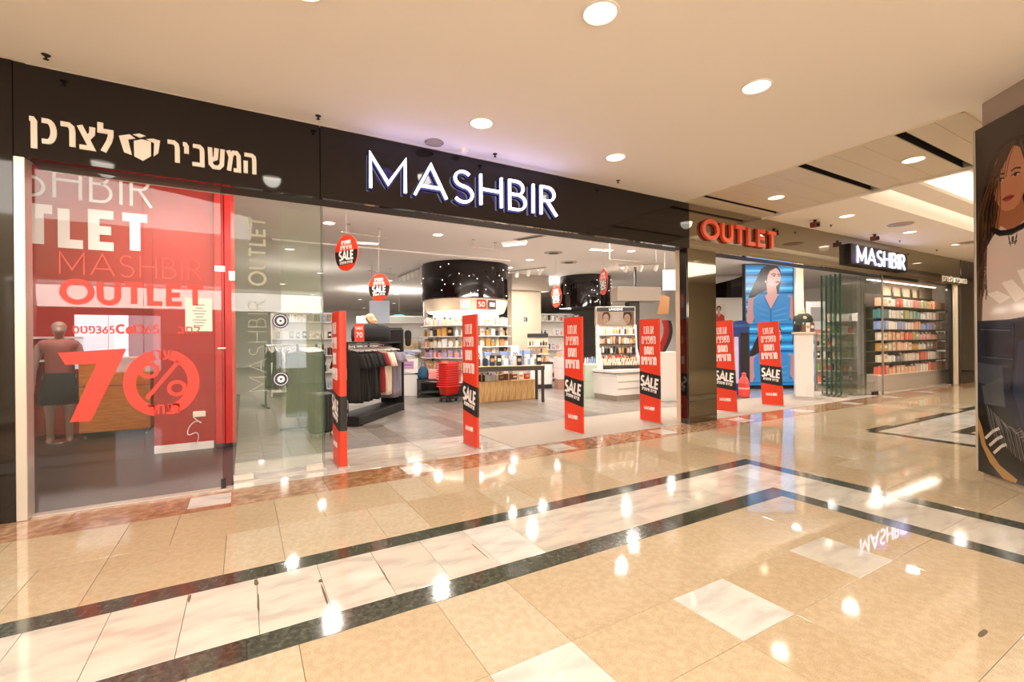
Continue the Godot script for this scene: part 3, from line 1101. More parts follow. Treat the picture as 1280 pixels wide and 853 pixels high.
	span("plaster_field", Vector3(-3.0, STORE_CEIL, -26.0), Vector3(21.0, STORE_CEIL + 0.2, -0.26), M("store_plaster"), sc)
	var rg := struct_node("trim", "low plaster ridge running across the store ceiling", "trim")
	rg.name = "trim_3"
	span("ceiling_ridge", Vector3(0.5, STORE_CEIL - 0.03, -5.45), Vector3(6.0, STORE_CEIL, -5.2), M("store_plaster"), rg)

# ---------------------------------------------------------------- shopfront
func build_front():
	var w := struct_node("wall_front", "glossy black shopfront fascia of large panels over the store entrance", "wall")
	var xs := [-1.505, 0.70, 6.4, 12.6, 18.9]
	for i in xs.size() - 1:
		span("fascia_panel", Vector3(xs[i] + (0.003 if i else -0.066), SOFFIT, -0.02), Vector3(xs[i + 1] - 0.003, CEIL - 0.012, 0.05), M("black_gloss") if i < 2 else M("fascia_mirror"), w, 0.002)
	span("fascia_core", Vector3(-1.5, SOFFIT + 0.004, -0.25), Vector3(18.9, CEIL + 0.2, -0.02), M("black_matt"), w)
	span("fascia_soffit", Vector3(-1.5, SOFFIT - 0.002, -0.26), Vector3(18.9, SOFFIT + 0.004, -0.021), M("dark_grey"), w)
	span("ceiling_edge_trim", Vector3(-1.5, CEIL - 0.012, 0.0), Vector3(18.9, CEIL, 0.046), M("steel_light"), w)
	span("added_trough_bottom", Vector3(-0.1, 3.04, -0.5), Vector3(18.0, 3.055, -0.3), M("store_plaster"), w)  # added trough for the fill uplights behind the fascia
	span("unseen_trough_lamp", Vector3(-0.1, 3.055, -0.46), Vector3(5.9, 3.07, -0.34), M("panel_glow"), w)  # added glow strips for the same fill uplights
	span("unseen_trough_lamp", Vector3(7.4, 3.055, -0.46), Vector3(13.0, 3.07, -0.34), M("panel_glow"), w)
	span("fascia_back", Vector3(-1.5, SOFFIT, -0.3), Vector3(18.9, 3.72, -0.25), M("store_plaster"), w)
	# black glazed wall at the left of the window, and at the right end
	span("side_panel", Vector3(-3.2, 0.0, -0.1), Vector3(-1.575, CEIL - 0.003, 0.05), M("black_gloss"), w, 0.002)
	span("side_panel", Vector3(-7.2, 0.0, -0.1), Vector3(-3.206, CEIL - 0.003, 0.05), M("black_gloss"), w, 0.002)
	span("end_panel", Vector3(18.27, 0.0, -0.3), Vector3(19.3, CEIL - 0.003, 0.06), M("black_column"), w, 0.004)
	var cl := struct_node("column", "polished black stone column between the two store entrances", "column")
	span("column_face", Vector3(6.33, 0.0, -0.1), Vector3(7.07, SOFFIT, 0.05), M("black_column"), cl, 0.006)
	span("mirror_cladding", Vector3(6.345, 0.0, 0.05), Vector3(7.06, SOFFIT, 0.062), M("black_mirror"), cl, 0.003)
	span("column_jamb", Vector3(6.345, 0.0, -0.2), Vector3(7.05, 3.3, -0.1), M("cream"), cl, 0.004)
	var t := struct_node("trim", "pale metal post at the left edge of the display window", "trim")
	t.name = "trim_1"
	span("post", Vector3(-1.573, 0.0, -0.09), Vector3(-1.505, SOFFIT - 0.002, 0.055), M("steel_light"), t, 0.004)
	span("sill", Vector3(-1.505, 0.0, -0.1), Vector3(-0.1, 0.012, 0.0), M("steel_light"), t, 0.002)
	var t2 := struct_node("trim", "pale metal floor rail under the sliding glass door panels", "trim")
	t2.name = "trim_2"
	span("rail", Vector3(-0.1, 0.0, -0.31), Vector3(0.78, 0.01, -0.2), M("steel_light"), t2, 0.002)

# ---------------------------------------------------------------- the far side of the corridor, seen in reflections
func build_far_side():
	var w := struct_node("wall_back", "pale shop wall across the corridor with a wide lit opening", "wall")
	span("wall_pier", Vector3(-7.2, 0, 9.5), Vector3(-4.6, 4.5, 9.7), M("cream"), w)
	span("wall_pier", Vector3(5.6, 0, 9.5), Vector3(26, 4.2, 9.7), M("cream"), w)
	span("wall_header", Vector3(-4.6, 2.95, 9.5), Vector3(5.6, 4.5, 9.7), M("cream"), w)
	span("shop_back", Vector3(-7.2, 0, 11.9), Vector3(26, 4.5, 12.0), M("white_paint"), w)
	span("shop_lid", Vector3(-4.8, 2.95, 9.7), Vector3(5.8, 3.0, 11.9), M("white_paint"), w)
	span("unseen_glow_panel", Vector3(-4.5, 2.93, 10.1), Vector3(5.5, 2.95, 11.1), M("panel_glow"), w)  # out of view, glows with the shop ceiling light
	span("shop_end", Vector3(-4.9, 0, 9.7), Vector3(-4.8, 3.0, 11.9), M("white_paint"), w)
	span("shop_end", Vector3(5.8, 0, 9.7), Vector3(5.9, 3.0, 11.9), M("white_paint"), w)
	span("shop_shelf", Vector3(-4.6, 1.05, 11.5), Vector3(5.6, 1.1, 11.9), M("wood"), w)
	span("shop_shelf", Vector3(-4.6, 1.65, 11.5), Vector3(5.6, 1.7, 11.9), M("wood"), w)
	span("light_line", Vector3(-4.6, 2.88, 9.52), Vector3(5.6, 2.94, 9.56), M("tube_glow"), w)
	var l := struct_node("wall_left", "plain wall closing the corridor beyond the left edge", "wall")
	span("wall_face", Vector3(-7.4, 0, -0.1), Vector3(-7.2, 4.5, 12.0), M("cream"), l)
	var r := struct_node("wall_right", "plain pale wall closing the far right end of the corridor", "wall")
	span("wall_face", Vector3(26.0, 0, -0.4), Vector3(26.2, 4.5, 12.0), M("cream"), r)
	span("wall_face", Vector3(19.3, 0, -0.36), Vector3(26.2, 4.2, -0.2), M("warm_grey"), r)
	var p := [[-2.27, 0.9, 0.72, 2.12, "left white lit poster in the opening of the shop across the corridor"], [1.2, 0.8, 0.66, 2.18, "right pale blue lit poster in the opening of the shop across the corridor"]]
	for q in p:
		var o := thing("light_poster", q[4], "poster", Vector3(q[0], 0, 9.3))
		span("frame", Vector3(-q[1] * 0.5 - 0.03, q[2] - 0.03, 0.01), Vector3(q[1] * 0.5 + 0.03, q[3] + 0.03, 0.06), M("steel"), o)
		span("screen", Vector3(-q[1] * 0.5, q[2], -0.005), Vector3(q[1] * 0.5, q[3], 0.01), M("lightbox_white"), o)
		span("foot", Vector3(-0.03, 0, 0.02), Vector3(0.03, q[2], 0.05), M("steel"), o)
		area_light("poster_light", Vector3(0, (q[2] + q[3]) * 0.5, -0.03), Vector2(q[1], q[3] - q[2]), Vector3(0, 0, -1), 1.2, Color(0.95, 0.96, 1.0), o)

# ---------------------------------------------------------------- store shell
func build_store_shell():
	for q in [[9.1, 2.3, -8.1, 2.0, -0.3, "added slim uplight bar lying on top of the cosmetics wall shelving"], [5.2, 2.43, -13.4, 2.4, -0.25, "added slim uplight bar lying on top of the back wall unit"], [1.5, 2.2, -8.6, 1.6, 0.1, "added slim uplight bar lying on top of the stock shelving"]]:
		var u := thing("added_uplight_bar", q[5], "lamp", Vector3(q[0], q[1], q[2]), q[4])  # added glow bars to go with the shelf-top fill uplights
		part("housing", box(Vector3(q[3], 0.02, 0.2), 0.003, true), M("white_paint"), u)
		part("diffuser", box(Vector3(q[3] - 0.06, 0.01, 0.14), 0.0, true), M("panel_glow"), u, Vector3(0, 0.018, 0))
	var b := struct_node("wall_rear", "white rear wall of the store", "wall")
	span("wall_face", Vector3(-3.0, 0, -26.0), Vector3(21.0, STORE_CEIL, -25.8), M("white_paint"), b)
	var l := struct_node("wall_store_left", "white side wall at the left of the store", "wall")
	span("wall_face", Vector3(-3.2, 0, -26.0), Vector3(-3.0, 3.7, -0.1), M("white_paint"), l)
	var r := struct_node("wall_store_right", "white side wall at the right of the store", "wall")
	span("wall_face", Vector3(20.8, 0, -26.0), Vector3(21.0, 3.7, -0.3), M("white_paint"), r)
	var pt := struct_node("wall_partition", "white partition wall at the back of the right store area", "wall")
	span("wall_face", Vector3(12.2, 0, -8.7), Vector3(20.8, STORE_CEIL, -8.5), M("white_paint"), pt)
	# red wall of the display window
	var w := struct_node("wall_red", "red display wall behind the left shop window", "wall")
	span("wall_face", Vector3(-1.0, 0.1, -2.3), Vector3(-0.34, STORE_CEIL, -2.2), M("red_wall"), w)
	span("header_panel", Vector3(-3.0, 1.86, -2.3), Vector3(-1.002, STORE_CEIL, -2.2), M("red_wall"), w)
	span("niche_back", Vector3(-3.0, 0.0, -4.7), Vector3(-0.9, STORE_CEIL, -4.6), M("red_wall"), w)
	span("niche_side", Vector3(-1.0, 0.0, -4.6), Vector3(-0.9, STORE_CEIL, -2.3), M("red_wall"), w)
	span("niche_shelf", Vector3(-2.98, 1.5, -4.6), Vector3(-2.2, 1.53, -4.3), M("white_paint"), w)
	span("niche_shelf", Vector3(-2.98, 1.15, -4.6), Vector3(-2.2, 1.18, -4.3), M("white_paint"), w)
	span("wall_end", Vector3(-0.335, 0.06, -2.3), Vector3(-0.225, STORE_CEIL, -2.12), M("red_trim"), w, 0.004)
	span("wall_end", Vector3(-0.22, 0.06, -2.3), Vector3(-0.1, STORE_CEIL, -2.1), M("red_trim"), w, 0.004)
	span("wall_foot", Vector3(-0.335, 0.0, -2.3), Vector3(-0.1, 0.06, -2.12), M("black"), w)
	span("baseboard", Vector3(-1.0, 0.0, -2.3), Vector3(-0.36, 0.1, -2.18), M("white_paint"), w)
	var pw := struct_node("wall_pale", "plain off-white wall block behind the perfume tables", "wall")
	span("wall_face", Vector3(7.25, 0, -7.6), Vector3(8.35, 3.0, -7.3), M("pale_wall"), pw, 0.01)
	span("wall_top", Vector3(7.2, 3.0, -7.8), Vector3(8.6, STORE_CEIL, -7.2), M("warm_grey"), pw)
	var lg := thing("wall_sign", "small blue square sign on the plain off-white wall", "sign", Vector3(7.75, 2.08, -7.3))
	part("plate", box(Vector3(0.13, 0.13, 0.02), 0.003), M("navy"), lg)
	part("mark", text_mesh("C", 0.06, 0.014, 0.045, 0.003), M("print_white"), lg, Vector3(-0.04, -0.03, 0.01))

# ---------------------------------------------------------------- lamps
func downlight(called: String, label: String, at: Vector3, dia: float, energy: float, c: Color, lens: String, group := "") -> Node3D:
	var o := thing(called, label, "downlight", at, 0.0, group)
	var r := dia * 0.5
	part("ring", lathe([[r * 0.96, 0.0], [r * 1.1, 0.0], [r * 1.14, -0.004], [r * 1.08, -0.012], [r * 0.98, -0.014], [r * 0.94, -0.006]], 28, false), M("white_paint"), o)
	part("lens", lathe([[0.0, -0.008], [r * 0.96, -0.006], [r * 0.96, 0.002], [0.0, 0.002]], 28, false), M(lens), o)
	var l := SpotLight3D.new()
	l.name = "spot_light"
	l.position = Vector3(0, -0.03, 0)
	l.rotation.x = -PI / 2.0
	l.light_energy = energy
	l.light_color = c
	l.light_size = r * 0.9
	l.spot_range = 30.0
	l.spot_angle = 82.0
	l.spot_attenuation = 2.0
	l.spot_angle_attenuation = 1.0
	l.shadow_enabled = true
	o.add_child(l)
	return o

func build_mall_lamps():
	var c := Color(1.0, 0.965, 0.915)
	var e := 1.1
	var g := "ceiling downlights of the corridor"
	for q in [
		[2.15, 2.75, "large round ceiling downlight nearest the camera, at the top edge"],
		[4.0, 2.72, "round ceiling downlight right of the largest one, out over the floor bands"],
		[2.15, 0.9, "round ceiling downlight close above the white lit letters"],
		[4.0, 0.9, "round ceiling downlight between the lit letters and the red letters"],
		[7.4, 2.68, "round downlight in the metal ceiling strip between two black slots, near the poster pillar"],
		[7.4, 0.92, "round downlight in the metal ceiling strip above the red letters"],
		[9.7, 0.9, "round ceiling downlight just right of the metal ceiling strip"],
		[12.4, 0.9, "round ceiling downlight above the small blue lit sign box"],
		[15.1, 0.9, "ceiling downlight beyond the sign box, second from the right end of the corridor"],
		[17.8, 0.9, "farthest round ceiling downlight, added to brighten the right end of the corridor"],  # added to brighten the far right
		[10.5, 5.5, "added corridor downlight in the high ceiling behind the poster pillar, left of four"],  # high-ceiling ones stand out of view, put in to light the right end
		[13.5, 5.5, "unseen corridor downlight in the high ceiling behind the poster pillar, second of four"],
		[17.0, 5.5, "added corridor downlight in the high ceiling behind the poster pillar, third of four"],
		[12.0, 8.3, "added corridor downlight in the high ceiling behind the poster pillar, nearest the opposite wall"],
		[-1.5, 2.4, "corridor downlight left of the view, mirrored at the left end of the fascia"],
		[0.35, 2.0, "corridor downlight mirrored in the fascia above the glass door panel"],
		[-3.4, 0.9, "unseen corridor downlight over the black wall left of the window"],  # from here on out of view, continuing the corridor downlights
		[2.15, 4.6, "unseen corridor downlight behind the camera, left of two"],
		[4.0, 4.6, "unseen corridor downlight behind the camera, right of two"],
		[2.6, 7.4, "unseen corridor downlight near the opposite shop, left of two"],
		[5.0, 7.4, "unseen corridor downlight near the opposite shop, right of two"],
		[7.5, 5.2, "unseen corridor downlight behind the poster pillar"]]:
		downlight("ceiling_downlight", q[2], Vector3(q[0], 4.1 if q[0] > 8.6 and q[1] > 3.3 else CEIL + (0.01 if q[0] > 6.4 and q[1] > 3.47 else 0.0), q[1]), 0.235, e if q[0] < 9.0 else 2.5, c, "lens", g)

func build_store_lamps():
	var c := Color(1.0, 0.965, 0.93)
	var pts := [[1.3, -3.4], [3.3, -3.35], [4.3, -6.9], [2.0, -9.7], [3.5, -13.4], [4.3, -10.5], [5.8, -14.9], [6.4, -4.9], [6.55, -6.2], [7.6, -6.2], [9.6, -4.8], [6.95, -2.2], [7.9, -2.8],
		[0.9, -6.2], [0.6, -17.0], [2.2, -21.5], [6.3, -23.5], [2.6, -16.5], [4.9, -18.0], [7.0, -19.5], [1.2, -13.0], [8.5, -13.5], [10.5, -9.5], [12.2, -1.4], [14.6, -1.7], [17.0, -1.6], [-0.9, -1.2], [-2.0, -3.3], [12.3, -5.5], [15.5, -5.0]]  # further ones, placed to light the niche, rear and right side
	for i in pts.size():
		var where := "towards the back of the store" if pts[i][1] < -9.0 else ("in the middle of the store" if pts[i][1] < -4.0 else "near the shopfront")
		downlight("store_downlight", "recessed store downlight %s, %s" % [where, by_place(pts, i)], Vector3(pts[i][0], STORE_CEIL, pts[i][1]), 0.2, 6.2 if pts[i][0] > 0.0 else 3.2, c, "store_lens", "recessed lights of the store ceiling")

func by_place(pts: Array, i: int) -> String:
	# which one it is among those of its zone, counted from the left of the photo
	var zone := func(z: float) -> int: return 2 if z < -9.0 else (1 if z < -4.0 else 0)
	var mine := (pts[i][0]) / (5.2 - pts[i][1]) as float
	var k := 0
	var n := 0
	for q in pts:
		if zone.call(q[1]) == zone.call(pts[i][1]):
			n += 1
			if q[0] / (5.2 - q[1]) < mine:
				k += 1
	return "%s from the left of %d there" % [ORD[k], n]

# ---------------------------------------------------------------- signs
func build_signs():
	var zf := 0.052
	# white Hebrew name with the gift box between its words
	var h := thing("shop_sign", "white unlit Hebrew lettering with a gift box emblem on the black fascia", "sign", Vector3(0, 0, zf))
	letters(h, "letter", "לצרכן", 0.19, 0.038, 0.51, 0.012, M("letter_white"), Vector3(-1.475, 3.045, 0), Vector3.ZERO, 0.26)
	letters(h, "letter", "המשביר", 0.19, 0.036, 0.69, 0.012, M("letter_white"), Vector3(-0.58, 3.045, 0), Vector3.ZERO, 0.26)
	var ex := -0.755
	var ey := 3.11
	for q in [
		[-0.063, 0.068, -0.007, 0.093, 0.056, 0.085, 0.056, -0.041, 0, -0.094, -0.06, -0.065],
		[-0.164, 0.091, -0.13, -0.043, -0.077, -0.058, -0.102, 0.073, -0.052, 0.092, -0.091, 0.119],
		[0.122, 0.108, 0.108, -0.005, 0.074, -0.041, 0.08, 0.078, 0.024, 0.102, 0.073, 0.116],
		[-0.07, 0.123, -0.024, 0.14, 0.021, 0.129, -0.021, 0.105]]:
		part("emblem_piece", prism(v2(q), 0.012), M("letter_white"), h, Vector3(ex, ey, 0))
	# lit white name with a blue-violet halo
	var m := thing("lit_sign", "large white glowing name letters with a violet halo on the black fascia", "sign", Vector3(1.17, 3.075, zf))
	letters(m, "letter", "MASHBIR", 0.375, 0.028, 2.5, 0.03, M("letter_glow"), Vector3(0, 0, 0.05), Vector3.ZERO, 0.17)
	letters(m, "halo", "MASHBIR", 0.375, 0.05, 2.5, 0.02, M("halo_glow"), Vector3(0.006, -0.006, 0.004), Vector3.ZERO, 0.17)
	for i in 5:
		var l := OmniLight3D.new()
		l.name = "halo_light"
		m.add_child(l, true)
		l.position = Vector3(0.25 + 0.5 * i, 0.22, 0.16)
		l.light_energy = 0.022
		l.light_color = Color(0.5, 0.45, 1.0)
		l.light_size = 0.12
		l.omni_range = 20.0
		l.omni_attenuation = 2.0
		l.shadow_enabled = true
	# red letters
	var r := thing("red_sign", "thick red letters spelling an outlet sign on the fascia over the column", "sign", Vector3(6.68, 3.115, zf))
	letters(r, "letter", "OUTLET", 0.30, 0.068, 2.12, 0.05, M("outlet_red"), Vector3(0, 0, 0.012), Vector3.ZERO, 0.22)
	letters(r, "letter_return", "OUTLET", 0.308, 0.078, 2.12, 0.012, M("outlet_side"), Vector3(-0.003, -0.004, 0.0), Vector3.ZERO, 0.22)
	# projecting light box
	var b := thing("sign_box", "dark blue projecting sign box with white lit name letters", "sign", Vector3(11.52, 0, 0.05))
	span("case", Vector3(0, 3.03, 0.0), Vector3(2.85, 3.48, 0.12), M("sign_navy"), b, 0.008)
	letters(b, "letter", "MASHBIR", 0.35, 0.032, 2.42, 0.02, M("letter_glow"), Vector3(0.25, 3.075, 0.12), Vector3.ZERO, 0.17)
	for i in 2:
		var l := OmniLight3D.new()
		l.name = "sign_light"
		b.add_child(l, true)
		l.position = Vector3(0.8 + 1.2 * i, 3.25, 0.3)
		l.light_energy = 0.012
		l.light_color = Color(0.5, 0.42, 1.0)
		l.light_size = 0.12
		l.omni_range = 20.0
		l.shadow_enabled = true
	var s := thing("far_sign", "small white Hebrew lettering low on the fascia at the far right end", "sign", Vector3(16.9, 2.985, 0.052))
	letters(s, "letter", "לצרכן", 0.13, 0.035, 0.72, 0.015, M("letter_white"), Vector3(0, 0, 0), Vector3.ZERO, 0.26)
	letters(s, "letter", "המשביר", 0.13, 0.035, 0.85, 0.015, M("letter_white"), Vector3(0.98, 0, 0), Vector3.ZERO, 0.26)
	part("emblem_piece", prism(v2([-0.07, 0.04, 0.07, 0.04, 0.07, -0.06, 0, -0.1, -0.07, -0.06]), 0.015), M("letter_white"), s, Vector3(0.85, 0.08, 0))

# ---------------------------------------------------------------- left window
func build_red_window():
	var w := struct_node("window_1", "tall clear glass shop window left of the entrance", "window")
	span("pane", Vector3(-1.505, 0.012, -0.054), Vector3(-0.78, SOFFIT, -0.046), M("glass_clear"), w)
	span("pane", Vector3(-0.776, 0.012, -0.054), Vector3(-0.185, SOFFIT, -0.046), M("glass_clear"), w)
	span("edge", Vector3(-0.185, 0.012, -0.056), Vector3(-0.18, SOFFIT, -0.044), M("dark_grey"), w)
	span("patch_fitting", Vector3(-0.24, 2.09, -0.06), Vector3(-0.15, 2.15, -0.036), M("steel_light"), w, 0.004)
	span("patch_fitting", Vector3(-0.22, 1.35, -0.06), Vector3(-0.15, 1.365, -0.036), M("steel_light"), w, 0.002)
	span("floor_clamp", Vector3(-0.2, 0.0, -0.07), Vector3(-0.16, 0.1, -0.03), M("black"), w, 0.003)
	# white words on the red wall
	var b := thing("wall_lettering", "white name and outlet words on the red wall behind the window", "lettering", Vector3(0, 0, -2.198))
	part("thin_words", text_mesh("MASHBIR", 0.42, 0.032, 2.0, 0.004, 0.17), M("vinyl_white"), b, Vector3(-3.0, 3.14, 0))
	part("bold_words", text_mesh("OUTLET", 0.44, 0.105, 1.95, 0.004, 0.2), M("vinyl_white"), b, Vector3(-3.0, 2.58, 0))
	var z := -0.043
	var n := thing("window_lettering", "red outlined name and bold outlet word stuck on the window glass", "lettering", Vector3(0, 0, z))
	part("thin_words", text_mesh("MASHBIR", 0.19, 0.011, 1.0, 0.001, 0.17), M("vinyl_pink"), n, Vector3(-1.34, 2.0, 0))
	part("bold_words", text_mesh("OUTLET", 0.185, 0.044, 0.99, 0.001, 0.2), M("vinyl_red"), n, Vector3(-1.32, 1.76, 0))
	var c := thing("window_notice", "small red line of card names stuck on the window glass", "lettering", Vector3(0, 0, z))
	part("card_words", text_mesh("Cal", 0.075, 0.02, 0.125, 0.001), M("vinyl_red"), c, Vector3(-0.965, 1.5, 0))
	part("card_words", text_mesh("365", 0.075, 0.011, 0.15, 0.001), M("vinyl_red"), c, Vector3(-0.82, 1.5, 0))
	part("card_words", text_mesh("פטס", 0.06, 0.012, 0.14, 0.001), M("vinyl_red"), c, Vector3(-1.25, 1.5, 0))
	part("card_words", text_mesh("365", 0.06, 0.012, 0.12, 0.001), M("vinyl_red"), c, Vector3(-1.1, 1.5, 0))
	part("card_words", text_mesh("לחב", 0.06, 0.012, 0.17, 0.001), M("vinyl_red"), c, Vector3(-0.53, 1.5, 0))
	# the big 70 %
	var s := thing("discount_decal", "large red seventy percent discount graphic stuck on the window glass", "decal", Vector3(0, 0, z))
	part("seven", prism(v2([-1.345, 1.335, -1.30, 1.235, -1.10, 1.235, -1.275, 0.75, -1.14, 0.75, -0.905, 1.345, -0.905, 1.365]), 0.001), M("vinyl_red"), s)
	for q in [[105, 258], [75, -78]]:
		var st := begin()
		add_stroke(st, arc(-0.645, 1.05, 0.235, 0.26, q[0], q[1], 20), 0.09, 0.001, Vector3.ZERO, 1, 1)
		part("zero_half", st.commit(), M("vinyl_red"), s)
	part("percent", text_mesh("%", 0.33, 0.032, 0.34, 0.001), M("vinyl_red"), s, Vector3(-0.81, 0.915, 0))
	part("word", text_mesh("עד", 0.085, 0.015, 0.11, 0.001), M("vinyl_red"), s, Vector3(-0.7, 1.26, 0))
	part("word", text_mesh("הנחה", 0.085, 0.016, 0.23, 0.001), M("vinyl_red"), s, Vector3(-0.75, 0.765, 0))
	var p := thing("paper_notice", "cream printed sheet with lines of text stuck on the window glass", "notice", Vector3(-0.47, 1.52, z))
	part("sheet", box(Vector3(0.21, 0.31, 0.001), 0.0), M("paper"), p, Vector3(0.105, 0.155, 0))
	for i in 8:
		part("text_line", box(Vector3(0.06 + 0.05 * ((i * 7) % 3) / 2.0, 0.006, 0.001)), M("print_black"), p, Vector3(0.11, 0.05 + 0.028 * i, 0.001))
	# what stands in the niche below the header
	var cb := thing("orange_cabinet", "orange wooden cabinet on castors deep behind the window glass", "cabinet", Vector3(-1.68, 0, -4.05))
	part("body", box(Vector3(0.84, 1.08, 0.42), 0.008, true), M("orange_wood"), cb, Vector3(0, 0.1, 0))
	part("plinth", box(Vector3(0.8, 0.05, 0.38), 0.0, true), M("black"), cb, Vector3(0, 0.05, 0))
	part("worktop", box(Vector3(0.88, 0.03, 0.46), 0.004, true), M("orange_wood"), cb, Vector3(0, 1.18, 0))
	part("seam", box(Vector3(0.845, 0.006, 0.425)), M("brown_dark"), cb, Vector3(0, 0.78, 0))
	for sx in [-0.36, 0.36]:
		part("castor", lathe([[0.012, -0.015], [0.025, -0.012], [0.025, 0.012], [0.012, 0.015]], 12), M("steel"), cb, Vector3(sx, 0.025, 0.17), Vector3(0, 0, PI / 2))
	var lb := thing("lit_poster", "white lit poster with a centre seam above the orange cabinet", "poster", Vector3(-1.98, 1.02, -4.58))
	part("panel", box(Vector3(0.66, 0.86, 0.03), 0.003, true), M("lightbox_white"), lb)
	part("seam", box(Vector3(0.006, 0.86, 0.002), 0.0, true), M("warm_grey"), lb, Vector3(0.08, 0, 0.016))
	var mn := thing("mannequin", "pale mannequin in a pink top and black skirt at the left inside the window", "mannequin", Vector3(-2.32, 0, -3.9), 0.2)
	part("body", human(0.0), col_mat(Color("a98d7d"), 0.4), mn)
	part("pink_top", body([[Vector3(0, 0.95, 0), Vector3(0, 1.35, 0.0), 0.15, 0.155], [Vector3(-0.15, 1.4, 0), Vector3(0.15, 1.4, 0), 0.08, 0.08]], 0.022, 0.05), col_mat(Color("a4665c"), 0.8), mn)
	part("black_skirt", loft([ellipse_ring(Vector3(0, 0.55, 0), 0.24, 0.2, 22, 0.08, 6), ellipse_ring(Vector3(0, 0.8, 0), 0.2, 0.17, 22, 0.05, 6), ellipse_ring(Vector3(0, 1.0, 0), 0.165, 0.155, 22)]), M("black_matt"), mn)
	part("foot_plate", lathe([[0.18, 0.0], [0.18, 0.012]], 20), M("chrome"), mn)
	# socket with a coiled cable
	var k := thing("wall_socket", "cream wall socket low on the red wall with a white cable", "socket", Vector3(-0.52, 0.47, -2.19))
	part("plate", box(Vector3(0.14, 0.075, 0.04), 0.006), M("paper"), k)
	var t := []
	for i in 40:
		var a := i / 39.0
		t.append(Vector3(-0.06 + 0.09 * sin(a * 9.0) * (1.0 - a * 0.5), -0.03 - 0.32 * a - 0.04 * sin(a * 14.0), 0.04 + 0.02 * cos(a * 9.0)))
	part("cable", tube(t, 0.006, 6), M("vinyl_white"), k)

func evil_eye(label: String, at: Vector3):
	var o := thing("eye_sticker", label, "sticker", at, 0.0, "round blue eye stickers on the glass door")
	var i := 0
	for q in [[0.078, "navy"], [0.066, "print_white"], [0.06, "navy"], [0.036, "print_white"], [0.012, "print_black"]]:
		part("ring" if i < 4 else "pupil", lathe([[q[0], 0.0], [q[0], 0.0006 * (i + 1)]], 32), M(q[1]), o, Vector3.ZERO, Vector3(PI / 2, 0, 0))
		i += 1

func build_glass_doors():
	var d := struct_node("door_1", "stacked clear glass sliding door panels at the left of the entrance", "door")
	span("pane", Vector3(-0.105, 0.06, -0.255), Vector3(0.74, SOFFIT, -0.243), M("glass_green"), d)
	span("pane", Vector3(0.345, 0.06, -0.295), Vector3(0.76, SOFFIT, -0.283), M("glass_green"), d)
	span("pane_edge", Vector3(0.74, 0.06, -0.255), Vector3(0.7445, SOFFIT, -0.243), M("glass_edge"), d)
	span("pane_edge", Vector3(0.76, 0.06, -0.295), Vector3(0.7645, SOFFIT, -0.283), M("glass_edge"), d)
	span("bottom_clamp", Vector3(-0.105, 0.01, -0.27), Vector3(0.08, 0.075, -0.225), M("steel_light"), d, 0.005)
	span("bottom_clamp", Vector3(0.57, 0.01, -0.27), Vector3(0.745, 0.075, -0.225), M("steel_light"), d, 0.005)
	span("side_clamp", Vector3(-0.13, 2.03, -0.27), Vector3(-0.07, 2.13, -0.225), M("steel_light"), d, 0.005)
	evil_eye("upper round blue and white eye sticker on the glass door panel", Vector3(0.335, 1.635, -0.2425))
	evil_eye("lower round blue and white eye sticker on the glass door panel", Vector3(0.335, 1.02, -0.2425))
	var v := thing("door_lettering", "faint white outlined name running up the glass door panel", "lettering", Vector3(0.2, 0.9, -0.2425))
	part("name", text_mesh("MASHBIR", 0.16, 0.006, 0.95, 0.0008, 0.2), M("vinyl_faint"), v, Vector3.ZERO, Vector3(0, 0, PI / 2))
	part("outlet", text_mesh("OUTLET", 0.15, 0.024, 0.7, 0.0008, 0.2), M("vinyl_faint"), v, Vector3(0.0, 1.1, 0), Vector3(0, 0, PI / 2))

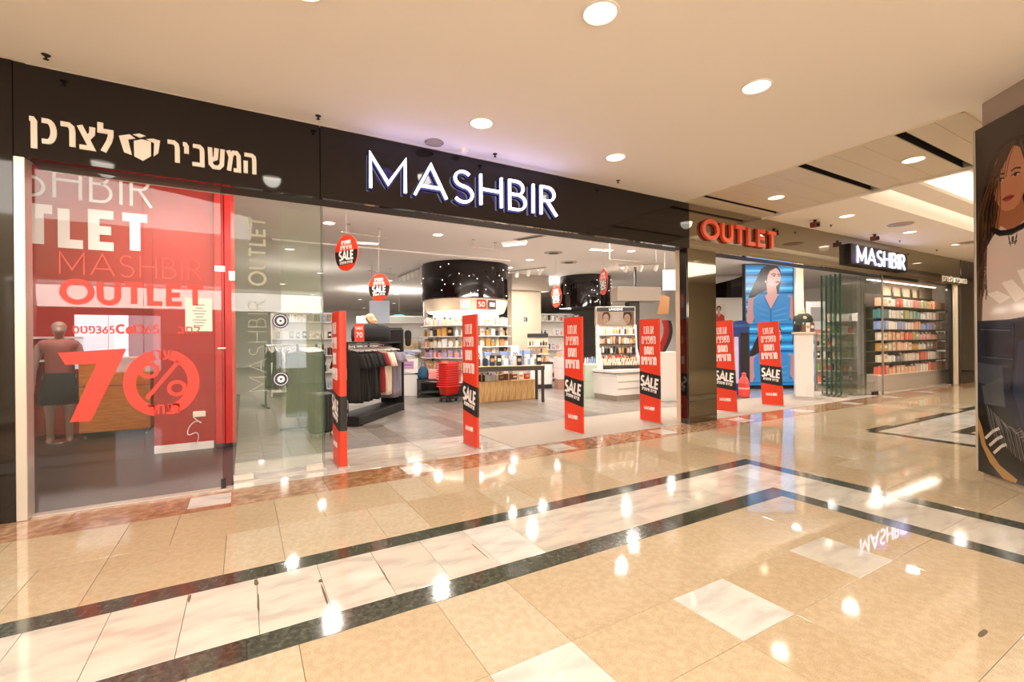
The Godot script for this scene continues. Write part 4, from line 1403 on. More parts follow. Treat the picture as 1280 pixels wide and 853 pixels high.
# ---------------------------------------------------------------- gates wrapped in sale print
func build_gates():
	var gates := [
		[0.955, 0.1, 0.0, "red sale totem nearest the camera, beside the glass door panel"],
		[2.625, 0.045, 0.0, "red sale totem standing before the wooden box and dark table"],
		[4.36, 0.045, 0.0, "red sale totem third from the left, before the pale counters"],
		[5.99, 0.045, 0.0, "red sale totem just left of the black column"],
		[8.05, 0.045, -0.05, "red sale totem half hidden behind the black column"],
		[9.58, 0.045, -0.05, "red sale totem standing before the large lit screen"]]
	for g in gates:
		var t: float = g[1]
		var o := thing("sale_totem", g[3], "sale totem", Vector3(g[0], 0, -0.45), 0.0, "red sale totems across the entrances")
		o.rotation.x = g[2]
		part("base_plate", box(Vector3(t + 0.03, 0.012, 0.47), 0.003, true), M("steel"), o)
		# cover: a rounded slab
		var outline := []
		for k in 24:
			var a := TAU * k / 24.0
			outline.append(Vector2(signf(cos(a)) * pow(absf(cos(a)), 0.35) * t * 0.5, signf(sin(a)) * pow(absf(sin(a)), 0.35) * 0.225))
		part("cover", slab(outline, 0.012, 1.755), M("gate_red"), o)
		var wrap := begin()
		for k in 24:
			var a: Vector2 = outline[k] * 1.004
			var b: Vector2 = outline[(k + 1) % 24] * 1.004
			var q := []
			for e in [[a, 0.44], [b, 0.44], [b, 0.83], [a, 0.83]]:
				q.append(Vector3(e[0].x + signf(e[0].x) * 0.0006, e[1] - 0.14 * e[0].y, e[0].y))
			face(wrap, q, Vector3(a.x + b.x, 0, a.y + b.y))
		part("black_band", wrap.commit(), M("print_black"), o)
		for side in [-1.0, 1.0]:
			var rot := Vector3(0, side * PI / 2, 0)
			var px: float = side * (t * 0.5 + 0.0012)
			var i := 0
			for q in [["אנחנו", 1.50, 0.22], ["משפצים", 1.33, 0.31], ["ואתם", 1.15, 0.20], ["מרוויחים", 0.975, 0.33]]:
				part("headline", text_mesh(q[0], 0.132, 0.021 if i > 1 else 0.013, q[2], 0.0012, 0.3), M("print_white"), o, Vector3(px, q[1], side * q[2] * 0.5), rot)
				i += 1
			part("sale_word", text_mesh("SALE", 0.165, 0.036, 0.39, 0.0012, 0.16), M("print_white"), o, Vector3(px, 0.595 - (0.027 if side > 0 else -0.027), side * 0.195), Vector3(0, side * PI / 2, side * 0.14))
			part("small_line", text_mesh("מכירת שיפוצים", 0.048, 0.01, 0.32, 0.0012, 0.24), M("print_white"), o, Vector3(px, 0.52 - (0.022 if side > 0 else -0.022), side * 0.16), Vector3(0, side * PI / 2, side * 0.14))
			part("logo", text_mesh("MASHBIR", 0.055, 0.010, 0.23, 0.0012, 0.17), M("print_white"), o, Vector3(px, 0.205, side * 0.115), rot)

# ---------------------------------------------------------------- poster pillar
func build_pillar():
	var p := struct_node("pillar", "square corridor pillar turned cornerwise with a glossy poster on its face", "pillar")
	p.position = Vector3(6.24, 0, 3.565)
	var ex := Vector3(-0.64, 0, 0.768)
	var ez := ex.cross(Vector3.UP)
	p.basis = Basis(ex, Vector3.UP, ez)
	span("core", Vector3(0.03, 0.08, -0.95), Vector3(0.95, CEIL, -0.03), M("warm_grey"), p, 0.004)
	span("plinth", Vector3(0.02, 0.0, -0.96), Vector3(0.98, 0.085, -0.02), M("beige0"), p, 0.003)
	span("side_cladding", Vector3(-0.005, 0.085, -0.98), Vector3(0.03, 3.42, 0.0), M("black_column"), p)
	span("edge_trim", Vector3(-0.01, 0.085, -0.03), Vector3(0.014, 3.42, 0.022), M("steel_light"), p, 0.003)
	var o := thing("pillar_poster", "tall glossy poster of a woman in a white tee on the right pillar", "poster", p.position + ez * 0.001)
	o.basis = p.basis
	part("panel", box(Vector3(0.93, 3.335, 0.03), 0.002, true), M("black"), o, Vector3(0.48, 0.085, 0.0))
	part("print", picture(0.92, 3.33), print_mat("pillar_print", pillar_image(), 0.08), o, Vector3(0.016, 0.0875, 0.0158))

func pillar_image() -> Image:
	var im := Image.create(512, 1852, false, Image.FORMAT_RGB8)
	im.fill(Color("3a322b"))
	# y runs down: 0 is 3.42 m, 1 is 0.085 m; x: 0.92 m wide
	speckle(im, 40, 0.0, 0.0, 1.0, 0.3, [Color("241f1b"), Color("463a30")], 0.16, 0.5)
	# hair
	poly(im, [0.16, 0.12, 0.26, 0.085, 0.42, 0.07, 0.58, 0.08, 0.7, 0.12, 0.76, 0.2, 0.8, 0.3, 0.84, 0.4, 0.7, 0.36, 0.6, 0.28, 0.3, 0.28, 0.22, 0.36, 0.14, 0.46, 0.02, 0.52, 0.04, 0.4, 0.02, 0.3, 0.08, 0.2], Color("35241a"))
	poly(im, [0.3, 0.22, 0.52, 0.22, 0.6, 0.315, 0.22, 0.315], Color("9a6244"))
	brush(im, 0.41, 0.275, 0.2, 0.04, Color("54301f"), 0.9)
	paint_face(im, 0.4, 0.178, 0.2, 0.088, Color("b87c5c"), Color("583122"), Color("93463a"), -0.08)
	brush(im, 0.55, 0.18, 0.12, 0.1, Color("4a2a1e"), 0.6)
	# strands over and beside the face
	for i in 22:
		var x := 0.03 + 0.011 * i
		line(im, [0.34 + 0.006 * i, 0.083, 0.19 + 0.005 * i, 0.15, x + 0.04 * sin(i * 1.9), 0.25, x - 0.02 + 0.03 * cos(i * 1.3), 0.36, 0.03 + 0.006 * i, 0.47 - 0.012 * (i % 5)], 0.0024, [Color("4d3526"), Color("23170f"), Color("66472f")][i % 3])
	for i in 16:
		var x := 0.62 + 0.013 * i
		line(im, [0.5 + 0.005 * i, 0.085, 0.58 + 0.008 * i, 0.16, x + 0.02 * sin(i * 2.3), 0.27, x + 0.03, 0.38], 0.0024, [Color("3d291d"), Color("20150f"), Color("553b29")][i % 3])
	for i in 5:
		line(im, [0.34 + 0.03 * i, 0.088, 0.28 + 0.03 * i, 0.125, 0.27 + 0.022 * i, 0.17], 0.0012, Color("2a1c15"))
	# tee
	poly(im, [0.0, 0.44, 0.1, 0.36, 0.2, 0.325, 0.3, 0.3, 0.42, 0.325, 0.56, 0.3, 0.8, 0.33, 1, 0.4, 1, 0.56, 0.06, 0.56], Color("c3b2a4"))
	poly(im, [0.0, 0.42, 0.1, 0.37, 0.06, 0.56, 0.0, 0.56], Color("5d4c40"))
	for i in 9:
		brush(im, 0.16 + 0.1 * i, 0.42 + 0.03 * (i % 3), 0.05, 0.09, Color("93806f") if i % 2 else Color("d9cbbf"), 0.5)
	brush(im, 0.5, 0.54, 0.6, 0.03, Color("8d7a6a"), 0.5)
	poly(im, [0.2, 0.296, 0.3, 0.312, 0.42, 0.317, 0.54, 0.308, 0.62, 0.29, 0.65, 0.297, 0.56, 0.322, 0.42, 0.332, 0.28, 0.327, 0.17, 0.306], Color("211c19"))
	for i in 10:
		line(im, [0.06 + 0.008 * i, 0.33, 0.03 + 0.01 * i, 0.42, 0.02 + 0.012 * i, 0.5 - 0.01 * (i % 4)], 0.002, [Color("4d3526"), Color("2b1d15")][i % 2])
	soften(im, 2)
	# small three-leaf emblem on the tee
	ell(im, 0.43, 0.3435, 0.014, 0.0075, Color("1d1917"))
	ell(im, 0.396, 0.347, 0.02, 0.0055, Color("1d1917"), 0.9)
	ell(im, 0.464, 0.347, 0.02, 0.0055, Color("1d1917"), -0.9)
	line(im, [0.385, 0.353, 0.475, 0.3515], 0.0018, Color("1d1917"))
	line(im, [0.395, 0.3565, 0.465, 0.3555], 0.0012, Color("1d1917"))
	# three large slanted stripes
	for i in 3:
		var x := 0.13 + 0.17 * i
		var h := 0.022 + 0.026 * i
		poly(im, [x, 0.505 - h, x + 0.12, 0.5 - h, x + 0.28, 0.5, x + 0.15, 0.515], Color("ddd2c8"))
	# jeans
	poly(im, [0.0, 0.56, 0.3, 0.562, 0.6, 0.553, 1, 0.565, 1, 1.0, 0.0, 1.0], Color("2b2d36"))
	poly(im, [0.08, 0.58, 0.42, 0.58, 0.42, 0.66, 0.1, 0.665], Color("22242c"))
	poly(im, [0.48, 0.62, 0.8, 0.59, 1, 0.64, 1, 0.92, 0.7, 0.92, 0.54, 0.86, 0.42, 0.76], Color("343a4a"))
	speckle(im, 160, 0.0, 0.57, 1.0, 0.9, [Color("3f465a"), Color("1e2028"), Color("2c3140")], 0.07, 0.3)
	line(im, [0.44, 0.57, 0.43, 0.66, 0.4, 0.75], 0.0035, Color("17181d"))
	line(im, [0.04, 0.585, 0.4, 0.59], 0.002, Color("545a6a"))
	line(im, [0.06, 0.665, 0.42, 0.668], 0.002, Color("545a6a"))
	poly(im, [0.0, 0.68, 0.3, 0.69, 0.32, 0.75, 0.0, 0.74], Color("43474e"))
	poly(im, [0.05, 0.75, 0.3, 0.72, 0.34, 0.82, 0.1, 0.82], Color("4e5153"))
	poly(im, [0.0, 0.8, 0.34, 0.8, 0.6, 0.9, 1, 0.93, 1, 1, 0, 1], Color("2a2724"))
	soften(im, 3)
	# trainer
	poly(im, [0.0, 0.84, 0.14, 0.83, 0.34, 0.86, 0.5, 0.92, 0.6, 0.97, 0.5, 1.0, 0.3, 1.0, 0.1, 0.95, 0.0, 0.9], Color("211f1c"))
	poly(im, [0.0, 0.84, 0.05, 0.87, 0.1, 0.92, 0.26, 0.965, 0.46, 0.99, 0.44, 1.0, 0.3, 1.0, 0.14, 0.965, 0.04, 0.92, 0.0, 0.88], Color("a8804a"))
	for i in 3:
		line(im, [0.09 + 0.05 * i, 0.9 + 0.018 * i, 0.18 + 0.05 * i, 0.875 + 0.018 * i, 0.26 + 0.04 * i, 0.862 + 0.02 * i], 0.008, Color("c9bfb2"))
	for i in 26:
		line(im, [0.1 + 0.02 * i, 0.8 + 0.004 * i, 0.14 + 0.022 * i, 0.85 + 0.005 * (i % 4), 0.18 + 0.024 * i, 0.885 + 0.004 * i], 0.0012, Color("a9a6a0") if i % 2 else Color("6c6d70"))
	soften(im, 2)
	return im

# ---------------------------------------------------------------- clothes
func shirt_mesh(w: float, length: float, thick: float, sd: int, sleeve := 0.24) -> Mesh:
	# hanging shirt: origin at the neck, width along x, thickness along z, hem at -length
	var key := "shirt %.3f %.3f %.3f %d %.3f" % [w, length, thick, sd, sleeve]
	if meshes.has(key):
		return meshes[key]
	var st := begin()
	var rings := []
	var rows := [[0.0, 0.2, 0.5], [-0.03, 0.45, 0.8], [-0.07, 0.9, 0.9], [-0.14, 1.0, 1.0], [-0.26, 0.92, 1.0], [-0.45, 0.9, 1.1], [-0.7, 0.93, 1.2], [-0.88, 0.96, 1.25], [-1.0, 0.97, 1.25]]
	for r in rows:
		var wave: float = clampf(-r[0], 0.0, 1.0) * 0.35
		rings.append(ellipse_ring(Vector3(0.01 * sin(sd + r[0] * 5.0), r[0] * length, 0.012 * sin(sd * 2.0 + r[0] * 4.0)), w * 0.5 * r[1], thick * 0.5 * r[2], 22, wave, 5, sd * 1.3 + r[0] * 1.5))
	add_loft(st, rings)
	if sleeve > 0.0:
		for s in [-1.0, 1.0]:
			var sl := []
			for k in 4:
				var t := k / 3.0
				var c := Vector3(s * (w * 0.42 + 0.09 * t), -0.05 - sleeve * t, 0)
				sl.append(ellipse_ring(c, 0.055 - 0.005 * t + 0.02, thick * 0.42, 14, 0.1, 3, sd))
			add_loft(st, sl)
	st.generate_normals()
	meshes[key] = st.commit()
	return meshes[key]

func garment(label: String, at: Vector3, turn: float, c: Color, length: float, w: float, sd: int, group: String, sleeve := 0.24, thick := 0.075) -> Node3D:
	var o := thing("shirt", label, "shirt", at, turn, group)
	part("cloth", shirt_mesh(w, length, thick, sd, sleeve), col_mat(c, 0.9), o, Vector3(0, -0.1, 0))
	part("hanger", tube([Vector3(-w * 0.4, -0.105, 0), Vector3(-0.04, -0.06, 0), Vector3(0, -0.035, 0), Vector3(0.04, -0.06, 0), Vector3(w * 0.4, -0.105, 0)], 0.011, 6), M("vinyl_white"), o)
	part("hook", tube([Vector3(0, -0.035, 0), Vector3(0, -0.005, 0), Vector3(0.014, 0.012, 0), Vector3(0.0, 0.024, 0), Vector3(-0.014, 0.014, 0)], 0.003, 5), M("chrome"), o)
	return o

func rack(label: String, a: Vector3, b: Vector3, y: float, shelf: bool):
	var o := thing("clothes_rack", label, "clothes rack", Vector3(a.x, 0, a.z), atan2(-(b.z - a.z), b.x - a.x))
	var l := a.distance_to(b)
	for x in [0.0, l]:
		part("post", box(Vector3(0.035, y + 0.02, 0.035), 0.003, true), M("black"), o, Vector3(x, 0, 0))
		part("foot", box(Vector3(0.05, 0.03, 0.55), 0.004, true), M("black"), o, Vector3(x, 0, 0))
	part("rail", tube([Vector3(0, y, 0), Vector3(l, y, 0)], 0.014, 10), M("chrome"), o)
	if shelf:
		part("shelf", box(Vector3(l + 0.1, 0.03, 0.4), 0.004), M("black"), o, Vector3(l * 0.5, y + 0.035, 0))
		part("platform", box(Vector3(l + 0.15, 0.16, 0.5), 0.006, true), M("black"), o, Vector3(l * 0.5, 0.0, 0))
		part("end_panel", box(Vector3(0.03, y + 0.3, 0.5), 0.003, true), M("black"), o, Vector3(l + 0.06, 0.0, 0))

func hang_row(a: Vector3, b: Vector3, y: float, items: Array, group: String):
	# items: [colour, length, width, label, sleeve]
	var d := (b - a)
	var turn := atan2(-d.z, d.x) + PI / 2
	for i in items.size():
		var p := a + d * ((i + 0.5) / items.size())
		garment(items[i][3], Vector3(p.x, y - 0.012, p.z), turn + 0.12 * sin(i * 2.3), items[i][0], items[i][1], items[i][2], i % 4, group, items[i][4])

func dummy_head(o: Node3D, at: Vector3, turn: float, m: Material):
	var b := [[Vector3(0, 0.0, 0), Vector3(0, 0.13, 0.0), 0.055, 0.05], [Vector3(0, 0.2, 0.01), Vector3(0, 0.255, -0.012), 0.072, 0.088], [Vector3(0, 0.16, 0.045), Vector3(0, 0.2, 0.04), 0.038, 0.06],
		[Vector3(0, 0.225, 0.09), Vector3(0, 0.195, 0.112), 0.01, 0.014], [Vector3(-0.02, 0.165, 0.083), Vector3(0.02, 0.165, 0.083), 0.011, 0.011], [Vector3(-0.085, 0.2, 0.0), Vector3(-0.085, 0.225, -0.01), 0.013, 0.017], [Vector3(0.085, 0.2, 0.0), Vector3(0.085, 0.225, -0.01), 0.013, 0.017]]
	if not meshes.has("dummy_head"):
		meshes["dummy_head"] = body(b, 0.008, 0.02)
	part("head", meshes["dummy_head"], m, o, at, Vector3(0, turn, 0))

func build_store_left():
	var black := Color("1b1918")
	var a := Vector3(1.5, 0, -2.95)
	var b := Vector3(2.62, 0, -4.3)
	rack("black clothes rack with shirts and a black platform behind the first totem", a, b, 1.36, true)
	var row := []
	for i in 9:
		row.append([black if i % 3 else Color("24211f"), 0.86 + 0.03 * (i % 2), 0.46, "black shirt on the front rack, %s from the near end" % ORD[i], 0.24])
	for i in 2:
		row.append([Color("8c1f24"), 0.8, 0.46, "dark red shirt on the front rack, %s from the black ones" % ["first", "second"][i], 0.24])
	for i in 3:
		row.append([Color("d9c9b2"), 0.86, 0.48, "cream shirt on the front rack, %s from the red ones" % ORD[i], 0.26])
	for i in 4:
		row.append([Color("7a7079"), 0.95, 0.5, "mauve grey long shirt on the front rack, %s behind the cream ones" % ORD[i], 0.2])
	hang_row(a, b, 1.36, row, "shirts on the front clothes rack")
	a = Vector3(0.75, 0, -3.0)
	b = Vector3(1.2, 0, -4.4)
	rack("low black clothes rack with dark trousers behind the glass door panel", a, b, 1.36, false)
	row = []
	for i in 12:
		row.append([black if i % 2 else Color("2a2726"), 1.05, 0.4, "long black garment on the rack behind the glass door, %s from the near end" % ORD[i], 0.0])
	hang_row(a, b, 1.36, row, "black garments on the second clothes rack")
	# bust with a draped dark top
	var m := thing("mannequin", "bald beige shop mannequin in a black draped top above the front rack", "mannequin", Vector3(2.06, 0, -3.62))
	var t := [[Vector3(0, 1.5, 0), Vector3(0, 1.52, 0.01), 0.07, 0.07], [Vector3(-0.18, 1.5, 0), Vector3(0.18, 1.5, 0), 0.07, 0.07], [Vector3(0, 1.5, 0), Vector3(0, 1.6, 0.0), 0.09, 0.055]]
	part("torso", body(t, 0.016, 0.06), M("skin_dummy"), m)
	var dr := []
	for q in [[1.413, 0.33, 0.16], [1.5, 0.345, 0.165], [1.63, 0.34, 0.15], [1.69, 0.31, 0.13], [1.72, 0.2, 0.1], [1.74, 0.09, 0.08]]:
		dr.append(rect_ring(q[0], q[1], q[2]))
	part("draped_top", loft(dr), M("black_matt"), m)
	dummy_head(m, Vector3(0, 1.6, 0), 0.9, M("skin_dummy"))
	# small red sale card and the pale blue panel behind the mannequin
	var c := thing("sale_card", "small red percent sale card standing on the front clothes rack", "sign", Vector3(1.78, 1.41, -3.3), -0.35)
	part("card", box(Vector3(0.17, 0.32, 0.008), 0.0, true), M("gate_red"), c)
	part("figure", text_mesh("70", 0.09, 0.014, 0.11, 0.002), M("print_white"), c, Vector3(-0.055, 0.08, 0.005))
	part("figure", text_mesh("SALE", 0.05, 0.01, 0.12, 0.002), M("print_white"), c, Vector3(-0.06, 0.22, 0.005))
	var pn := thing("picture_board", "pale blue grey picture panel hanging behind the mannequin head", "panel", Vector3(3.3, 1.95, -7.9), -0.3)
	part("board", box(Vector3(0.55, 0.62, 0.02), 0.003, true), col_mat(Color("b9c4d6"), 0.5), pn)
	for x in [-0.2, 0.2]:
		part("wire", tube([Vector3(x, 0.62, 0), Vector3(x, STORE_CEIL - 1.95, 0)], 0.004, 5), M("steel"), pn)
	# white stand with folded clothes
	var s := thing("display_stand", "white boxy display stand right of the front clothes rack", "display stand", Vector3(3.6, 0, -6.75), -0.45)
	part("body", box(Vector3(0.86, 0.56, 0.5), 0.006, true), M("white_paint"), s)
	part("lower_edge", box(Vector3(0.87, 0.01, 0.51), 0.0), M("dark_grey"), s, Vector3(0, 0.565, 0))
	part("top", box(Vector3(0.7, 0.02, 0.5), 0.003, true), M("white_paint"), s, Vector3(0, 0.99, 0))
	part("riser", box(Vector3(0.66, 0.42, 0.4), 0.005, true), M("white_paint"), s, Vector3(0, 0.57, 0))
	var sg := thing("stand_sign", "white card with a violet printed panel on the front of the display stand", "sign", Vector3(3.62, 0.6, -6.5), -0.45)
	part("card", box(Vector3(0.6, 0.38, 0.006), 0.0, true), M("vinyl_white"), sg)
	part("print", box(Vector3(0.34, 0.2, 0.002), 0.0, true), col_mat(Color("b98fb4"), 0.6), sg, Vector3(0.02, 0.1, 0.004))
	part("print_line", box(Vector3(0.24, 0.03, 0.002), 0.0, true), col_mat(Color("8a4f8e"), 0.6), sg, Vector3(0.02, 0.19, 0.006))
	for i in 9:
		var cc: Color = [Color("b4bccb"), Color("a3b5c9"), Color("c9ced6"), Color("aeb0c4")][i % 4]
		var o := thing("folded_shirt", "%s folded shirt in the heap on the display stand, %s from the left" % [["pale blue", "blue grey", "light grey", "lilac grey"][i % 4], ORD[i]], "shirt", Vector3(3.6 + 0.085 * (i - 4) * cos(0.45), 1.01 + 0.05 * (i % 3), -6.75 + 0.085 * (i - 4) * sin(0.45)), -0.45 + 0.3 * sin(i * 1.7), "folded shirts heaped on the display stand")
		var rg := []
		for q in [[0.0, 0.8], [0.02, 1.0], [0.05, 0.96], [0.075, 0.8], [0.09, 0.45]]:
			rg.append(ellipse_ring(Vector3(0, q[0], 0), 0.16 * q[1], 0.2 * q[1], 18, 0.12, 5, i * 1.1 + q[0] * 20.0))
		part("cloth", loft(rg), col_mat(cc, 0.95), o)
	# red basket stack
	var wire := thing("basket_base", "black wire trolley base under the stack of red baskets", "trolley", Vector3(4.14, 0, -4.9), 0.35)
	for k in 4:
		part("wheel", lathe([[0.02, 0], [0.035, 0.01], [0.035, 0.03], [0.02, 0.04]], 12), M("black"), wire, Vector3([-0.14, 0.14, -0.14, 0.14][k], 0.035, [-0.1, -0.1, 0.1, 0.1][k]), Vector3(0, 0, PI / 2))
	part("tray", box(Vector3(0.36, 0.03, 0.28), 0.004, true), M("black"), wire, Vector3(0, 0.07, 0))
	for k in 8:
		part("wire", box(Vector3(0.006, 0.08, 0.006), 0.0, true), M("black"), wire, Vector3(-0.16 + 0.046 * k, 0.09, 0.12))
	for i in 11:
		var o := thing("shopping_basket", "red plastic shopping basket, %s from the bottom of the stack" % ORD[i], "basket", Vector3(4.14, 0.17 + 0.0535 * i, -4.9), 0.35, "red shopping baskets stacked in a pile")
		var rings := []
		for q in [[0.0, 0.78], [0.16, 0.92], [0.2, 0.95]]:
			rings.append(rect_ring(q[0], 0.23 * q[1], 0.165 * q[1]))
		for q in [[0.2, 0.9], [0.16, 0.87], [0.01, 0.73]]:
			rings.append(rect_ring(q[0], 0.23 * q[1], 0.165 * q[1]))
		if not meshes.has("basket"):
			meshes["basket"] = loft(rings)
			meshes["basket_rim"] = loft([rect_ring(0.185, 0.225, 0.162), rect_ring(0.18, 0.258, 0.19), rect_ring(0.2, 0.258, 0.19), rect_ring(0.2, 0.225, 0.162)], false)
		part("tub", meshes["basket"], M("basket_red"), o)
		part("rim", meshes["basket_rim"], M("basket_red"), o)
		if i == 10:
			part("handle", tube([Vector3(-0.2, 0.2, 0.16), Vector3(-0.15, 0.225, 0.12), Vector3(0.15, 0.225, 0.12), Vector3(0.2, 0.2, 0.16)], 0.008, 6), M("basket_red"), o)
			part("handle", tube([Vector3(-0.2, 0.2, -0.16), Vector3(-0.15, 0.225, -0.12), Vector3(0.15, 0.225, -0.12), Vector3(0.2, 0.2, -0.16)], 0.008, 6), M("basket_red"), o)
	# suitcase left of the first totem
	var su := thing("suitcase", "black ribbed suitcase on wheels left of the first red totem", "suitcase", Vector3(0.98, 0, -2.2), 0.5)
	part("shell", box(Vector3(0.3, 0.6, 0.22), 0.03, true), M("black"), su, Vector3(0, 0.06, 0))
	for k in 5:
		part("rib", box(Vector3(0.018, 0.5, 0.232), 0.006, true), M("dark_grey"), su, Vector3(-0.1 + 0.05 * k, 0.11, 0))
	part("handle", tube([Vector3(-0.07, 0.66, 0), Vector3(-0.07, 0.74, 0), Vector3(0.07, 0.74, 0), Vector3(0.07, 0.66, 0)], 0.009, 6), M("dark_grey"), su)
	for k in 4:
		part("wheel", lathe([[0.01, -0.012], [0.03, -0.01], [0.03, 0.01], [0.01, 0.012]], 12), M("steel"), su, Vector3([-0.12, 0.12, -0.12, 0.12][k], 0.03, [-0.08, -0.08, 0.08, 0.08][k]), Vector3(0, 0, PI / 2))
	# low black shelf with a coral box and a teal bag
	var ls := thing("low_shelf", "low black shelf between the display stand and the red baskets", "shelf", Vector3(4.05, 0, -6.0), -0.3)
	part("board", box(Vector3(0.6, 0.04, 0.4), 0.003, true), M("black"), ls, Vector3(0, 0.42, 0))
	for sx in [-0.28, 0.28]:
		part("side", box(Vector3(0.03, 0.42, 0.38), 0.0, true), M("black"), ls, Vector3(sx, 0, 0))
	part("lower_board", box(Vector3(0.56, 0.03, 0.38), 0.0, true), M("dark_grey"), ls, Vector3(0, 0.12, 0))
	var cx := thing("coral_box", "coral cardboard box standing on the low black shelf", "box", ls.position + ls.basis * Vector3(0.12, 0.46, 0.02), -0.3)
	part("body", box(Vector3(0.26, 0.2, 0.2), 0.004, true), col_mat(Color("e48a86"), 0.5), cx)
	part("lid", box(Vector3(0.27, 0.04, 0.21), 0.004, true), col_mat(Color("eaa09a"), 0.5), cx, Vector3(0, 0.18, 0))
	var tb := thing("teal_bag", "dark teal soft bag slumped on the low black shelf", "bag", ls.position + ls.basis * Vector3(-0.15, 0.46, 0.0), -0.3)
	part("sack", loft([ellipse_ring(Vector3(0, 0, 0), 0.12, 0.1, 18, 0.1, 5), ellipse_ring(Vector3(0, 0.1, 0), 0.14, 0.12, 18, 0.12, 4), ellipse_ring(Vector3(0.01, 0.24, 0), 0.12, 0.1, 18, 0.14, 5), ellipse_ring(Vector3(0.01, 0.32, 0), 0.06, 0.05, 18, 0.2, 4)]), col_mat(Color("1f4a63"), 0.8), tb)
	part("handle", tube([Vector3(-0.05, 0.3, 0), Vector3(-0.03, 0.4, 0), Vector3(0.05, 0.4, 0), Vector3(0.07, 0.3, 0)], 0.008, 6), col_mat(Color("1f4a63"), 0.8), tb)
	# far clothing department
	var wu := thing("wall_unit", "white framed wall unit with black shelf and hanging goods at the back", "wall unit", Vector3(5.2, 0, -13.5), -0.25)
	part("panel", box(Vector3(2.6, 2.2, 0.06), 0.004, true), M("white_paint"), wu)
	part("top_beam", box(Vector3(2.7, 0.28, 0.3), 0.006, true), M("white_paint"), wu, Vector3(0, 2.15, 0.1))
	part("dark_shelf", box(Vector3(1.4, 0.04, 0.32), 0.004), M("black"), wu, Vector3(-0.3, 1.95, 0.16))
	part("rail", tube([Vector3(-1.2, 1.55, 0.22), Vector3(1.2, 1.55, 0.22)], 0.012, 8), M("chrome"), wu)
	part("side_post", box(Vector3(0.16, 3.4, 0.2), 0.004, true), M("white_paint"), wu, Vector3(1.35, 0, 0.1))
	for i in 12:
		garment("%s garment on the back wall unit, %s from the left" % [["grey", "black", "white", "beige"][i % 4], ORD[i]], Vector3(5.2, 1.54, -13.5) + Vector3(-1.1 + 0.2 * i, 0, 0.22).rotated(Vector3.UP, -0.25), -0.25 + PI / 2, [Color("6d6a6b"), black, Color("d8d3cc"), Color("a58d70")][i % 4], 0.7, 0.42, i % 4, "garments on the back wall unit", 0.2)
	for k in 3:
		var y := [-9.2, -10.8, -12.6][k] as float
		var x := [5.35, 2.6, 3.6][k] as float
		rack("%s clothes rack in the far clothing department" % ["near", "left", "rear"][k], Vector3(x, 0, y), Vector3(x + 1.1, 0, y - 0.2), 1.3, false)
		var it := []
		for i in 8:
			it.append([[Color("20201f"), Color("8a7a68"), Color("c9c1b6"), Color("5a2426"), Color("3b4048")][(i + k) % 5], 0.75, 0.42, "%s garment on the %s far rack, %s from the left" % [["black", "tan", "light grey", "wine red", "slate"][(i + k) % 5], ["near", "left", "rear"][k], ORD[i]], 0.2])
		hang_row(Vector3(x, 0, y), Vector3(x + 1.1, 0, y - 0.2), 1.3, it, "garments on the %s far rack" % ["near", "left", "rear"][k])
	shelf_unit("stock_shelves", "white stock shelving seen between the glass door panel and the first totem", Vector3(1.5, 0, -8.6), 0.1, 1.8, 2.2, 5, "on the stock shelving behind the left racks", ["carton", "giftbox"], ["grey", "white", "black", "cream", "blue"], 10)
	rack("clothes rack beyond the glass door panel", Vector3(0.4, 0, -6.2), Vector3(1.6, 0, -6.4), 1.35, false)
	var back_row := []
	for i in 9:
		back_row.append([[black, Color("4a4745"), Color("b8b0a6"), Color("2c3142")][i % 4], 0.85, 0.42, "%s garment on the rack beyond the glass door, %s from the left" % [["black", "charcoal", "stone grey", "navy"][i % 4], ORD[i]], 0.2])
	hang_row(Vector3(0.4, 0, -6.2), Vector3(1.6, 0, -6.4), 1.35, back_row, "garments on the rack beyond the glass door")
	# red-topped mannequin and a shopper
	var rm := thing("mannequin", "small distant mannequin in a red top beside the display stand", "mannequin", Vector3(3.75, 0, -8.9), 0.5)
	part("body", human(0.0), M("skin_dummy"), rm)
	part("red_top", body([[Vector3(0, 0.95, 0), Vector3(0, 1.35, 0.0), 0.15, 0.16], [Vector3(-0.17, 1.42, 0), Vector3(0.17, 1.42, 0), 0.075, 0.075], [Vector3(-0.2, 1.4, 0), Vector3(-0.24, 1.15, 0.02), 0.07, 0.065], [Vector3(0.2, 1.4, 0), Vector3(0.24, 1.15, 0.02), 0.07, 0.065]], 0.022, 0.05), col_mat(Color("c4181c"), 0.8), rm)
	part("trousers", body([[Vector3(-0.09, 0.95, 0), Vector3(-0.1, 0.1, 0), 0.11, 0.075], [Vector3(0.09, 0.95, 0), Vector3(0.1, 0.1, 0), 0.11, 0.075]], 0.022, 0.04), M("black_matt"), rm)
	var pe := thing("person", "shopper with long dark hair in a beige jacket seen from behind", "person", Vector3(4.3, 0, -8.5), PI - 0.3)
	part("body", human(0.25), col_mat(Color("b98a6c"), 0.6), pe)
	part("jacket", body([[Vector3(0, 0.85, 0), Vector3(0, 1.3, 0.0), 0.19, 0.17], [Vector3(-0.17, 1.38, 0), Vector3(0.17, 1.38, 0), 0.08, 0.08], [Vector3(-0.21, 1.36, 0), Vector3(-0.27, 1.08, 0.03), 0.075, 0.065], [Vector3(-0.27, 1.08, 0.03), Vector3(-0.2, 0.95, 0.24), 0.062, 0.052], [Vector3(0.21, 1.36, 0), Vector3(0.27, 1.08, 0.03), 0.075, 0.065], [Vector3(0.27, 1.08, 0.03), Vector3(0.2, 0.95, 0.24), 0.062, 0.052]], 0.022, 0.05), col_mat(Color("c8b592"), 0.9), pe)
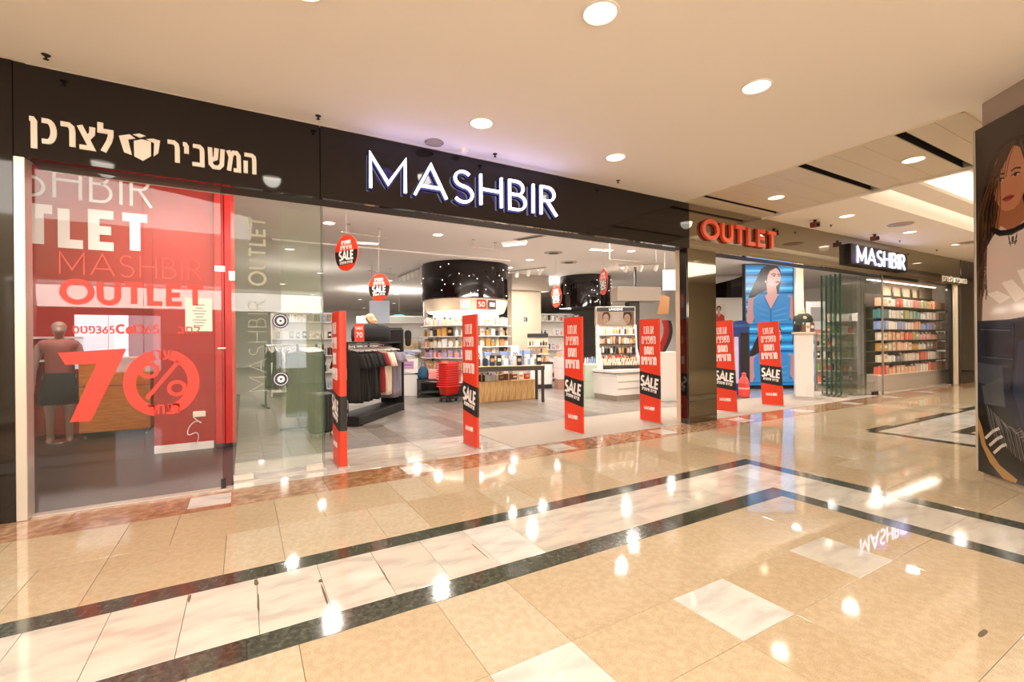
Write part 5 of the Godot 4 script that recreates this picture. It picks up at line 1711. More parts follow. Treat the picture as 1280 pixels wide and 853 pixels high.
	part("trousers", body([[Vector3(-0.09, 0.9, 0), Vector3(-0.1, 0.08, 0), 0.12, 0.08], [Vector3(0.09, 0.9, 0), Vector3(0.1, 0.08, 0), 0.12, 0.08]], 0.022, 0.04), col_mat(Color("2a2c33"), 0.9), pe)
	part("hair", body([[Vector3(0, 1.66, -0.03), Vector3(0, 1.6, -0.05), 0.105, 0.1], [Vector3(0, 1.55, -0.07), Vector3(0, 1.34, -0.11), 0.1, 0.09]], 0.016, 0.04), col_mat(Color("1b1310"), 0.6), pe)

func rect_ring(y: float, a: float, b: float) -> Array:
	var r := []
	for k in 20:
		var t := TAU * k / 20.0
		r.append(Vector3(signf(cos(t)) * pow(absf(cos(t)), 0.3) * a, y, signf(sin(t)) * pow(absf(sin(t)), 0.3) * b))
	return r

func human(bend: float) -> Mesh:
	# a standing adult with hanging or, with bend, lifted forearms
	var b := [[Vector3(0, 0.95, 0), Vector3(0, 1.32, 0), 0.14, 0.14], [Vector3(-0.15, 1.4, 0), Vector3(0.15, 1.4, 0), 0.065, 0.065], [Vector3(0, 1.4, 0), Vector3(0, 1.52, 0.01), 0.06, 0.05], [Vector3(0, 1.6, 0.01), Vector3(0, 1.66, -0.01), 0.07, 0.085], [Vector3(0, 1.56, 0.05), Vector3(0, 1.6, 0.045), 0.035, 0.055], [Vector3(0, 1.615, 0.09), Vector3(0, 1.59, 0.105), 0.01, 0.013]]
	for s in [-1.0, 1.0]:
		b.append([Vector3(s * 0.09, 0.93, 0), Vector3(s * 0.1, 0.5, 0.01), 0.09, 0.06])
		b.append([Vector3(s * 0.1, 0.5, 0.01), Vector3(s * 0.1, 0.08, -0.01), 0.055, 0.038])
		b.append([Vector3(s * 0.1, 0.04, -0.02), Vector3(s * 0.11, 0.03, 0.14), 0.04, 0.03])
		b.append([Vector3(s * 0.2, 1.38, 0), Vector3(s * 0.26, 1.1, 0.02), 0.05, 0.042])
		var hand := Vector3(s * 0.27, 0.86, 0.06).lerp(Vector3(s * 0.17, 0.98, 0.28), clampf(bend * 4.0, 0.0, 1.0))
		b.append([Vector3(s * 0.26, 1.1, 0.02), hand, 0.04, 0.03])
		var d := (hand - Vector3(s * 0.26, 1.1, 0.02)).normalized()
		b.append([hand, hand + d * 0.07, 0.028, 0.024])
		for f in 4:
			b.append([hand + d * 0.06 + Vector3(s * -0.004, 0, -0.024 + 0.016 * f), hand + d * (0.13 + 0.008 * (f % 2)) + Vector3(s * -0.012, 0, -0.024 + 0.016 * f), 0.01, 0.008])
		b.append([hand + d * 0.02 + Vector3(0, 0, 0.025), hand + d * 0.07 + Vector3(s * -0.02, 0, 0.045), 0.011, 0.009])
	return body(b, 0.017, 0.03)

# ---------------------------------------------------------------- goods on shelves
const PAL := {"cream": "e2d3bd", "white": "ece7e0", "pink": "dd9a97", "coral": "d8604f", "gold": "c99a52", "lilac": "b3a3c9", "sage": "a9b58c", "black": "24201f", "grey": "8c8885", "blue": "8fa8d6", "brown": "7a4a2f", "red": "b8242a", "peach": "e6b394", "teal": "4f8a8a", "green": "4c8f4a", "silver": "c9c7c6"}

func goods_mesh(kind: String, w: float, h: float) -> Mesh:
	var key := "goods %s %.3f %.3f" % [kind, w, h]
	if meshes.has(key):
		return meshes[key]
	var st := begin()
	match kind:
		"carton":
			add_box(st, Vector3(0, h * 0.5, 0), Vector3(w, h, w * 0.6), 0.004)
		"bottle":
			add_lathe(st, [[w * 0.36, 0.0], [w * 0.4, h * 0.03], [w * 0.4, h * 0.62], [w * 0.33, h * 0.7], [w * 0.12, h * 0.74], [w * 0.12, h * 0.8]], 14, Vector3.ZERO)
		"flask":
			add_box(st, Vector3(0, h * 0.35, 0), Vector3(w, h * 0.7, w * 0.45), w * 0.12)
			add_lathe(st, [[w * 0.13, h * 0.68], [w * 0.13, h * 0.76]], 10, Vector3.ZERO)
		"tube":
			var r := []
			for q in [[0.0, 0.3, 0.3], [0.12, 0.32, 0.3], [0.6, 0.4, 0.2], [1.0, 0.44, 0.04]]:
				r.append(ellipse_ring(Vector3(0, h * q[0], 0), w * q[1], w * q[2], 14))
			add_loft(st, r)
			st.generate_normals()
		"giftbox":
			add_box(st, Vector3(0, h * 0.5, 0), Vector3(w * 1.3, h, w * 0.9), 0.005)
	meshes[key] = st.commit()
	return meshes[key]

func goods_top(kind: String, w: float, h: float) -> Mesh:
	var key := "goods top %s %.3f %.3f" % [kind, w, h]
	if meshes.has(key):
		return meshes[key]
	var st := begin()
	match kind:
		"carton":
			add_box(st, Vector3(0, h * 0.55, w * 0.302), Vector3(w * 0.7, h * 0.3, 0.003))
		"bottle":
			add_lathe(st, [[w * 0.17, h * 0.78], [w * 0.17, h * 0.98], [w * 0.14, h]], 12, Vector3.ZERO)
		"flask":
			add_box(st, Vector3(0, h * 0.87, 0), Vector3(w * 0.36, h * 0.24, w * 0.36), 0.004)
		"tube":
			add_lathe(st, [[w * 0.31, -h * 0.02], [w * 0.31, h * 0.14]], 12, Vector3.ZERO)
		"giftbox":
			add_box(st, Vector3(0, h * 0.5, 0), Vector3(w * 0.18, h + 0.006, w * 0.906))
			add_box(st, Vector3(0, h + 0.012, 0), Vector3(w * 0.5, 0.022, w * 0.12), 0.004)
	meshes[key] = st.commit()
	return meshes[key]

const TOPNAME := {"carton": "front_label", "bottle": "cap", "flask": "stopper", "tube": "cap", "giftbox": "ribbon"}
const TOPCOL := {"carton": ["cream", "white", "gold"], "bottle": ["gold", "black", "silver"], "flask": ["black", "gold", "silver"], "tube": ["white", "gold", "black"], "giftbox": ["cream", "gold", "red"]}

# a row of goods; spots: Array of [position, turn]; kinds and colours cycle by chance
func goods_row(where: String, group: String, spots: Array, kinds: Array, colours: Array, w: float, h: float, runs := 1):
	var list := []
	var kind: String = kinds[0]
	var colour: String = colours[0]
	for i in spots.size():
		if i % runs == 0:
			kind = kinds[rng.randi() % kinds.size()]
			colour = colours[rng.randi() % colours.size()]
		list.append([kind, colour])
	var seen := {}
	var total := {}
	for e in list:
		var k: String = e[1] + " " + e[0]
		total[k] = total.get(k, 0) + 1
	for i in spots.size():
		var k: String = list[i][1] + " " + list[i][0]
		seen[k] = seen.get(k, 0) + 1
		var label: String = "only %s %s" % [k, where] if total[k] == 1 else "%s %s from the left %s" % [ORD[seen[k] - 1], k, where]
		var sc: float = [0.86, 1.0, 0.93][rng.randi() % 3]
		var o := thing(list[i][0], label, list[i][0], spots[i][0], spots[i][1], group)
		var c := Color(PAL[list[i][1]])
		part("body", goods_mesh(list[i][0], w, snappedf(h * sc, 0.005)), col_mat(c, 0.35), o)
		var tc: Array = TOPCOL[list[i][0]]
		part(TOPNAME[list[i][0]], goods_top(list[i][0], w, snappedf(h * sc, 0.005)), col_mat(Color(PAL[tc[rng.randi() % 3]]), 0.35), o)

func line_spots(a: Vector3, b: Vector3, n: int, turn: float) -> Array:
	var r := []
	for i in n:
		r.append([a.lerp(b, (i + 0.5) / n), turn + rng.randf_range(-0.08, 0.08)])
	return r

# ---------------------------------------------------------------- perfume gondola, tables
func drum(called: String, label: String, at: Vector3, r: float, y0: float, y1: float) -> Node3D:
	var o := thing(called, label, "bulkhead", at)
	part("skirt", lathe([[r - 0.05, y0], [r, y0 + 0.02], [r, y1], [r - 0.05, y1]], 48), M("black_gloss"), o)
	# little set crystals
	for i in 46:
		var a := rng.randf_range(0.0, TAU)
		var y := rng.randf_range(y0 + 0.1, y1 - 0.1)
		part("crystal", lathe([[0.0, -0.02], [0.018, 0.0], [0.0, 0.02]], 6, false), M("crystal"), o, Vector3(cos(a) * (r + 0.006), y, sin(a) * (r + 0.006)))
	return o

func build_perfume():
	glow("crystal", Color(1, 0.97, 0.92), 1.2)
	var c := Vector3(5.42, 0, -6.72)
	drum("drum_bulkhead", "black round glossy bulkhead with sparkling crystals over the round perfume shelves", c, 1.22, 2.52, STORE_CEIL - 0.003)
	var g := thing("perfume_gondola", "round cream perfume shelving tower under the sparkling black bulkhead", "shelving", c)
	part("core", lathe([[0.92, 0.0], [0.92, 2.2]], 40), M("white_paint"), g)
	part("base", lathe([[1.3, 0.0], [1.3, 0.3], [1.26, 0.34]], 48), M("dark_grey"), g)
	part("crown", lathe([[0.93, 2.2], [1.08, 2.21], [1.12, 2.3], [1.17, 2.46], [1.18, 2.52]], 48), M("cream"), g)
	part("crown_light", lathe([[0.94, 2.185], [1.05, 2.185], [1.05, 2.198], [0.94, 2.198]], 40, false), M("tube_glow"), g)
	for i in 8:
		var a := TAU * i / 8.0 + 0.2
		var l := OmniLight3D.new()
		l.name = "unseen_crown_lamp"  # unseen lamps, placed to light the crown and goods
		g.add_child(l, true)
		l.position = Vector3(cos(a) * 1.4, 2.05, sin(a) * 1.4)
		l.light_energy = 0.09
		l.light_color = Color(1, 0.95, 0.88)
		l.light_size = 0.1
		l.omni_range = 20.0
		l.shadow_enabled = true
	var ys := [0.36, 0.68, 0.98, 1.26, 1.54, 1.82]
	for k in 6:
		part("shelf", lathe([[0.9, ys[k] - 0.02], [1.26, ys[k] - 0.02], [1.27, ys[k] - 0.01], [1.26, ys[k]], [0.9, ys[k]]], 48), M("white_paint"), g)
	var pal := [["white", "pink", "lilac", "cream"], ["white", "pink", "gold", "peach"], ["white", "lilac", "black", "pink", "silver"], ["white", "cream", "pink", "gold"], ["black", "white", "silver", "gold"], ["white", "lilac", "peach", "cream"]]
	var fwd := atan2(5.2 + 6.72, -5.42)
	for k in 6:
		var sp := []
		for i in 25:
			var a := fwd + deg_to_rad(105.0) - deg_to_rad(8.4) * i
			# from the left of the photo to the right
			sp.append([c + Vector3(cos(a) * 1.13, ys[k], sin(a) * 1.13), -a + PI / 2])
		goods_row("on the %s shelf of the round perfume tower" % ["lowest", "second lowest", "third lowest", "third highest", "second highest", "highest"][k], "goods on the round perfume tower, shelf %d" % (k + 1), sp, ["carton", "bottle", "flask", "carton"], pal[k], 0.125, 0.225, 1)
	# signs on the crown
	var cards := [[0.35, "only red card sign hung on the rim of the round perfume tower", Color("cf1f22"), "50"], [-0.02, "white lit brand card on the rim of the round perfume tower", Color("e6e2ee"), ""], [0.62, "dark framed card on the right rim of the round perfume tower", Color("3a3340"), "OR"]]
	for q in cards:
		var a: float = fwd - q[0]
		var o := thing("rim_card", q[1], "sign", c + Vector3(cos(a) * 1.175, 2.24, sin(a) * 1.175), -a + PI / 2)
		part("card", box(Vector3(0.26, 0.24, 0.012), 0.002, true), col_mat(q[2], 0.5), o)
		if q[3] == "50":
			part("figure", text_mesh("50", 0.12, 0.02, 0.17, 0.002), M("print_white"), o, Vector3(-0.085, 0.06, 0.007))
		elif q[3] == "OR":
			part("print", box(Vector3(0.16, 0.1, 0.002)), M("print_white"), o, Vector3(0, 0.12, 0.007))
	# dark display table over a wooden box
	var t := thing("display_table", "dark wooden display table holding perfume testers behind the second totem", "table", Vector3(5.18, 0, -4.1), -0.3)
	part("tabletop", box(Vector3(1.76, 0.1, 0.6), 0.004, true), M("brown_dark"), t, Vector3(0, 0.73, 0))
	for sx in [-0.84, 0.84]:
		for sz in [-0.26, 0.26]:
			part("leg", box(Vector3(0.06, 0.73, 0.06), 0.004, true), M("brown_dark"), t, Vector3(sx, 0, sz))
	part("bright_edge", box(Vector3(1.77, 0.012, 0.61), 0.0, true), M("cream"), t, Vector3(0, 0.83, 0))
	var wb := thing("wooden_box", "large pale wooden block with fine upright grain under the dark table", "wooden block", Vector3(5.36, 0, -4.58), 0.0)
	part("body", box(Vector3(1.5, 0.47, 0.7), 0.006, true), M("wood"), wb)
	var a0 := t.basis
	var sp1 := []
	for i in 11:
		sp1.append([t.position + a0 * Vector3(-0.78 + 0.156 * i, 0.842, 0.16), -0.3])
	goods_row("in the front row on the dark display table", "perfume testers in the front row on the dark table", sp1, ["flask", "bottle", "carton"], ["black", "white", "silver", "black", "brown"], 0.11, 0.24, 1)
	var sp2 := []
	for i in 9:
		sp2.append([t.position + a0 * Vector3(-0.74 + 0.185 * i, 0.842, -0.1), -0.3])
	goods_row("in the back row on the dark display table", "perfume cartons in the back row on the dark table", sp2, ["carton"], ["black", "grey", "white", "brown", "blue"], 0.17, 0.34, 1)
	var sp3 := []
	for i in 8:
		sp3.append([wb.position + wb.basis * Vector3(-0.63 + 0.18 * i, 0.47, 0.15), 0.0])
	goods_row("lying on the wooden block under the table", "cartons on the wooden block", sp3, ["carton", "giftbox"], ["black", "white", "red", "brown", "silver"], 0.13, 0.15, 1)
	for q in [[-0.62, "white card with a small print standing left on the dark display table", Color("dfe6ee")], [0.25, "white price card standing in the middle of the dark display table", Color("eae6ea")]]:
		var o := thing("price_card", q[1], "sign", t.position + a0 * Vector3(q[0], 0.842, 0.03), -0.3)
		part("sheet", box(Vector3(0.2, 0.46, 0.008), 0.0, true), col_mat(q[2], 0.4), o)
		part("figure", text_mesh("55" if q[0] < 0 else "70", 0.09, 0.014, 0.11, 0.002), M("dark_grey"), o, Vector3(-0.055, 0.2, 0.005))
		part("foot", box(Vector3(0.2, 0.008, 0.08), 0.0, true), M("steel"), o)
	# cards behind the testers
	for q in [[0.45, "orange price card standing right on the dark display table", Color("dd8a45"), 0.22], [0.62, "pale blue card standing at the right end of the dark display table", Color("a9c4df"), 0.26]]:
		var o := thing("price_card", q[1], "sign", t.position + a0 * Vector3(q[0], 0.842, -0.22), t.rotation.y)
		part("sheet", box(Vector3(0.2, q[3], 0.008), 0.0, true), col_mat(q[2], 0.4), o)
		part("print", box(Vector3(0.13, 0.05, 0.002)), M("print_white"), o, Vector3(0, q[3] * 0.6, 0.005))
		part("foot", box(Vector3(0.2, 0.008, 0.08), 0.0, true), M("steel"), o)
	var cb := thing("cabinet", "white drawer cabinet with black display top left of the third totem", "cabinet", Vector3(7.6, 0, -6.3), -0.35)
	part("plinth", box(Vector3(0.62, 0.12, 0.5), 0.0, true), M("dark_grey"), cb)
	part("body", box(Vector3(0.66, 0.6, 0.52), 0.004, true), M("white_paint"), cb, Vector3(0, 0.12, 0))
	for k in 3:
		var d := part("drawer", box(Vector3(0.62, 0.18, 0.02), 0.004), M("white_paint"), cb, Vector3(0, 0.22 + 0.195 * k, 0.265))
		part("handle", box(Vector3(0.2, 0.012, 0.015), 0.003), M("steel"), d, Vector3(0, 0.06, 0.015))
	part("counter", box(Vector3(0.7, 0.05, 0.56), 0.004, true), M("black"), cb, Vector3(0, 0.72, 0))
	part("back_panel", box(Vector3(0.62, 0.75, 0.04), 0.0, true), M("cream"), cb, Vector3(0, 0.77, -0.2))
	part("dark_header", box(Vector3(0.62, 0.12, 0.1), 0.004, true), M("black"), cb, Vector3(0, 1.5, -0.18))
	for k in 3:
		var q := []
		for i in 7:
			q.append([cb.position + cb.basis * Vector3(-0.25 + 0.083 * i, 0.77 + 0.24 * k, -0.02 - 0.05 * k), -0.35])
		if k > 0:
			part("step", box(Vector3(0.62, 0.02, 0.16), 0.0, true), M("white_paint"), cb, Vector3(0, 0.75 + 0.24 * k, -0.02 - 0.05 * k))
		goods_row("on the %s tier of the white drawer cabinet" % ["bottom", "middle", "top"][k], "make-up on the white drawer cabinet, tier %d" % (k + 1), q, ["bottle", "tube", "flask"], ["gold", "white", "brown", "black", "coral", "peach"], 0.06, 0.17, 1)
	var pc := thing("pink_cabinet", "pale pink upright cabinet right beside the white drawer cabinet", "cabinet", Vector3(7.95, 0, -5.6), -0.35)
	part("plinth", box(Vector3(0.4, 0.3, 0.4), 0.0, true), col_mat(Color("a07463"), 0.5), pc)
	part("body", box(Vector3(0.42, 0.62, 0.42), 0.004, true), col_mat(Color("d9bcb9"), 0.5), pc, Vector3(0, 0.3, 0))
	part("seam", box(Vector3(0.425, 0.01, 0.425)), col_mat(Color("a58c8c"), 0.5), pc, Vector3(0, 0.62, 0))
	var q3 := []
	for i in 5:
		q3.append([pc.position + pc.basis * Vector3(-0.15 + 0.075 * i, 0.92, 0.05), -0.35])
	goods_row("on top of the pale pink cabinet", "goods on the pale pink cabinet", q3, ["bottle", "tube", "carton"], ["pink", "coral", "white", "gold"], 0.07, 0.2, 1)

func shelf_unit(called: String, label: String, at: Vector3, turn: float, w: float, h: float, levels: int, where: String, kinds: Array, cols: Array, per: int):
	var o := thing(called, label, "shelving", at, turn)
	part("back_panel", box(Vector3(w, h, 0.03), 0.0, true), M("white_paint"), o, Vector3(0, 0, -0.17))
	for s in [-1.0, 1.0]:
		part("side_panel", box(Vector3(0.03, h, 0.36), 0.0, true), M("white_paint"), o, Vector3(s * w * 0.5, 0, 0))
	for k in levels:
		var y: float = 0.12 + (h - 0.35) * k / maxi(1, levels - 1)
		part("shelf", box(Vector3(w - 0.03, 0.025, 0.34), 0.0), M("white_paint"), o, Vector3(0, y, 0))
		var sp := []
		for i in per:
			sp.append([o.transform * Vector3(-w * 0.5 + 0.08 + (w - 0.16) * (i + 0.5) / per, y + 0.0125, 0.08), turn])
		goods_row("%s, %s shelf" % [where, ["bottom", "second", "third", "fourth", "fifth", "sixth"][k]], "goods %s, %s shelf" % [where, ORD[k]], sp, kinds, cols, minf(0.09, w / per * 0.7), 0.2, 1)

# ---------------------------------------------------------------- make-up counter and the area around it
func ad_faces() -> Image:
	var im := Image.create(384, 160, false, Image.FORMAT_RGB8)
	im.fill(Color("d9b79a"))
	poly(im, [0, 0, 0.3, 0, 0.2, 1, 0, 1], Color("c79b7d"))
	poly(im, [0.7, 0, 1, 0, 1, 1, 0.8, 1], Color("8d6347"))
	soften(im, 8)
	ell(im, 0.24, 0.36, 0.11, 0.42, Color("6b412b"))
	paint_face(im, 0.23, 0.52, 0.075, 0.36, Color("d9a888"), Color("8a5840"), Color("b0473f"), 0.1)
	ell(im, 0.82, 0.36, 0.12, 0.46, Color("3f281d"))
	paint_face(im, 0.81, 0.54, 0.085, 0.38, Color("cf9a78"), Color("7d4c35"), Color("a8413a"), -0.1)
	for i in 4:
		line(im, [0.42, 0.3 + 0.13 * i, 0.62 - 0.03 * (i % 2), 0.3 + 0.13 * i], 0.03, Color("f2e4d4"))
	return im

func build_makeup():
	var o := thing("makeup_counter", "white make-up counter with rows of drawers between the third and fourth totems", "counter", Vector3(7.87, 0, -3.15))
	part("plinth", box(Vector3(1.02, 0.12, 0.76), 0.0, true), M("warm_grey"), o)
	part("body", box(Vector3(1.08, 0.5, 0.82), 0.005, true), M("white_paint"), o, Vector3(0, 0.12, 0))
	for k in 3:
		var d := part("drawer", box(Vector3(1.04, 0.15, 0.015), 0.003), M("white_paint"), o, Vector3(0, 0.2 + 0.162 * k, 0.416))
		part("handle", box(Vector3(0.98, 0.012, 0.012), 0.002), M("steel"), d, Vector3(0, 0.07, 0.008))
	part("worktop", box(Vector3(1.14, 0.07, 0.88), 0.004, true), M("white_paint"), o, Vector3(0, 0.64, 0))
	part("dark_seam", box(Vector3(1.09, 0.02, 0.83), 0.0, true), M("dark_grey"), o, Vector3(0, 0.62, 0))
	var t := thing("makeup_display", "make-up display tower with a lit poster of two faces on the white counter", "display", Vector3(7.82, 0.71, -3.2), -0.42)
	part("back_tower", box(Vector3(0.92, 1.5, 0.06), 0.004, true), M("white_paint"), t, Vector3(0, 0.0, -0.2))
	part("header_frame", box(Vector3(1.0, 0.46, 0.1), 0.006, true), M("steel"), t, Vector3(0, 1.05, -0.16))
	part("header_band", box(Vector3(0.94, 0.1, 0.01), 0.0), M("black"), t, Vector3(0, 1.44, -0.105))
	part("header_word", text_mesh("LANCOME", 0.05, 0.010, 0.34, 0.002, 0.2), M("print_white"), t, Vector3(-0.17, 1.415, -0.099))
	part("header_poster", picture(0.92, 0.32), print_mat("ad_faces", ad_faces(), 0.3, 0.5), t, Vector3(-0.46, 1.06, -0.105))
	for s in [-1.0, 1.0]:
		part("side_board", prism(v2([-0.2, 0, 0.28, 0, 0.28, 0.1, 0.02, 0.5, -0.02, 1.06, -0.2, 1.06]), 0.03), M("white_paint"), t, Vector3(s * 0.47 + 0.015, 0, 0), Vector3(0, -PI / 2, 0))
	var tilt := part("tester_slope", box(Vector3(0.9, 0.02, 0.36), 0.002), M("cream"), t, Vector3(0, 0.16, 0.1), Vector3(0.6, 0, 0))
	part("slope_front", box(Vector3(0.9, 0.05, 0.02), 0.0), M("dark_grey"), tilt, Vector3(0, 0.02, 0.18))
	for k in 3:
		var y := 0.36 + 0.23 * k
		part("shelf", box(Vector3(0.9, 0.02, 0.18), 0.0), M("brown_dark") if k < 2 else M("white_paint"), t, Vector3(0, y, -0.08))
		var sp := []
		for i in 13:
			sp.append([t.transform * Vector3(-0.42 + 0.07 * i, y + 0.01, -0.04), t.rotation.y])
		goods_row("on the %s shelf of the make-up display" % ["bottom", "middle", "top"][k], "make-up on the display tower, shelf %d" % (k + 1), sp, ["bottle", "tube", "flask"], ["gold", "black", "white", "brown", "peach", "silver"], 0.062, 0.19, 1)
	for k in 3:
		var sp := []
		for i in 14:
			sp.append([t.transform * Vector3(-0.42 + 0.064 * i, 0.095 + 0.072 * k, 0.235 - 0.105 * k), t.rotation.y])
		goods_row("in the %s tester row of the make-up tray" % ["front", "middle", "rear"][k], "testers on the make-up tray, row %d" % (k + 1), sp, ["tube", "bottle"], ["coral", "pink", "red", "peach", "brown", "gold"], 0.045, 0.09, 1)
	# green glass-fronted side case and a second low cabinet
	var gcase := thing("side_case", "pale green lit side case standing left of the make-up counter", "display case", Vector3(7.35, 0, -3.7), -0.32)
	part("body", box(Vector3(0.34, 0.8, 0.34), 0.004, true), col_mat(Color("b9c8b4"), 0.3), gcase)
	part("top", box(Vector3(0.36, 0.03, 0.36), 0.003, true), M("white_paint"), gcase, Vector3(0, 0.8, 0))
	part("seam", box(Vector3(0.345, 0.012, 0.345)), M("steel"), gcase, Vector3(0, 0.4, 0))
	var spg := []
	for i in 5:
		spg.append([gcase.transform * Vector3(-0.12 + 0.06 * i, 0.83, 0.05), 0.0])
	goods_row("on top of the pale green side case", "goods on the pale green side case", spg, ["bottle", "tube"], ["white", "lilac", "pink", "blue"], 0.055, 0.17, 1)
	# second bulkhead: black beam and drum
	var c2 := Vector3(9.85, 0, -6.9)
	drum("drum_bulkhead", "black round glossy bulkhead with crystals above the make-up counter poster", c2, 0.85, 2.45, STORE_CEIL - 0.003)
	var bm := thing("beam_bulkhead", "long black glossy ceiling beam running back from the right round bulkhead", "bulkhead", Vector3(9.3, 0, -7.6), 0.0)
	part("beam", box(Vector3(0.5, 1.0, 9.0), 0.01), M("black_gloss"), bm, Vector3(0.0, 2.98, -4.4), Vector3(0, -0.32, 0))
	shelf_unit("goods_shelves", "lit cosmetics wall shelving behind the third totem", Vector3(9.1, 0, -8.1), -0.3, 2.2, 2.3, 5, "on the cosmetics wall", ["carton", "bottle", "flask", "tube"], ["white", "pink", "cream", "coral", "lilac", "black"], 14)
	shelf_unit("goods_shelves", "cosmetics shelving behind the fourth totem left of the column", Vector3(10.3, 0, -5.4), -0.5, 1.6, 1.6, 4, "on the shelving behind the fourth totem", ["carton", "bottle", "tube"], ["white", "black", "red", "cream", "blue"], 10)
	# white fitting and panels next to the column
	var wl := thing("hanging_lightbox", "white lit panel hanging beside the left edge of the black column", "light panel", Vector3(7.66, 0, -1.43), -0.6)
	part("panel", box(Vector3(0.32, 0.42, 0.04), 0.003, true), M("lightbox_white"), wl, Vector3(0, 2.42, 0))
	for s in [-0.12, 0.12]:
		part("wire", tube([Vector3(s, 2.84, 0), Vector3(s, STORE_CEIL, 0)], 0.004, 5), M("steel"), wl)
	var tp := thing("tan_banner", "tan slanted paper banner hanging below the white lit panel", "banner", Vector3(7.8, 1.95, -1.75), -0.6)
	part("sheet", prism(v2([-0.14, 0, 0.1, 0, 0.12, 0.36, -0.04, 0.42]), 0.01), col_mat(Color("cc9a6c"), 0.8), tp)
	part("wire", tube([Vector3(0.02, 0.4, 0), Vector3(0.02, STORE_CEIL - 1.95, 0)], 0.003, 5), M("steel"), tp)
	var rc := thing("curved_stand", "curved red and black display fin beside the column", "display stand", Vector3(8.4, 0, -2.3), -0.5)
	var fin := []
	var fin2 := []
	for i in 9:
		var u := i / 8.0
		fin.append(Vector2(-0.22 + 0.22 * sin(u * 2.2), 1.1 + 0.75 * u))
		fin2.push_front(Vector2(-0.08 + 0.2 * sin(u * 2.2), 1.1 + 0.75 * u))
	part("fin", prism(fin + fin2, 0.05), col_mat(Color("8c1518"), 0.4), rc)
	var fin3 := []
	for p in fin2:
		fin3.append(p + Vector2(0.08, -0.02))
	var fin2r := fin2.duplicate()
	fin2r.reverse()
	part("fin_edge", prism(fin2r + fin3, 0.05), M("black"), rc)
	part("pedestal", box(Vector3(0.5, 1.12, 0.4), 0.004, true), M("white_paint"), rc)
	var lc := thing("low_counter", "white low counter with black tray just left of the column", "counter", Vector3(9.0, 0, -2.7), -0.3)
	part("plinth", box(Vector3(0.6, 0.1, 0.5), 0.0, true), M("dark_grey"), lc)
	part("body", box(Vector3(0.66, 0.6, 0.56), 0.004, true), M("white_paint"), lc, Vector3(0, 0.1, 0))
	part("tray", box(Vector3(0.68, 0.05, 0.58), 0.003, true), M("black"), lc, Vector3(0, 0.7, 0))
	var spl := []
	for i in 7:
		spl.append([lc.transform * Vector3(-0.27 + 0.09 * i, 0.75, 0.1), -0.3])
	goods_row("on the low counter beside the column", "goods on the low counter", spl, ["bottle", "flask", "carton"], ["white", "black", "red", "silver"], 0.07, 0.24, 1)
	var dc := thing("dark_pier", "dark grey pier with glossy grey bulkhead behind the fourth totem", "pier", Vector3(9.7, 0, -4.6), -0.4)
	part("pier", box(Vector3(0.32, 2.5, 0.3), 0.004, true), M("dark_grey"), dc)
	part("bulkhead", box(Vector3(1.3, 0.4, 0.6), 0.01), M("warm_grey"), dc, Vector3(0.1, 2.7, 0))
	part("hanger", box(Vector3(0.05, 0.62, 0.05)), M("dark_grey"), dc, Vector3(0.1, 3.19, 0))

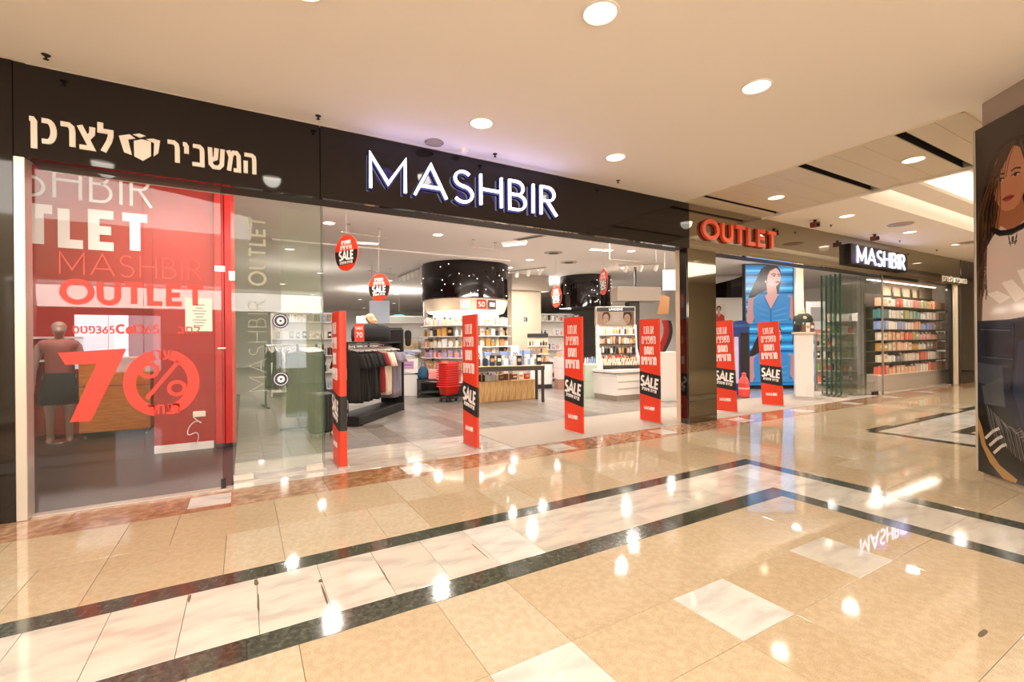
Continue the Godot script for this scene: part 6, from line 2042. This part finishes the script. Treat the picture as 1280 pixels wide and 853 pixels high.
# ---------------------------------------------------------------- store right of the column
func screen_image() -> Image:
	# one picture, shown twice above each other
	var im := Image.create(384, 504, false, Image.FORMAT_RGB8)
	im.fill(Color("2786bd"))
	for i in 13:
		var y := i / 13.0
		poly(im, [0, y, 1, y - 0.008, 1, y + 0.035, 0, y + 0.04], [Color("1d6496"), Color("62bce4"), Color("174e78"), Color("3c9ed2")][i % 4])
	soften(im, 8)
	speckle(im, 30, 0.0, 0.0, 1.0, 1.0, [Color("8fd3ef"), Color("124a72")], 0.06, 0.45)
	# hair behind
	poly(im, [0.34, 0.06, 0.46, 0.0, 0.66, 0.0, 0.74, 0.1, 0.74, 0.3, 0.7, 0.46, 0.58, 0.42, 0.4, 0.44, 0.26, 0.5, 0.16, 0.56, 0.06, 0.56, 0.12, 0.44, 0.2, 0.3, 0.28, 0.16], Color("2a1a1b"))
	for i in 16:
		line(im, [0.38 + 0.01 * i, 0.04, 0.26 + 0.014 * i, 0.24, 0.08 + 0.022 * i, 0.54 - 0.006 * i], 0.006, Color("48302d") if i % 2 else Color("190f10"))
	# neck, chest, arms
	poly(im, [0.44, 0.3, 0.64, 0.32, 0.66, 0.5, 0.8, 0.54, 0.68, 0.66, 0.53, 0.76, 0.34, 0.58, 0.46, 0.5], Color("cf9488"))
	brush(im, 0.54, 0.38, 0.16, 0.1, Color("8a5248"), 0.8)
	brush(im, 0.56, 0.54, 0.1, 0.16, Color("e6b3a6"), 0.6)
	poly(im, [0.06, 0.58, 0.2, 0.54, 0.22, 0.8, 0.14, 1.0, 0.02, 1.0], Color("bd8078"))
	poly(im, [0.9, 0.5, 1.0, 0.56, 1.0, 1.0, 0.9, 0.84], Color("b97a72"))
	# head, three-quarter view to the right
	ell(im, 0.58, 0.19, 0.155, 0.155, Color("d9a497"), 0.1)
	poly(im, [0.45, 0.2, 0.48, 0.32, 0.58, 0.365, 0.67, 0.35, 0.73, 0.29, 0.745, 0.22, 0.72, 0.12], Color("d9a497"))
	brush(im, 0.49, 0.28, 0.1, 0.14, Color("9a5e54"), 0.75)
	brush(im, 0.6, 0.35, 0.14, 0.05, Color("8f554c"), 0.7)
	brush(im, 0.63, 0.12, 0.1, 0.08, Color("f0c6ba"), 0.6)
	brush(im, 0.6, 0.25, 0.08, 0.06, Color("eab5a8"), 0.6)
	for q in [[0.595, 0.165, 0.075], [0.7, 0.17, 0.04]]:
		brush(im, q[0], q[1] + 0.02, q[2], 0.035, Color("8a5048"), 0.8)
		line(im, [q[0] - q[2] * 0.7, q[1], q[0], q[1] - 0.014, q[0] + q[2] * 0.7, q[1] - 0.004], 0.013, Color("2e1a18"))
		ell(im, q[0], q[1] + 0.026, q[2] * 0.5, 0.009, Color("e6dcd8"))
		ell(im, q[0] + 0.008, q[1] + 0.026, q[2] * 0.25, 0.01, Color("1f1110"))
		line(im, [q[0] - q[2] * 0.6, q[1] + 0.024, q[0], q[1] + 0.012, q[0] + q[2] * 0.6, q[1] + 0.022], 0.008, Color("1f1110"))
	brush(im, 0.675, 0.225, 0.022, 0.05, Color("a0655b"), 0.7)
	brush(im, 0.685, 0.25, 0.035, 0.016, Color("7d4239"), 0.9)
	ell(im, 0.672, 0.293, 0.05, 0.016, Color("a83c48"), -0.05)
	line(im, [0.63, 0.292, 0.71, 0.29], 0.005, Color("6a1f2a"))
	# fringe and side hair
	poly(im, [0.4, 0.2, 0.4, 0.1, 0.48, 0.02, 0.62, 0.0, 0.7, 0.03, 0.62, 0.06, 0.52, 0.1, 0.47, 0.18, 0.45, 0.3, 0.41, 0.34], Color("2a1a1b"))
	ell(im, 0.43, 0.285, 0.014, 0.022, Color("e9d5a5"))
	# denim waistcoat
	poly(im, [0.17, 0.58, 0.32, 0.52, 0.4, 0.52, 0.53, 0.76, 0.68, 0.52, 0.76, 0.52, 0.94, 0.56, 0.93, 0.8, 0.9, 1.0, 0.2, 1.0, 0.16, 0.8], Color("3c7fb2"))
	brush(im, 0.3, 0.8, 0.16, 0.3, Color("2a6395"), 0.6)
	brush(im, 0.78, 0.74, 0.14, 0.22, Color("66a8d6"), 0.55)
	line(im, [0.53, 0.76, 0.53, 1.0], 0.012, Color("1f4f78"))
	line(im, [0.38, 0.53, 0.53, 0.77, 0.7, 0.53], 0.016, Color("28608f"))
	for i in 6:
		line(im, [0.22 + 0.02 * i, 0.66 + 0.055 * i, 0.48, 0.74 + 0.045 * i], 0.006, Color("5a9bcb") if i % 2 else Color("2b658f"))
		line(im, [0.58, 0.76 + 0.04 * i, 0.86, 0.68 + 0.05 * i], 0.006, Color("6db0dc") if i % 2 else Color("2b658f"))
	soften(im, 2)
	var two := Image.create(384, 1036, false, Image.FORMAT_RGB8)
	two.blit_rect(im, Rect2i(0, 0, 384, 504), Vector2i(0, 0))
	two.blit_rect(im, Rect2i(0, 0, 384, 504), Vector2i(0, 504))
	two.blit_rect(im, Rect2i(0, 0, 384, 28), Vector2i(0, 1008))
	return two

func dress_image() -> Image:
	var im := Image.create(96, 192, false, Image.FORMAT_RGB8)
	im.fill(Color("e3dcd2"))
	ell(im, 0.5, 0.16, 0.17, 0.1, Color("2a1c18"))
	poly(im, [0.44, 0.24, 0.56, 0.24, 0.6, 0.36, 0.4, 0.36], Color("b98a70"))
	ell(im, 0.5, 0.19, 0.12, 0.085, Color("c4967c"))
	poly(im, [0.12, 0.42, 0.34, 0.34, 0.66, 0.34, 0.88, 0.42, 0.9, 0.62, 0.8, 0.66, 0.8, 1.0, 0.2, 1.0, 0.2, 0.66, 0.1, 0.62], Color("b8342c"))
	poly(im, [0.34, 0.34, 0.66, 0.34, 0.5, 0.46], Color("c4967c"))
	soften(im, 2)
	return im

func build_right_store():
	var turn := -deg_to_rad(30.1)
	var s := thing("led_screen", "tall lit advertising screen showing a woman in a blue waistcoat", "screen", Vector3(12.71, 0, -2.36), turn)
	part("case", box(Vector3(1.4, 3.5, 0.12), 0.006, true), M("black"), s, Vector3(0, 0.0, -0.075))
	part("display", picture(1.34, 3.36), print_mat("screen_print", screen_image(), 0.3, 0.72), s, Vector3(-0.67, 0.1, -0.012))
	area_light("screen_light", Vector3(0, 1.8, 0.02), Vector2(1.3, 3.3), Vector3(0, 0, 1), 0.8, Color(0.55, 0.75, 1.0), s)
	for sg in [-0.68, 0.68]:
		part("side_frame", box(Vector3(0.03, 3.5, 0.03), 0.003, true), M("black"), s, Vector3(sg, 0, -0.005))
	var cp := thing("cream_pier", "narrow cream pier standing at the right edge of the lit screen", "pier", Vector3(13.38, 0, -1.97), turn)
	part("pier", box(Vector3(0.2, STORE_CEIL, 0.25), 0.004, true), M("cream"), cp)
	# left of the screen
	var wp := thing("white_partition", "white partition carrying a fashion poster left of the lit screen", "partition", Vector3(13.6, 0, -4.4), turn)
	part("board", box(Vector3(1.3, 2.75, 0.08), 0.004, true), M("white_paint"), wp)
	part("black_slope", prism(v2([-0.7, 2.75, 0.7, 2.75, 0.7, 3.5, 0.3, 3.35, -0.7, 3.1]), 0.3), M("black_gloss"), wp, Vector3(0, 0, -0.2))
	var fp := thing("fashion_poster", "poster of a dark-haired woman in a red dress on the white partition", "poster", wp.position + wp.basis * Vector3(-0.2, 1.62, 0.05), turn)
	part("sheet", box(Vector3(0.46, 0.92, 0.01), 0.0, true), M("paper"), fp)
	part("print", picture(0.46, 0.92), print_mat("dress_print", dress_image(), 0.5), fp, Vector3(-0.23, 0, 0.0055))
	var bt := thing("blue_dispenser", "round-topped dark blue display machine left of the lit screen", "dispenser", Vector3(10.75, 0, -2.0), -0.6)
	var prof := []
	for i in 9:
		var a := PI * i / 8.0
		prof.append(Vector2(0.2 * cos(a), 1.72 + 0.14 * sin(a)))
	part("cabinet", prism([Vector2(-0.2, 0.02)] + [Vector2(0.2, 0.02)] + prof, 0.34), col_mat(Color("1d3f86"), 0.3), bt, Vector3(0, 0, -0.17))
	part("front_panel", box(Vector3(0.2, 1.3, 0.012), 0.002, true), M("black"), bt, Vector3(0.08, 0.25, 0.175))
	part("side_label", box(Vector3(0.1, 1.15, 0.012), 0.002, true), col_mat(Color("c8c6e6"), 0.4), bt, Vector3(-0.12, 0.3, 0.175))
	part("cap", box(Vector3(0.4, 0.1, 0.36), 0.02), col_mat(Color("2a5f96"), 0.3), bt, Vector3(0, 1.72, 0))
	var rb := thing("red_standee", "small coral bottle-shaped standee on the floor before the blue machine", "standee", Vector3(10.35, 0, -1.6), -0.5)
	part("bottle", lathe([[0.1, 0.0], [0.12, 0.02], [0.12, 0.34], [0.09, 0.44], [0.05, 0.5], [0.05, 0.58], [0.0, 0.6]], 24), col_mat(Color("d8483e"), 0.35), rb)
	part("label_band", lathe([[0.1215, 0.2], [0.1215, 0.24]], 24, false), col_mat(Color("f0a99b"), 0.4), rb)
	# white pedestal with black goods
	var pd := thing("white_pedestal", "white square pedestal standing left of the folded green glass panels", "pedestal", Vector3(11.72, 0, -0.95), -1.0)
	part("body", box(Vector3(0.38, 1.5, 0.34), 0.006, true), M("white_paint"), pd)
	part("tray", box(Vector3(0.46, 0.05, 0.42), 0.004, true), M("cream"), pd, Vector3(0, 1.5, 0))
	var ap := thing("acrylic_box", "clear acrylic brochure box on the floor at the foot of the white pedestal", "box", Vector3(11.45, 0, -0.55), turn)
	part("front", box(Vector3(0.3, 0.3, 0.01), 0.0, true), M("glass_clear"), ap, Vector3(0, 0, 0.1))
	part("back", box(Vector3(0.3, 0.34, 0.01), 0.0, true), M("glass_clear"), ap, Vector3(0, 0, -0.1))
	for sg in [-0.15, 0.15]:
		part("side", box(Vector3(0.01, 0.3, 0.2), 0.0, true), M("glass_clear"), ap, Vector3(sg, 0, 0))
	part("bottom", box(Vector3(0.3, 0.01, 0.2), 0.0, true), M("glass_clear"), ap)
	var sp := []
	for i in 5:
		sp.append([pd.transform * Vector3(-0.18 + 0.09 * i, 1.55, 0.05), -1.0])
	goods_row("on top of the white pedestal", "goods on the white pedestal", sp, ["bottle", "flask", "carton"], ["black", "white", "brown"], 0.08, 0.26, 1)
	var gp := thing("glass_leaf_poster", "grey and white picture panel behind the white pedestal", "panel", Vector3(13.1, 1.62, -1.35), turn)
	part("board", box(Vector3(0.5, 0.75, 0.03), 0.003, true), col_mat(Color("c9c6c4"), 0.4), gp)
	part("post", box(Vector3(0.05, 1.62, 0.05)), M("steel"), gp, Vector3(0, -0.81, -0.02))
	part("print", box(Vector3(0.34, 0.36, 0.004)), col_mat(Color("8f8b8a"), 0.5), gp, Vector3(0.02, 0.42, 0.017))
	var mq := thing("coat_mannequin", "headless mannequin in a dark green coat between pedestal and glass panels", "mannequin", Vector3(12.75, 0, -1.5), turn)
	part("torso", body([[Vector3(0, 1.5, 0), Vector3(0, 1.9, 0), 0.14, 0.15], [Vector3(-0.16, 1.98, 0), Vector3(0.16, 1.98, 0), 0.065, 0.065], [Vector3(0, 2.0, 0), Vector3(0, 2.14, 0), 0.06, 0.05]], 0.02, 0.05), M("skin_dummy"), mq)
	var dr := []
	for q in [[1.25, 0.27, 0.2], [1.45, 0.25, 0.18], [1.7, 0.24, 0.17], [1.9, 0.25, 0.15], [2.0, 0.22, 0.12], [2.05, 0.14, 0.1]]:
		dr.append(ellipse_ring(Vector3(0, q[0], 0), q[1], q[2], 22, 0.07, 6, q[0] * 3.0))
	part("coat", loft(dr), col_mat(Color("2e3229"), 0.9), mq)
	part("stand", lathe([[0.18, 0.0], [0.18, 0.02], [0.025, 0.03], [0.025, 1.5]], 18), M("steel"), mq)

# ---------------------------------------------------------------- folded glass panels and the gift window
func build_gift_window():
	var d := struct_node("door_2", "folded stack of thick green glass door panels right of the white pedestal", "door")
	for i in 5:
		var z := -0.30 - 0.1 * i
		span("pane", Vector3(12.08, 0.05, z - 0.011), Vector3(13.3, SOFFIT, z + 0.011), M("glass_deep"), d)
		span("pane_edge", Vector3(12.05, 0.05, z - 0.016), Vector3(12.078, SOFFIT, z + 0.016), M("glass_edge"), d)
		span("bottom_clamp", Vector3(12.06, 0.0, z - 0.02), Vector3(12.3, 0.07, z + 0.02), M("steel"), d, 0.004)
	span("pane", Vector3(12.7, 0.05, -0.16), Vector3(13.52, SOFFIT, -0.148), M("glass_deep"), d)
	span("bottom_clamp", Vector3(13.25, 0.0, -0.18), Vector3(13.52, 0.08, -0.13), M("black"), d, 0.004)
	span("base_block", Vector3(12.75, 0.0, -0.75), Vector3(13.5, 0.32, -0.2), M("glass_deep"), d, 0.004)
	var w := struct_node("window_2", "wide clear glass shop window in front of the shelves of boxed gifts", "window")
	span("pane", Vector3(13.55, 0.03, -0.056), Vector3(15.6, SOFFIT, -0.046), M("glass_clear"), w)
	span("pane", Vector3(15.605, 0.03, -0.056), Vector3(17.75, SOFFIT, -0.046), M("glass_clear"), w)
	span("edge_post", Vector3(13.53, 0.0, -0.07), Vector3(13.55, SOFFIT, -0.03), M("steel"), w, 0.003)
	span("edge_post", Vector3(17.755, 0.0, -0.09), Vector3(17.87, SOFFIT, -0.01), M("black"), w, 0.004)
	span("edge_post", Vector3(18.0, 0.0, -0.14), Vector3(18.24, SOFFIT, 0.0), M("cream"), w, 0.004)
	span("sill", Vector3(13.55, 0.0, -0.09), Vector3(17.755, 0.03, -0.02), M("steel_light"), w, 0.003)
	span("top_rail", Vector3(13.55, SOFFIT - 0.05, -0.1), Vector3(15.5, SOFFIT, -0.02), M("black"), w, 0.003)
	var s := thing("gift_shelving", "long seven-shelf display of boxed gifts behind the right shop window", "shelving", Vector3(14.45, 0, -0.62))
	var ys := [0.42, 0.74, 1.04, 1.33, 1.62, 1.92, 2.24]
	part("base", box(Vector3(4.6, 0.4, 0.42), 0.004, true), M("warm_grey"), s, Vector3(2.3, 0.0, 0))
	for k in 7:
		part("shelf", box(Vector3(4.6, 0.03, 0.36), 0.003), M("dark_grey") if k != 0 else M("cream"), s, Vector3(2.3, ys[k] - 0.015, 0))
	for x in [0.0, 1.15, 2.3, 3.45, 4.6]:
		part("upright", box(Vector3(0.04, 2.3, 0.04), 0.003, true), M("black"), s, Vector3(x, 0, -0.17))
	part("back_glass", box(Vector3(4.6, 2.2, 0.01), 0.0, true), M("brown_dark"), s, Vector3(2.3, 0.4, -0.2))
	for x in [1.75, 2.35, 3.0, 3.5]:
		part("ribbon_drop", box(Vector3(0.1, 0.5, 0.01), 0.0, true), M("brown_dark"), s, Vector3(x, 2.35, -0.2))
	part("white_back", box(Vector3(3.4, 0.85, 0.02), 0.0, true), M("pale_wall"), s, Vector3(2.9, 2.3, -0.24))
	var pal := [["cream", "white", "peach", "coral"], ["white", "cream", "grey", "coral"], ["gold", "cream", "brown", "grey", "peach"], ["pink", "coral", "cream", "peach", "sage"], ["cream", "peach", "white", "coral", "blue"], ["cream", "white", "grey", "sage", "teal"], ["coral", "pink", "peach", "sage", "white"]]
	for k in 7:
		var sp := line_spots(Vector3(14.5, ys[k], -0.55), Vector3(19.0, ys[k], -0.55), 18, 0.0)
		goods_row("on the %s shelf of the gift window" % ["lowest", "sixth", "fifth", "fourth", "third", "second", "top"][k], "boxed gifts in the right window, shelf %d" % (7 - k), sp, ["giftbox", "carton", "giftbox", "carton", "bottle"], pal[k], 0.185, 0.235, 2)
	# darker shelves seen through the folded glass
	shelf_unit("goods_shelves", "dark gift shelving seen behind the folded green glass panels", Vector3(14.5, 0, -1.75), -0.75, 1.4, 2.1, 6, "on the shelving behind the green glass", ["carton", "giftbox", "bottle"], ["cream", "green", "coral", "grey", "white", "black"], 9)
	area_light("gift_window_light", Vector3(15.9, 2.86, -0.45), Vector2(4.2, 0.3), Vector3(0, -1, -0.1).normalized(), 3.2, Color(1.0, 0.92, 0.82))  # placed to light the boxed gifts
	var lt := thing("window_tube", "long slim lamp under the soffit, placed to light the gift window", "lamp", Vector3(15.9, 2.885, -0.45))
	part("tube", box(Vector3(4.2, 0.02, 0.06), 0.004), M("tube_glow"), lt)
	part("tray", box(Vector3(4.24, 0.02, 0.09), 0.003), M("white_paint"), lt, Vector3(0, 0.018, 0))

# ---------------------------------------------------------------- small fittings
func build_small_ceiling_things():
	for q in [[-1.32, 0.26, "small dark sprinkler on the ceiling above the left end of the fascia"], [0.66, 0.24, "small dark sprinkler on the ceiling between the two sign letterings"], [2.65, 0.26, "small dark sprinkler on the ceiling above the lit white letters"], [4.62, 0.28, "small dark sprinkler on the ceiling right of the lit white letters"], [10.2, 0.4, "small dark sprinkler on the ceiling left of the sign box"], [13.3, 0.4, "small dark sprinkler on the ceiling above the sign box"], [15.6, 0.35, "farthest small dark sprinkler on the corridor ceiling"], [8.9, 2.2, "small sprinkler at the edge of the bright ceiling cove"]]:
		var o := thing("sprinkler", q[2], "sprinkler", Vector3(q[0], CEIL if q[1] < 1.5 else 4.1, q[1]), 0.0, "ceiling sprinklers of the corridor")
		o.scale = Vector3(0.7, 0.7, 0.7)
		part("rosette", lathe([[0.03, -0.012], [0.042, 0.0]], 16), M("black"), o)
		part("stem", lathe([[0.012, -0.045], [0.012, -0.01]], 8), M("black"), o)
		part("deflector", lathe([[0.004, -0.056], [0.026, -0.052], [0.026, -0.047], [0.004, -0.044]], 12), M("black"), o)
	var sp := thing("ceiling_speaker", "flat round grey loudspeaker grille in the ceiling above the lit letters", "speaker", Vector3(1.89, CEIL, 0.22))
	part("grille", lathe([[0.0, -0.012], [0.09, -0.012], [0.1, -0.004], [0.1, 0.0]], 28), M("warm_grey"), sp)
	part("rim", lathe([[0.1, 0.0], [0.108, -0.006], [0.1, -0.012]], 28, false), M("steel"), sp)
	var sd := thing("smoke_detector", "white dome smoke detector on the ceiling above the lit letters", "smoke detector", Vector3(2.27, CEIL, 0.2))
	part("base", lathe([[0.065, -0.015], [0.07, 0.0]], 24), M("white_paint"), sd)
	part("dome", lathe([[0.0, -0.05], [0.03, -0.047], [0.05, -0.03], [0.055, -0.015]], 24, false), M("white_paint"), sd)
	for q in [[12.6, 1.0, "flat round vent in the ceiling right of the metal strip"], [16.3, 1.0, "flat round vent in the ceiling near the far right end"]]:
		var v := thing("ceiling_vent", q[2], "vent", Vector3(q[0] - 1.2, CEIL, q[1] + 0.1))
		part("plate", lathe([[0.0, -0.01], [0.2, -0.01], [0.22, 0.0]], 28), M("warm_grey"), v)
		part("ring", lathe([[0.13, -0.013], [0.15, -0.013], [0.15, -0.01], [0.13, -0.01]], 28, false), M("steel"), v)
	for q in [[9.5, 0.45, "red-brown small camera under the ceiling right of the red letters"], [12.0, 0.42, "red-brown small camera under the ceiling left of the sign box"]]:
		var k := thing("security_camera", q[2], "security camera", Vector3(q[0], CEIL, q[1]))
		part("mount", lathe([[0.02, -0.05], [0.03, 0.0]], 12), M("black"), k)
		part("housing", box(Vector3(0.2, 0.1, 0.1), 0.01), col_mat(Color("6d2a1a"), 0.4), k, Vector3(0, -0.09, 0), Vector3(0, 0, 0.15))
		part("lens_ring", lathe([[0.03, 0.0], [0.03, 0.03], [0.02, 0.03]], 14), M("black"), k, Vector3(0.0, -0.1, 0.05), Vector3(PI / 2, 0, 0))
	# round sale signs under the store ceiling
	var signs := [[Vector3(1.315, 2.72, -1.9), 0.265, -0.6, "nearest round sale sign hanging below the store ceiling at the left"], [Vector3(2.185, 2.42, -3.48), 0.25, -0.45, "second round sale sign hanging left of the sparkling bulkhead"], [Vector3(7.02, 2.54, -4.6), 0.28, -1.15, "round sale sign hanging before the long black beam"], [Vector3(6.4, 2.6, -2.07), 0.27, -1.45, "round sale sign hanging edge-on before the right bulkhead"]]
	for q in signs:
		var r: float = q[1]
		var o := thing("round_sign", q[3], "hanging sign", q[0], -deg_to_rad(30.0) + q[2], "round sale signs hanging in the store")
		part("disc", lathe([[r, -0.006], [r, 0.006]], 40), M("gate_red"), o, Vector3.ZERO, Vector3(PI / 2, 0, 0))
		for s in [0.0, PI]:
			var f := Node3D.new()
			var band := []
			for i in 9:
				band.append(Vector2(r * 0.985 * cos(lerpf(0.12, -0.72, i / 8.0)), r * 0.985 * sin(lerpf(0.12, -0.72, i / 8.0))))
			for i in 9:
				band.append(Vector2(-band[8 - i].x, band[8 - i].y))
			f.free()
			var rot := Vector3(0, s, 0)
			var zz := Vector3(0, 0, 0.0062) if s == 0.0 else Vector3(0, 0, -0.0062)
			part("band", prism(band, 0.001), M("print_black"), o, zz, rot)
			var fw := 1.0 if s == 0.0 else -1.0
			part("sale_word", text_mesh("SALE", r * 0.48, r * 0.11, r * 1.25, 0.001, 0.16), M("print_white"), o, zz * 1.25 + Vector3(-fw * r * 0.62, -r * 0.38, 0), rot)
			part("headline", text_mesh("משפצים", r * 0.2, r * 0.045, r * 0.8, 0.001, 0.3), M("print_white"), o, zz * 1.25 + Vector3(-fw * r * 0.4, r * 0.48, 0), rot)
			part("headline", text_mesh("מרוויחים", r * 0.2, r * 0.045, r * 1.0, 0.001, 0.3), M("print_white"), o, zz * 1.25 + Vector3(-fw * r * 0.5, r * 0.2, 0), rot)
			part("small_line", text_mesh("מכירת שיפוצים", r * 0.13, r * 0.03, r * 1.1, 0.001, 0.24), M("print_white"), o, zz * 1.25 + Vector3(-fw * r * 0.55, -r * 0.6, 0), rot)
		part("cord", tube([Vector3(0, r, 0), Vector3(0, STORE_CEIL - q[0].y, 0)], 0.003, 5), M("steel"), o)
	# thin hanging rails
	for q in [[1.5, -3.3, 2.3, -3.4, "thin hanging rail under the store ceiling above the nearest sale sign"], [2.9, -7.5, 3.75, -8.0, "thin hanging rail under the store ceiling beyond the second sale sign"], [4.0, -3.4, 4.75, -3.5, "thin hanging rail under the store ceiling left of the white tube lamp"]]:
		var a := Vector3(q[0], STORE_CEIL, q[1])
		var b := Vector3(q[2], STORE_CEIL, q[3])
		var o := thing("ceiling_rail", q[4], "rail", a)
		part("bar", tube([Vector3(0, -0.16, 0), b - a + Vector3(0, -0.16, 0)], 0.008, 6), M("warm_grey"), o)
		for t in [0.15, 0.85]:
			part("hanger", tube([(b - a) * t + Vector3(0, -0.16, 0), (b - a) * t], 0.006, 6), M("warm_grey"), o)
			part("hanger_plate", lathe([[0.04, -0.01], [0.04, 0.0]], 12), M("warm_grey"), o, (b - a) * t)
	var tl := thing("tube_lamp", "short white tube lamp beside a grey slot in the store ceiling", "lamp", Vector3(4.95, STORE_CEIL, -3.2), -0.9)
	part("tray", box(Vector3(0.55, 0.05, 0.14), 0.006), M("white_paint"), tl, Vector3(0, -0.025, 0))
	part("tube", tube([Vector3(-0.25, -0.07, 0), Vector3(0.25, -0.07, 0)], 0.02, 10), M("tube_glow"), tl)
	for q in [[2.15, -4.75, 0.7, "slim white lamp in the store ceiling behind the nearest round sale sign"], [7.15, -3.0, 0.6, "slim white lamp in the store ceiling above the edge-on sale sign"]]:
		var wl := thing("slim_lamp", q[3], "lamp", Vector3(q[0], STORE_CEIL, q[1]), -0.2)
		part("tray", box(Vector3(q[2], 0.02, 0.16), 0.004), M("white_paint"), wl, Vector3(0, -0.01, 0))
		part("diffuser", box(Vector3(q[2] - 0.06, 0.006, 0.1), 0.0), M("tube_glow"), wl, Vector3(0, -0.022, 0))
	var hf := thing("acrylic_holder", "empty clear frame hanging under the store ceiling left of the column", "frame", Vector3(6.1, 2.83, -0.95), -0.1)
	for y in [0.0, 0.34]:
		part("rod", tube([Vector3(-0.5, y, 0), Vector3(0.55, y, 0)], 0.007, 6), M("steel_light"), hf)
	for x in [-0.5, 0.55]:
		part("rod", tube([Vector3(x, 0, 0), Vector3(x, 0.34, 0)], 0.007, 6), M("steel_light"), hf)
		part("wire", tube([Vector3(x, 0.34, 0), Vector3(x, STORE_CEIL - 2.83, 0)], 0.003, 5), M("steel"), hf)
	var sl := thing("ceiling_slot", "grey slot set in the store ceiling beside the short tube lamp", "vent", Vector3(5.1, STORE_CEIL, -2.55), -1.2)
	part("slot", box(Vector3(1.1, 0.012, 0.22), 0.003), M("warm_grey"), sl)
	part("gap", box(Vector3(1.0, 0.004, 0.1)), M("dark_grey"), sl, Vector3(0, -0.008, 0))
	for q in [[6.41, -3.84, "first round grey vent in the store ceiling by the right bulkhead"], [7.56, -4.76, "second round dark vent in the store ceiling by the right bulkhead"]]:
		var v := thing("ceiling_vent", q[2], "vent", Vector3(q[0], STORE_CEIL, q[1]))
		part("plate", lathe([[0.0, -0.012], [0.2, -0.012], [0.23, 0.0]], 28), M("warm_grey"), v)
		part("core", lathe([[0.0, -0.016], [0.12, -0.016], [0.12, -0.01]], 24), M("dark_grey"), v)
	# track lights
	for q in [[4.3, -7.4, 4.25, -9.3, 5, "white ceiling track with spotlights left of the sparkling bulkhead"], [6.7, -7.0, 7.4, -5.6, 4, "white ceiling track with spotlights between the two black bulkheads"], [9.0, -4.4, 9.9, -3.6, 3, "white ceiling track with spotlights right of the second bulkhead"]]:
		var a := Vector3(q[0], STORE_CEIL, q[1])
		var d := Vector3(q[2], STORE_CEIL, q[3]) - a
		var o := thing("track_light", q[5], "track light", a)
		part("track", tube([Vector3(0, -0.03, 0), d + Vector3(0, -0.03, 0)], 0.016, 6), M("warm_grey"), o)
		for i in q[4]:
			var p: Vector3 = d * ((i + 0.5) / q[4]) + Vector3(0, -0.13, 0)
			var h := part("spotlight", lathe([[0.05, -0.09], [0.055, -0.02], [0.05, 0.06], [0.02, 0.09]], 16), M("white_paint"), o, p, Vector3(0.5, 0.4, 0.3))
			part("glass", lathe([[0.0, -0.093], [0.045, -0.091], [0.045, -0.085], [0.0, -0.085]], 14, false), M("store_lens"), h)
			part("stem", tube([p + Vector3(0, 0.06, 0), p + Vector3(0, 0.1, 0)], 0.008, 6), M("white_paint"), o)
	var ex := thing("exit_sign", "small teal lit exit sign hanging far back in the store", "exit sign", Vector3(5.82, 2.36, -14.55), -0.4)
	part("case", box(Vector3(0.42, 0.22, 0.06), 0.006, true), M("exit_glow"), ex)
	part("arrow", box(Vector3(0.2, 0.04, 0.004)), M("print_white"), ex, Vector3(0, 0.11, 0.032))
	part("rod", tube([Vector3(0, 0.22, 0), Vector3(0, STORE_CEIL - 2.36, 0)], 0.006, 6), M("steel"), ex)
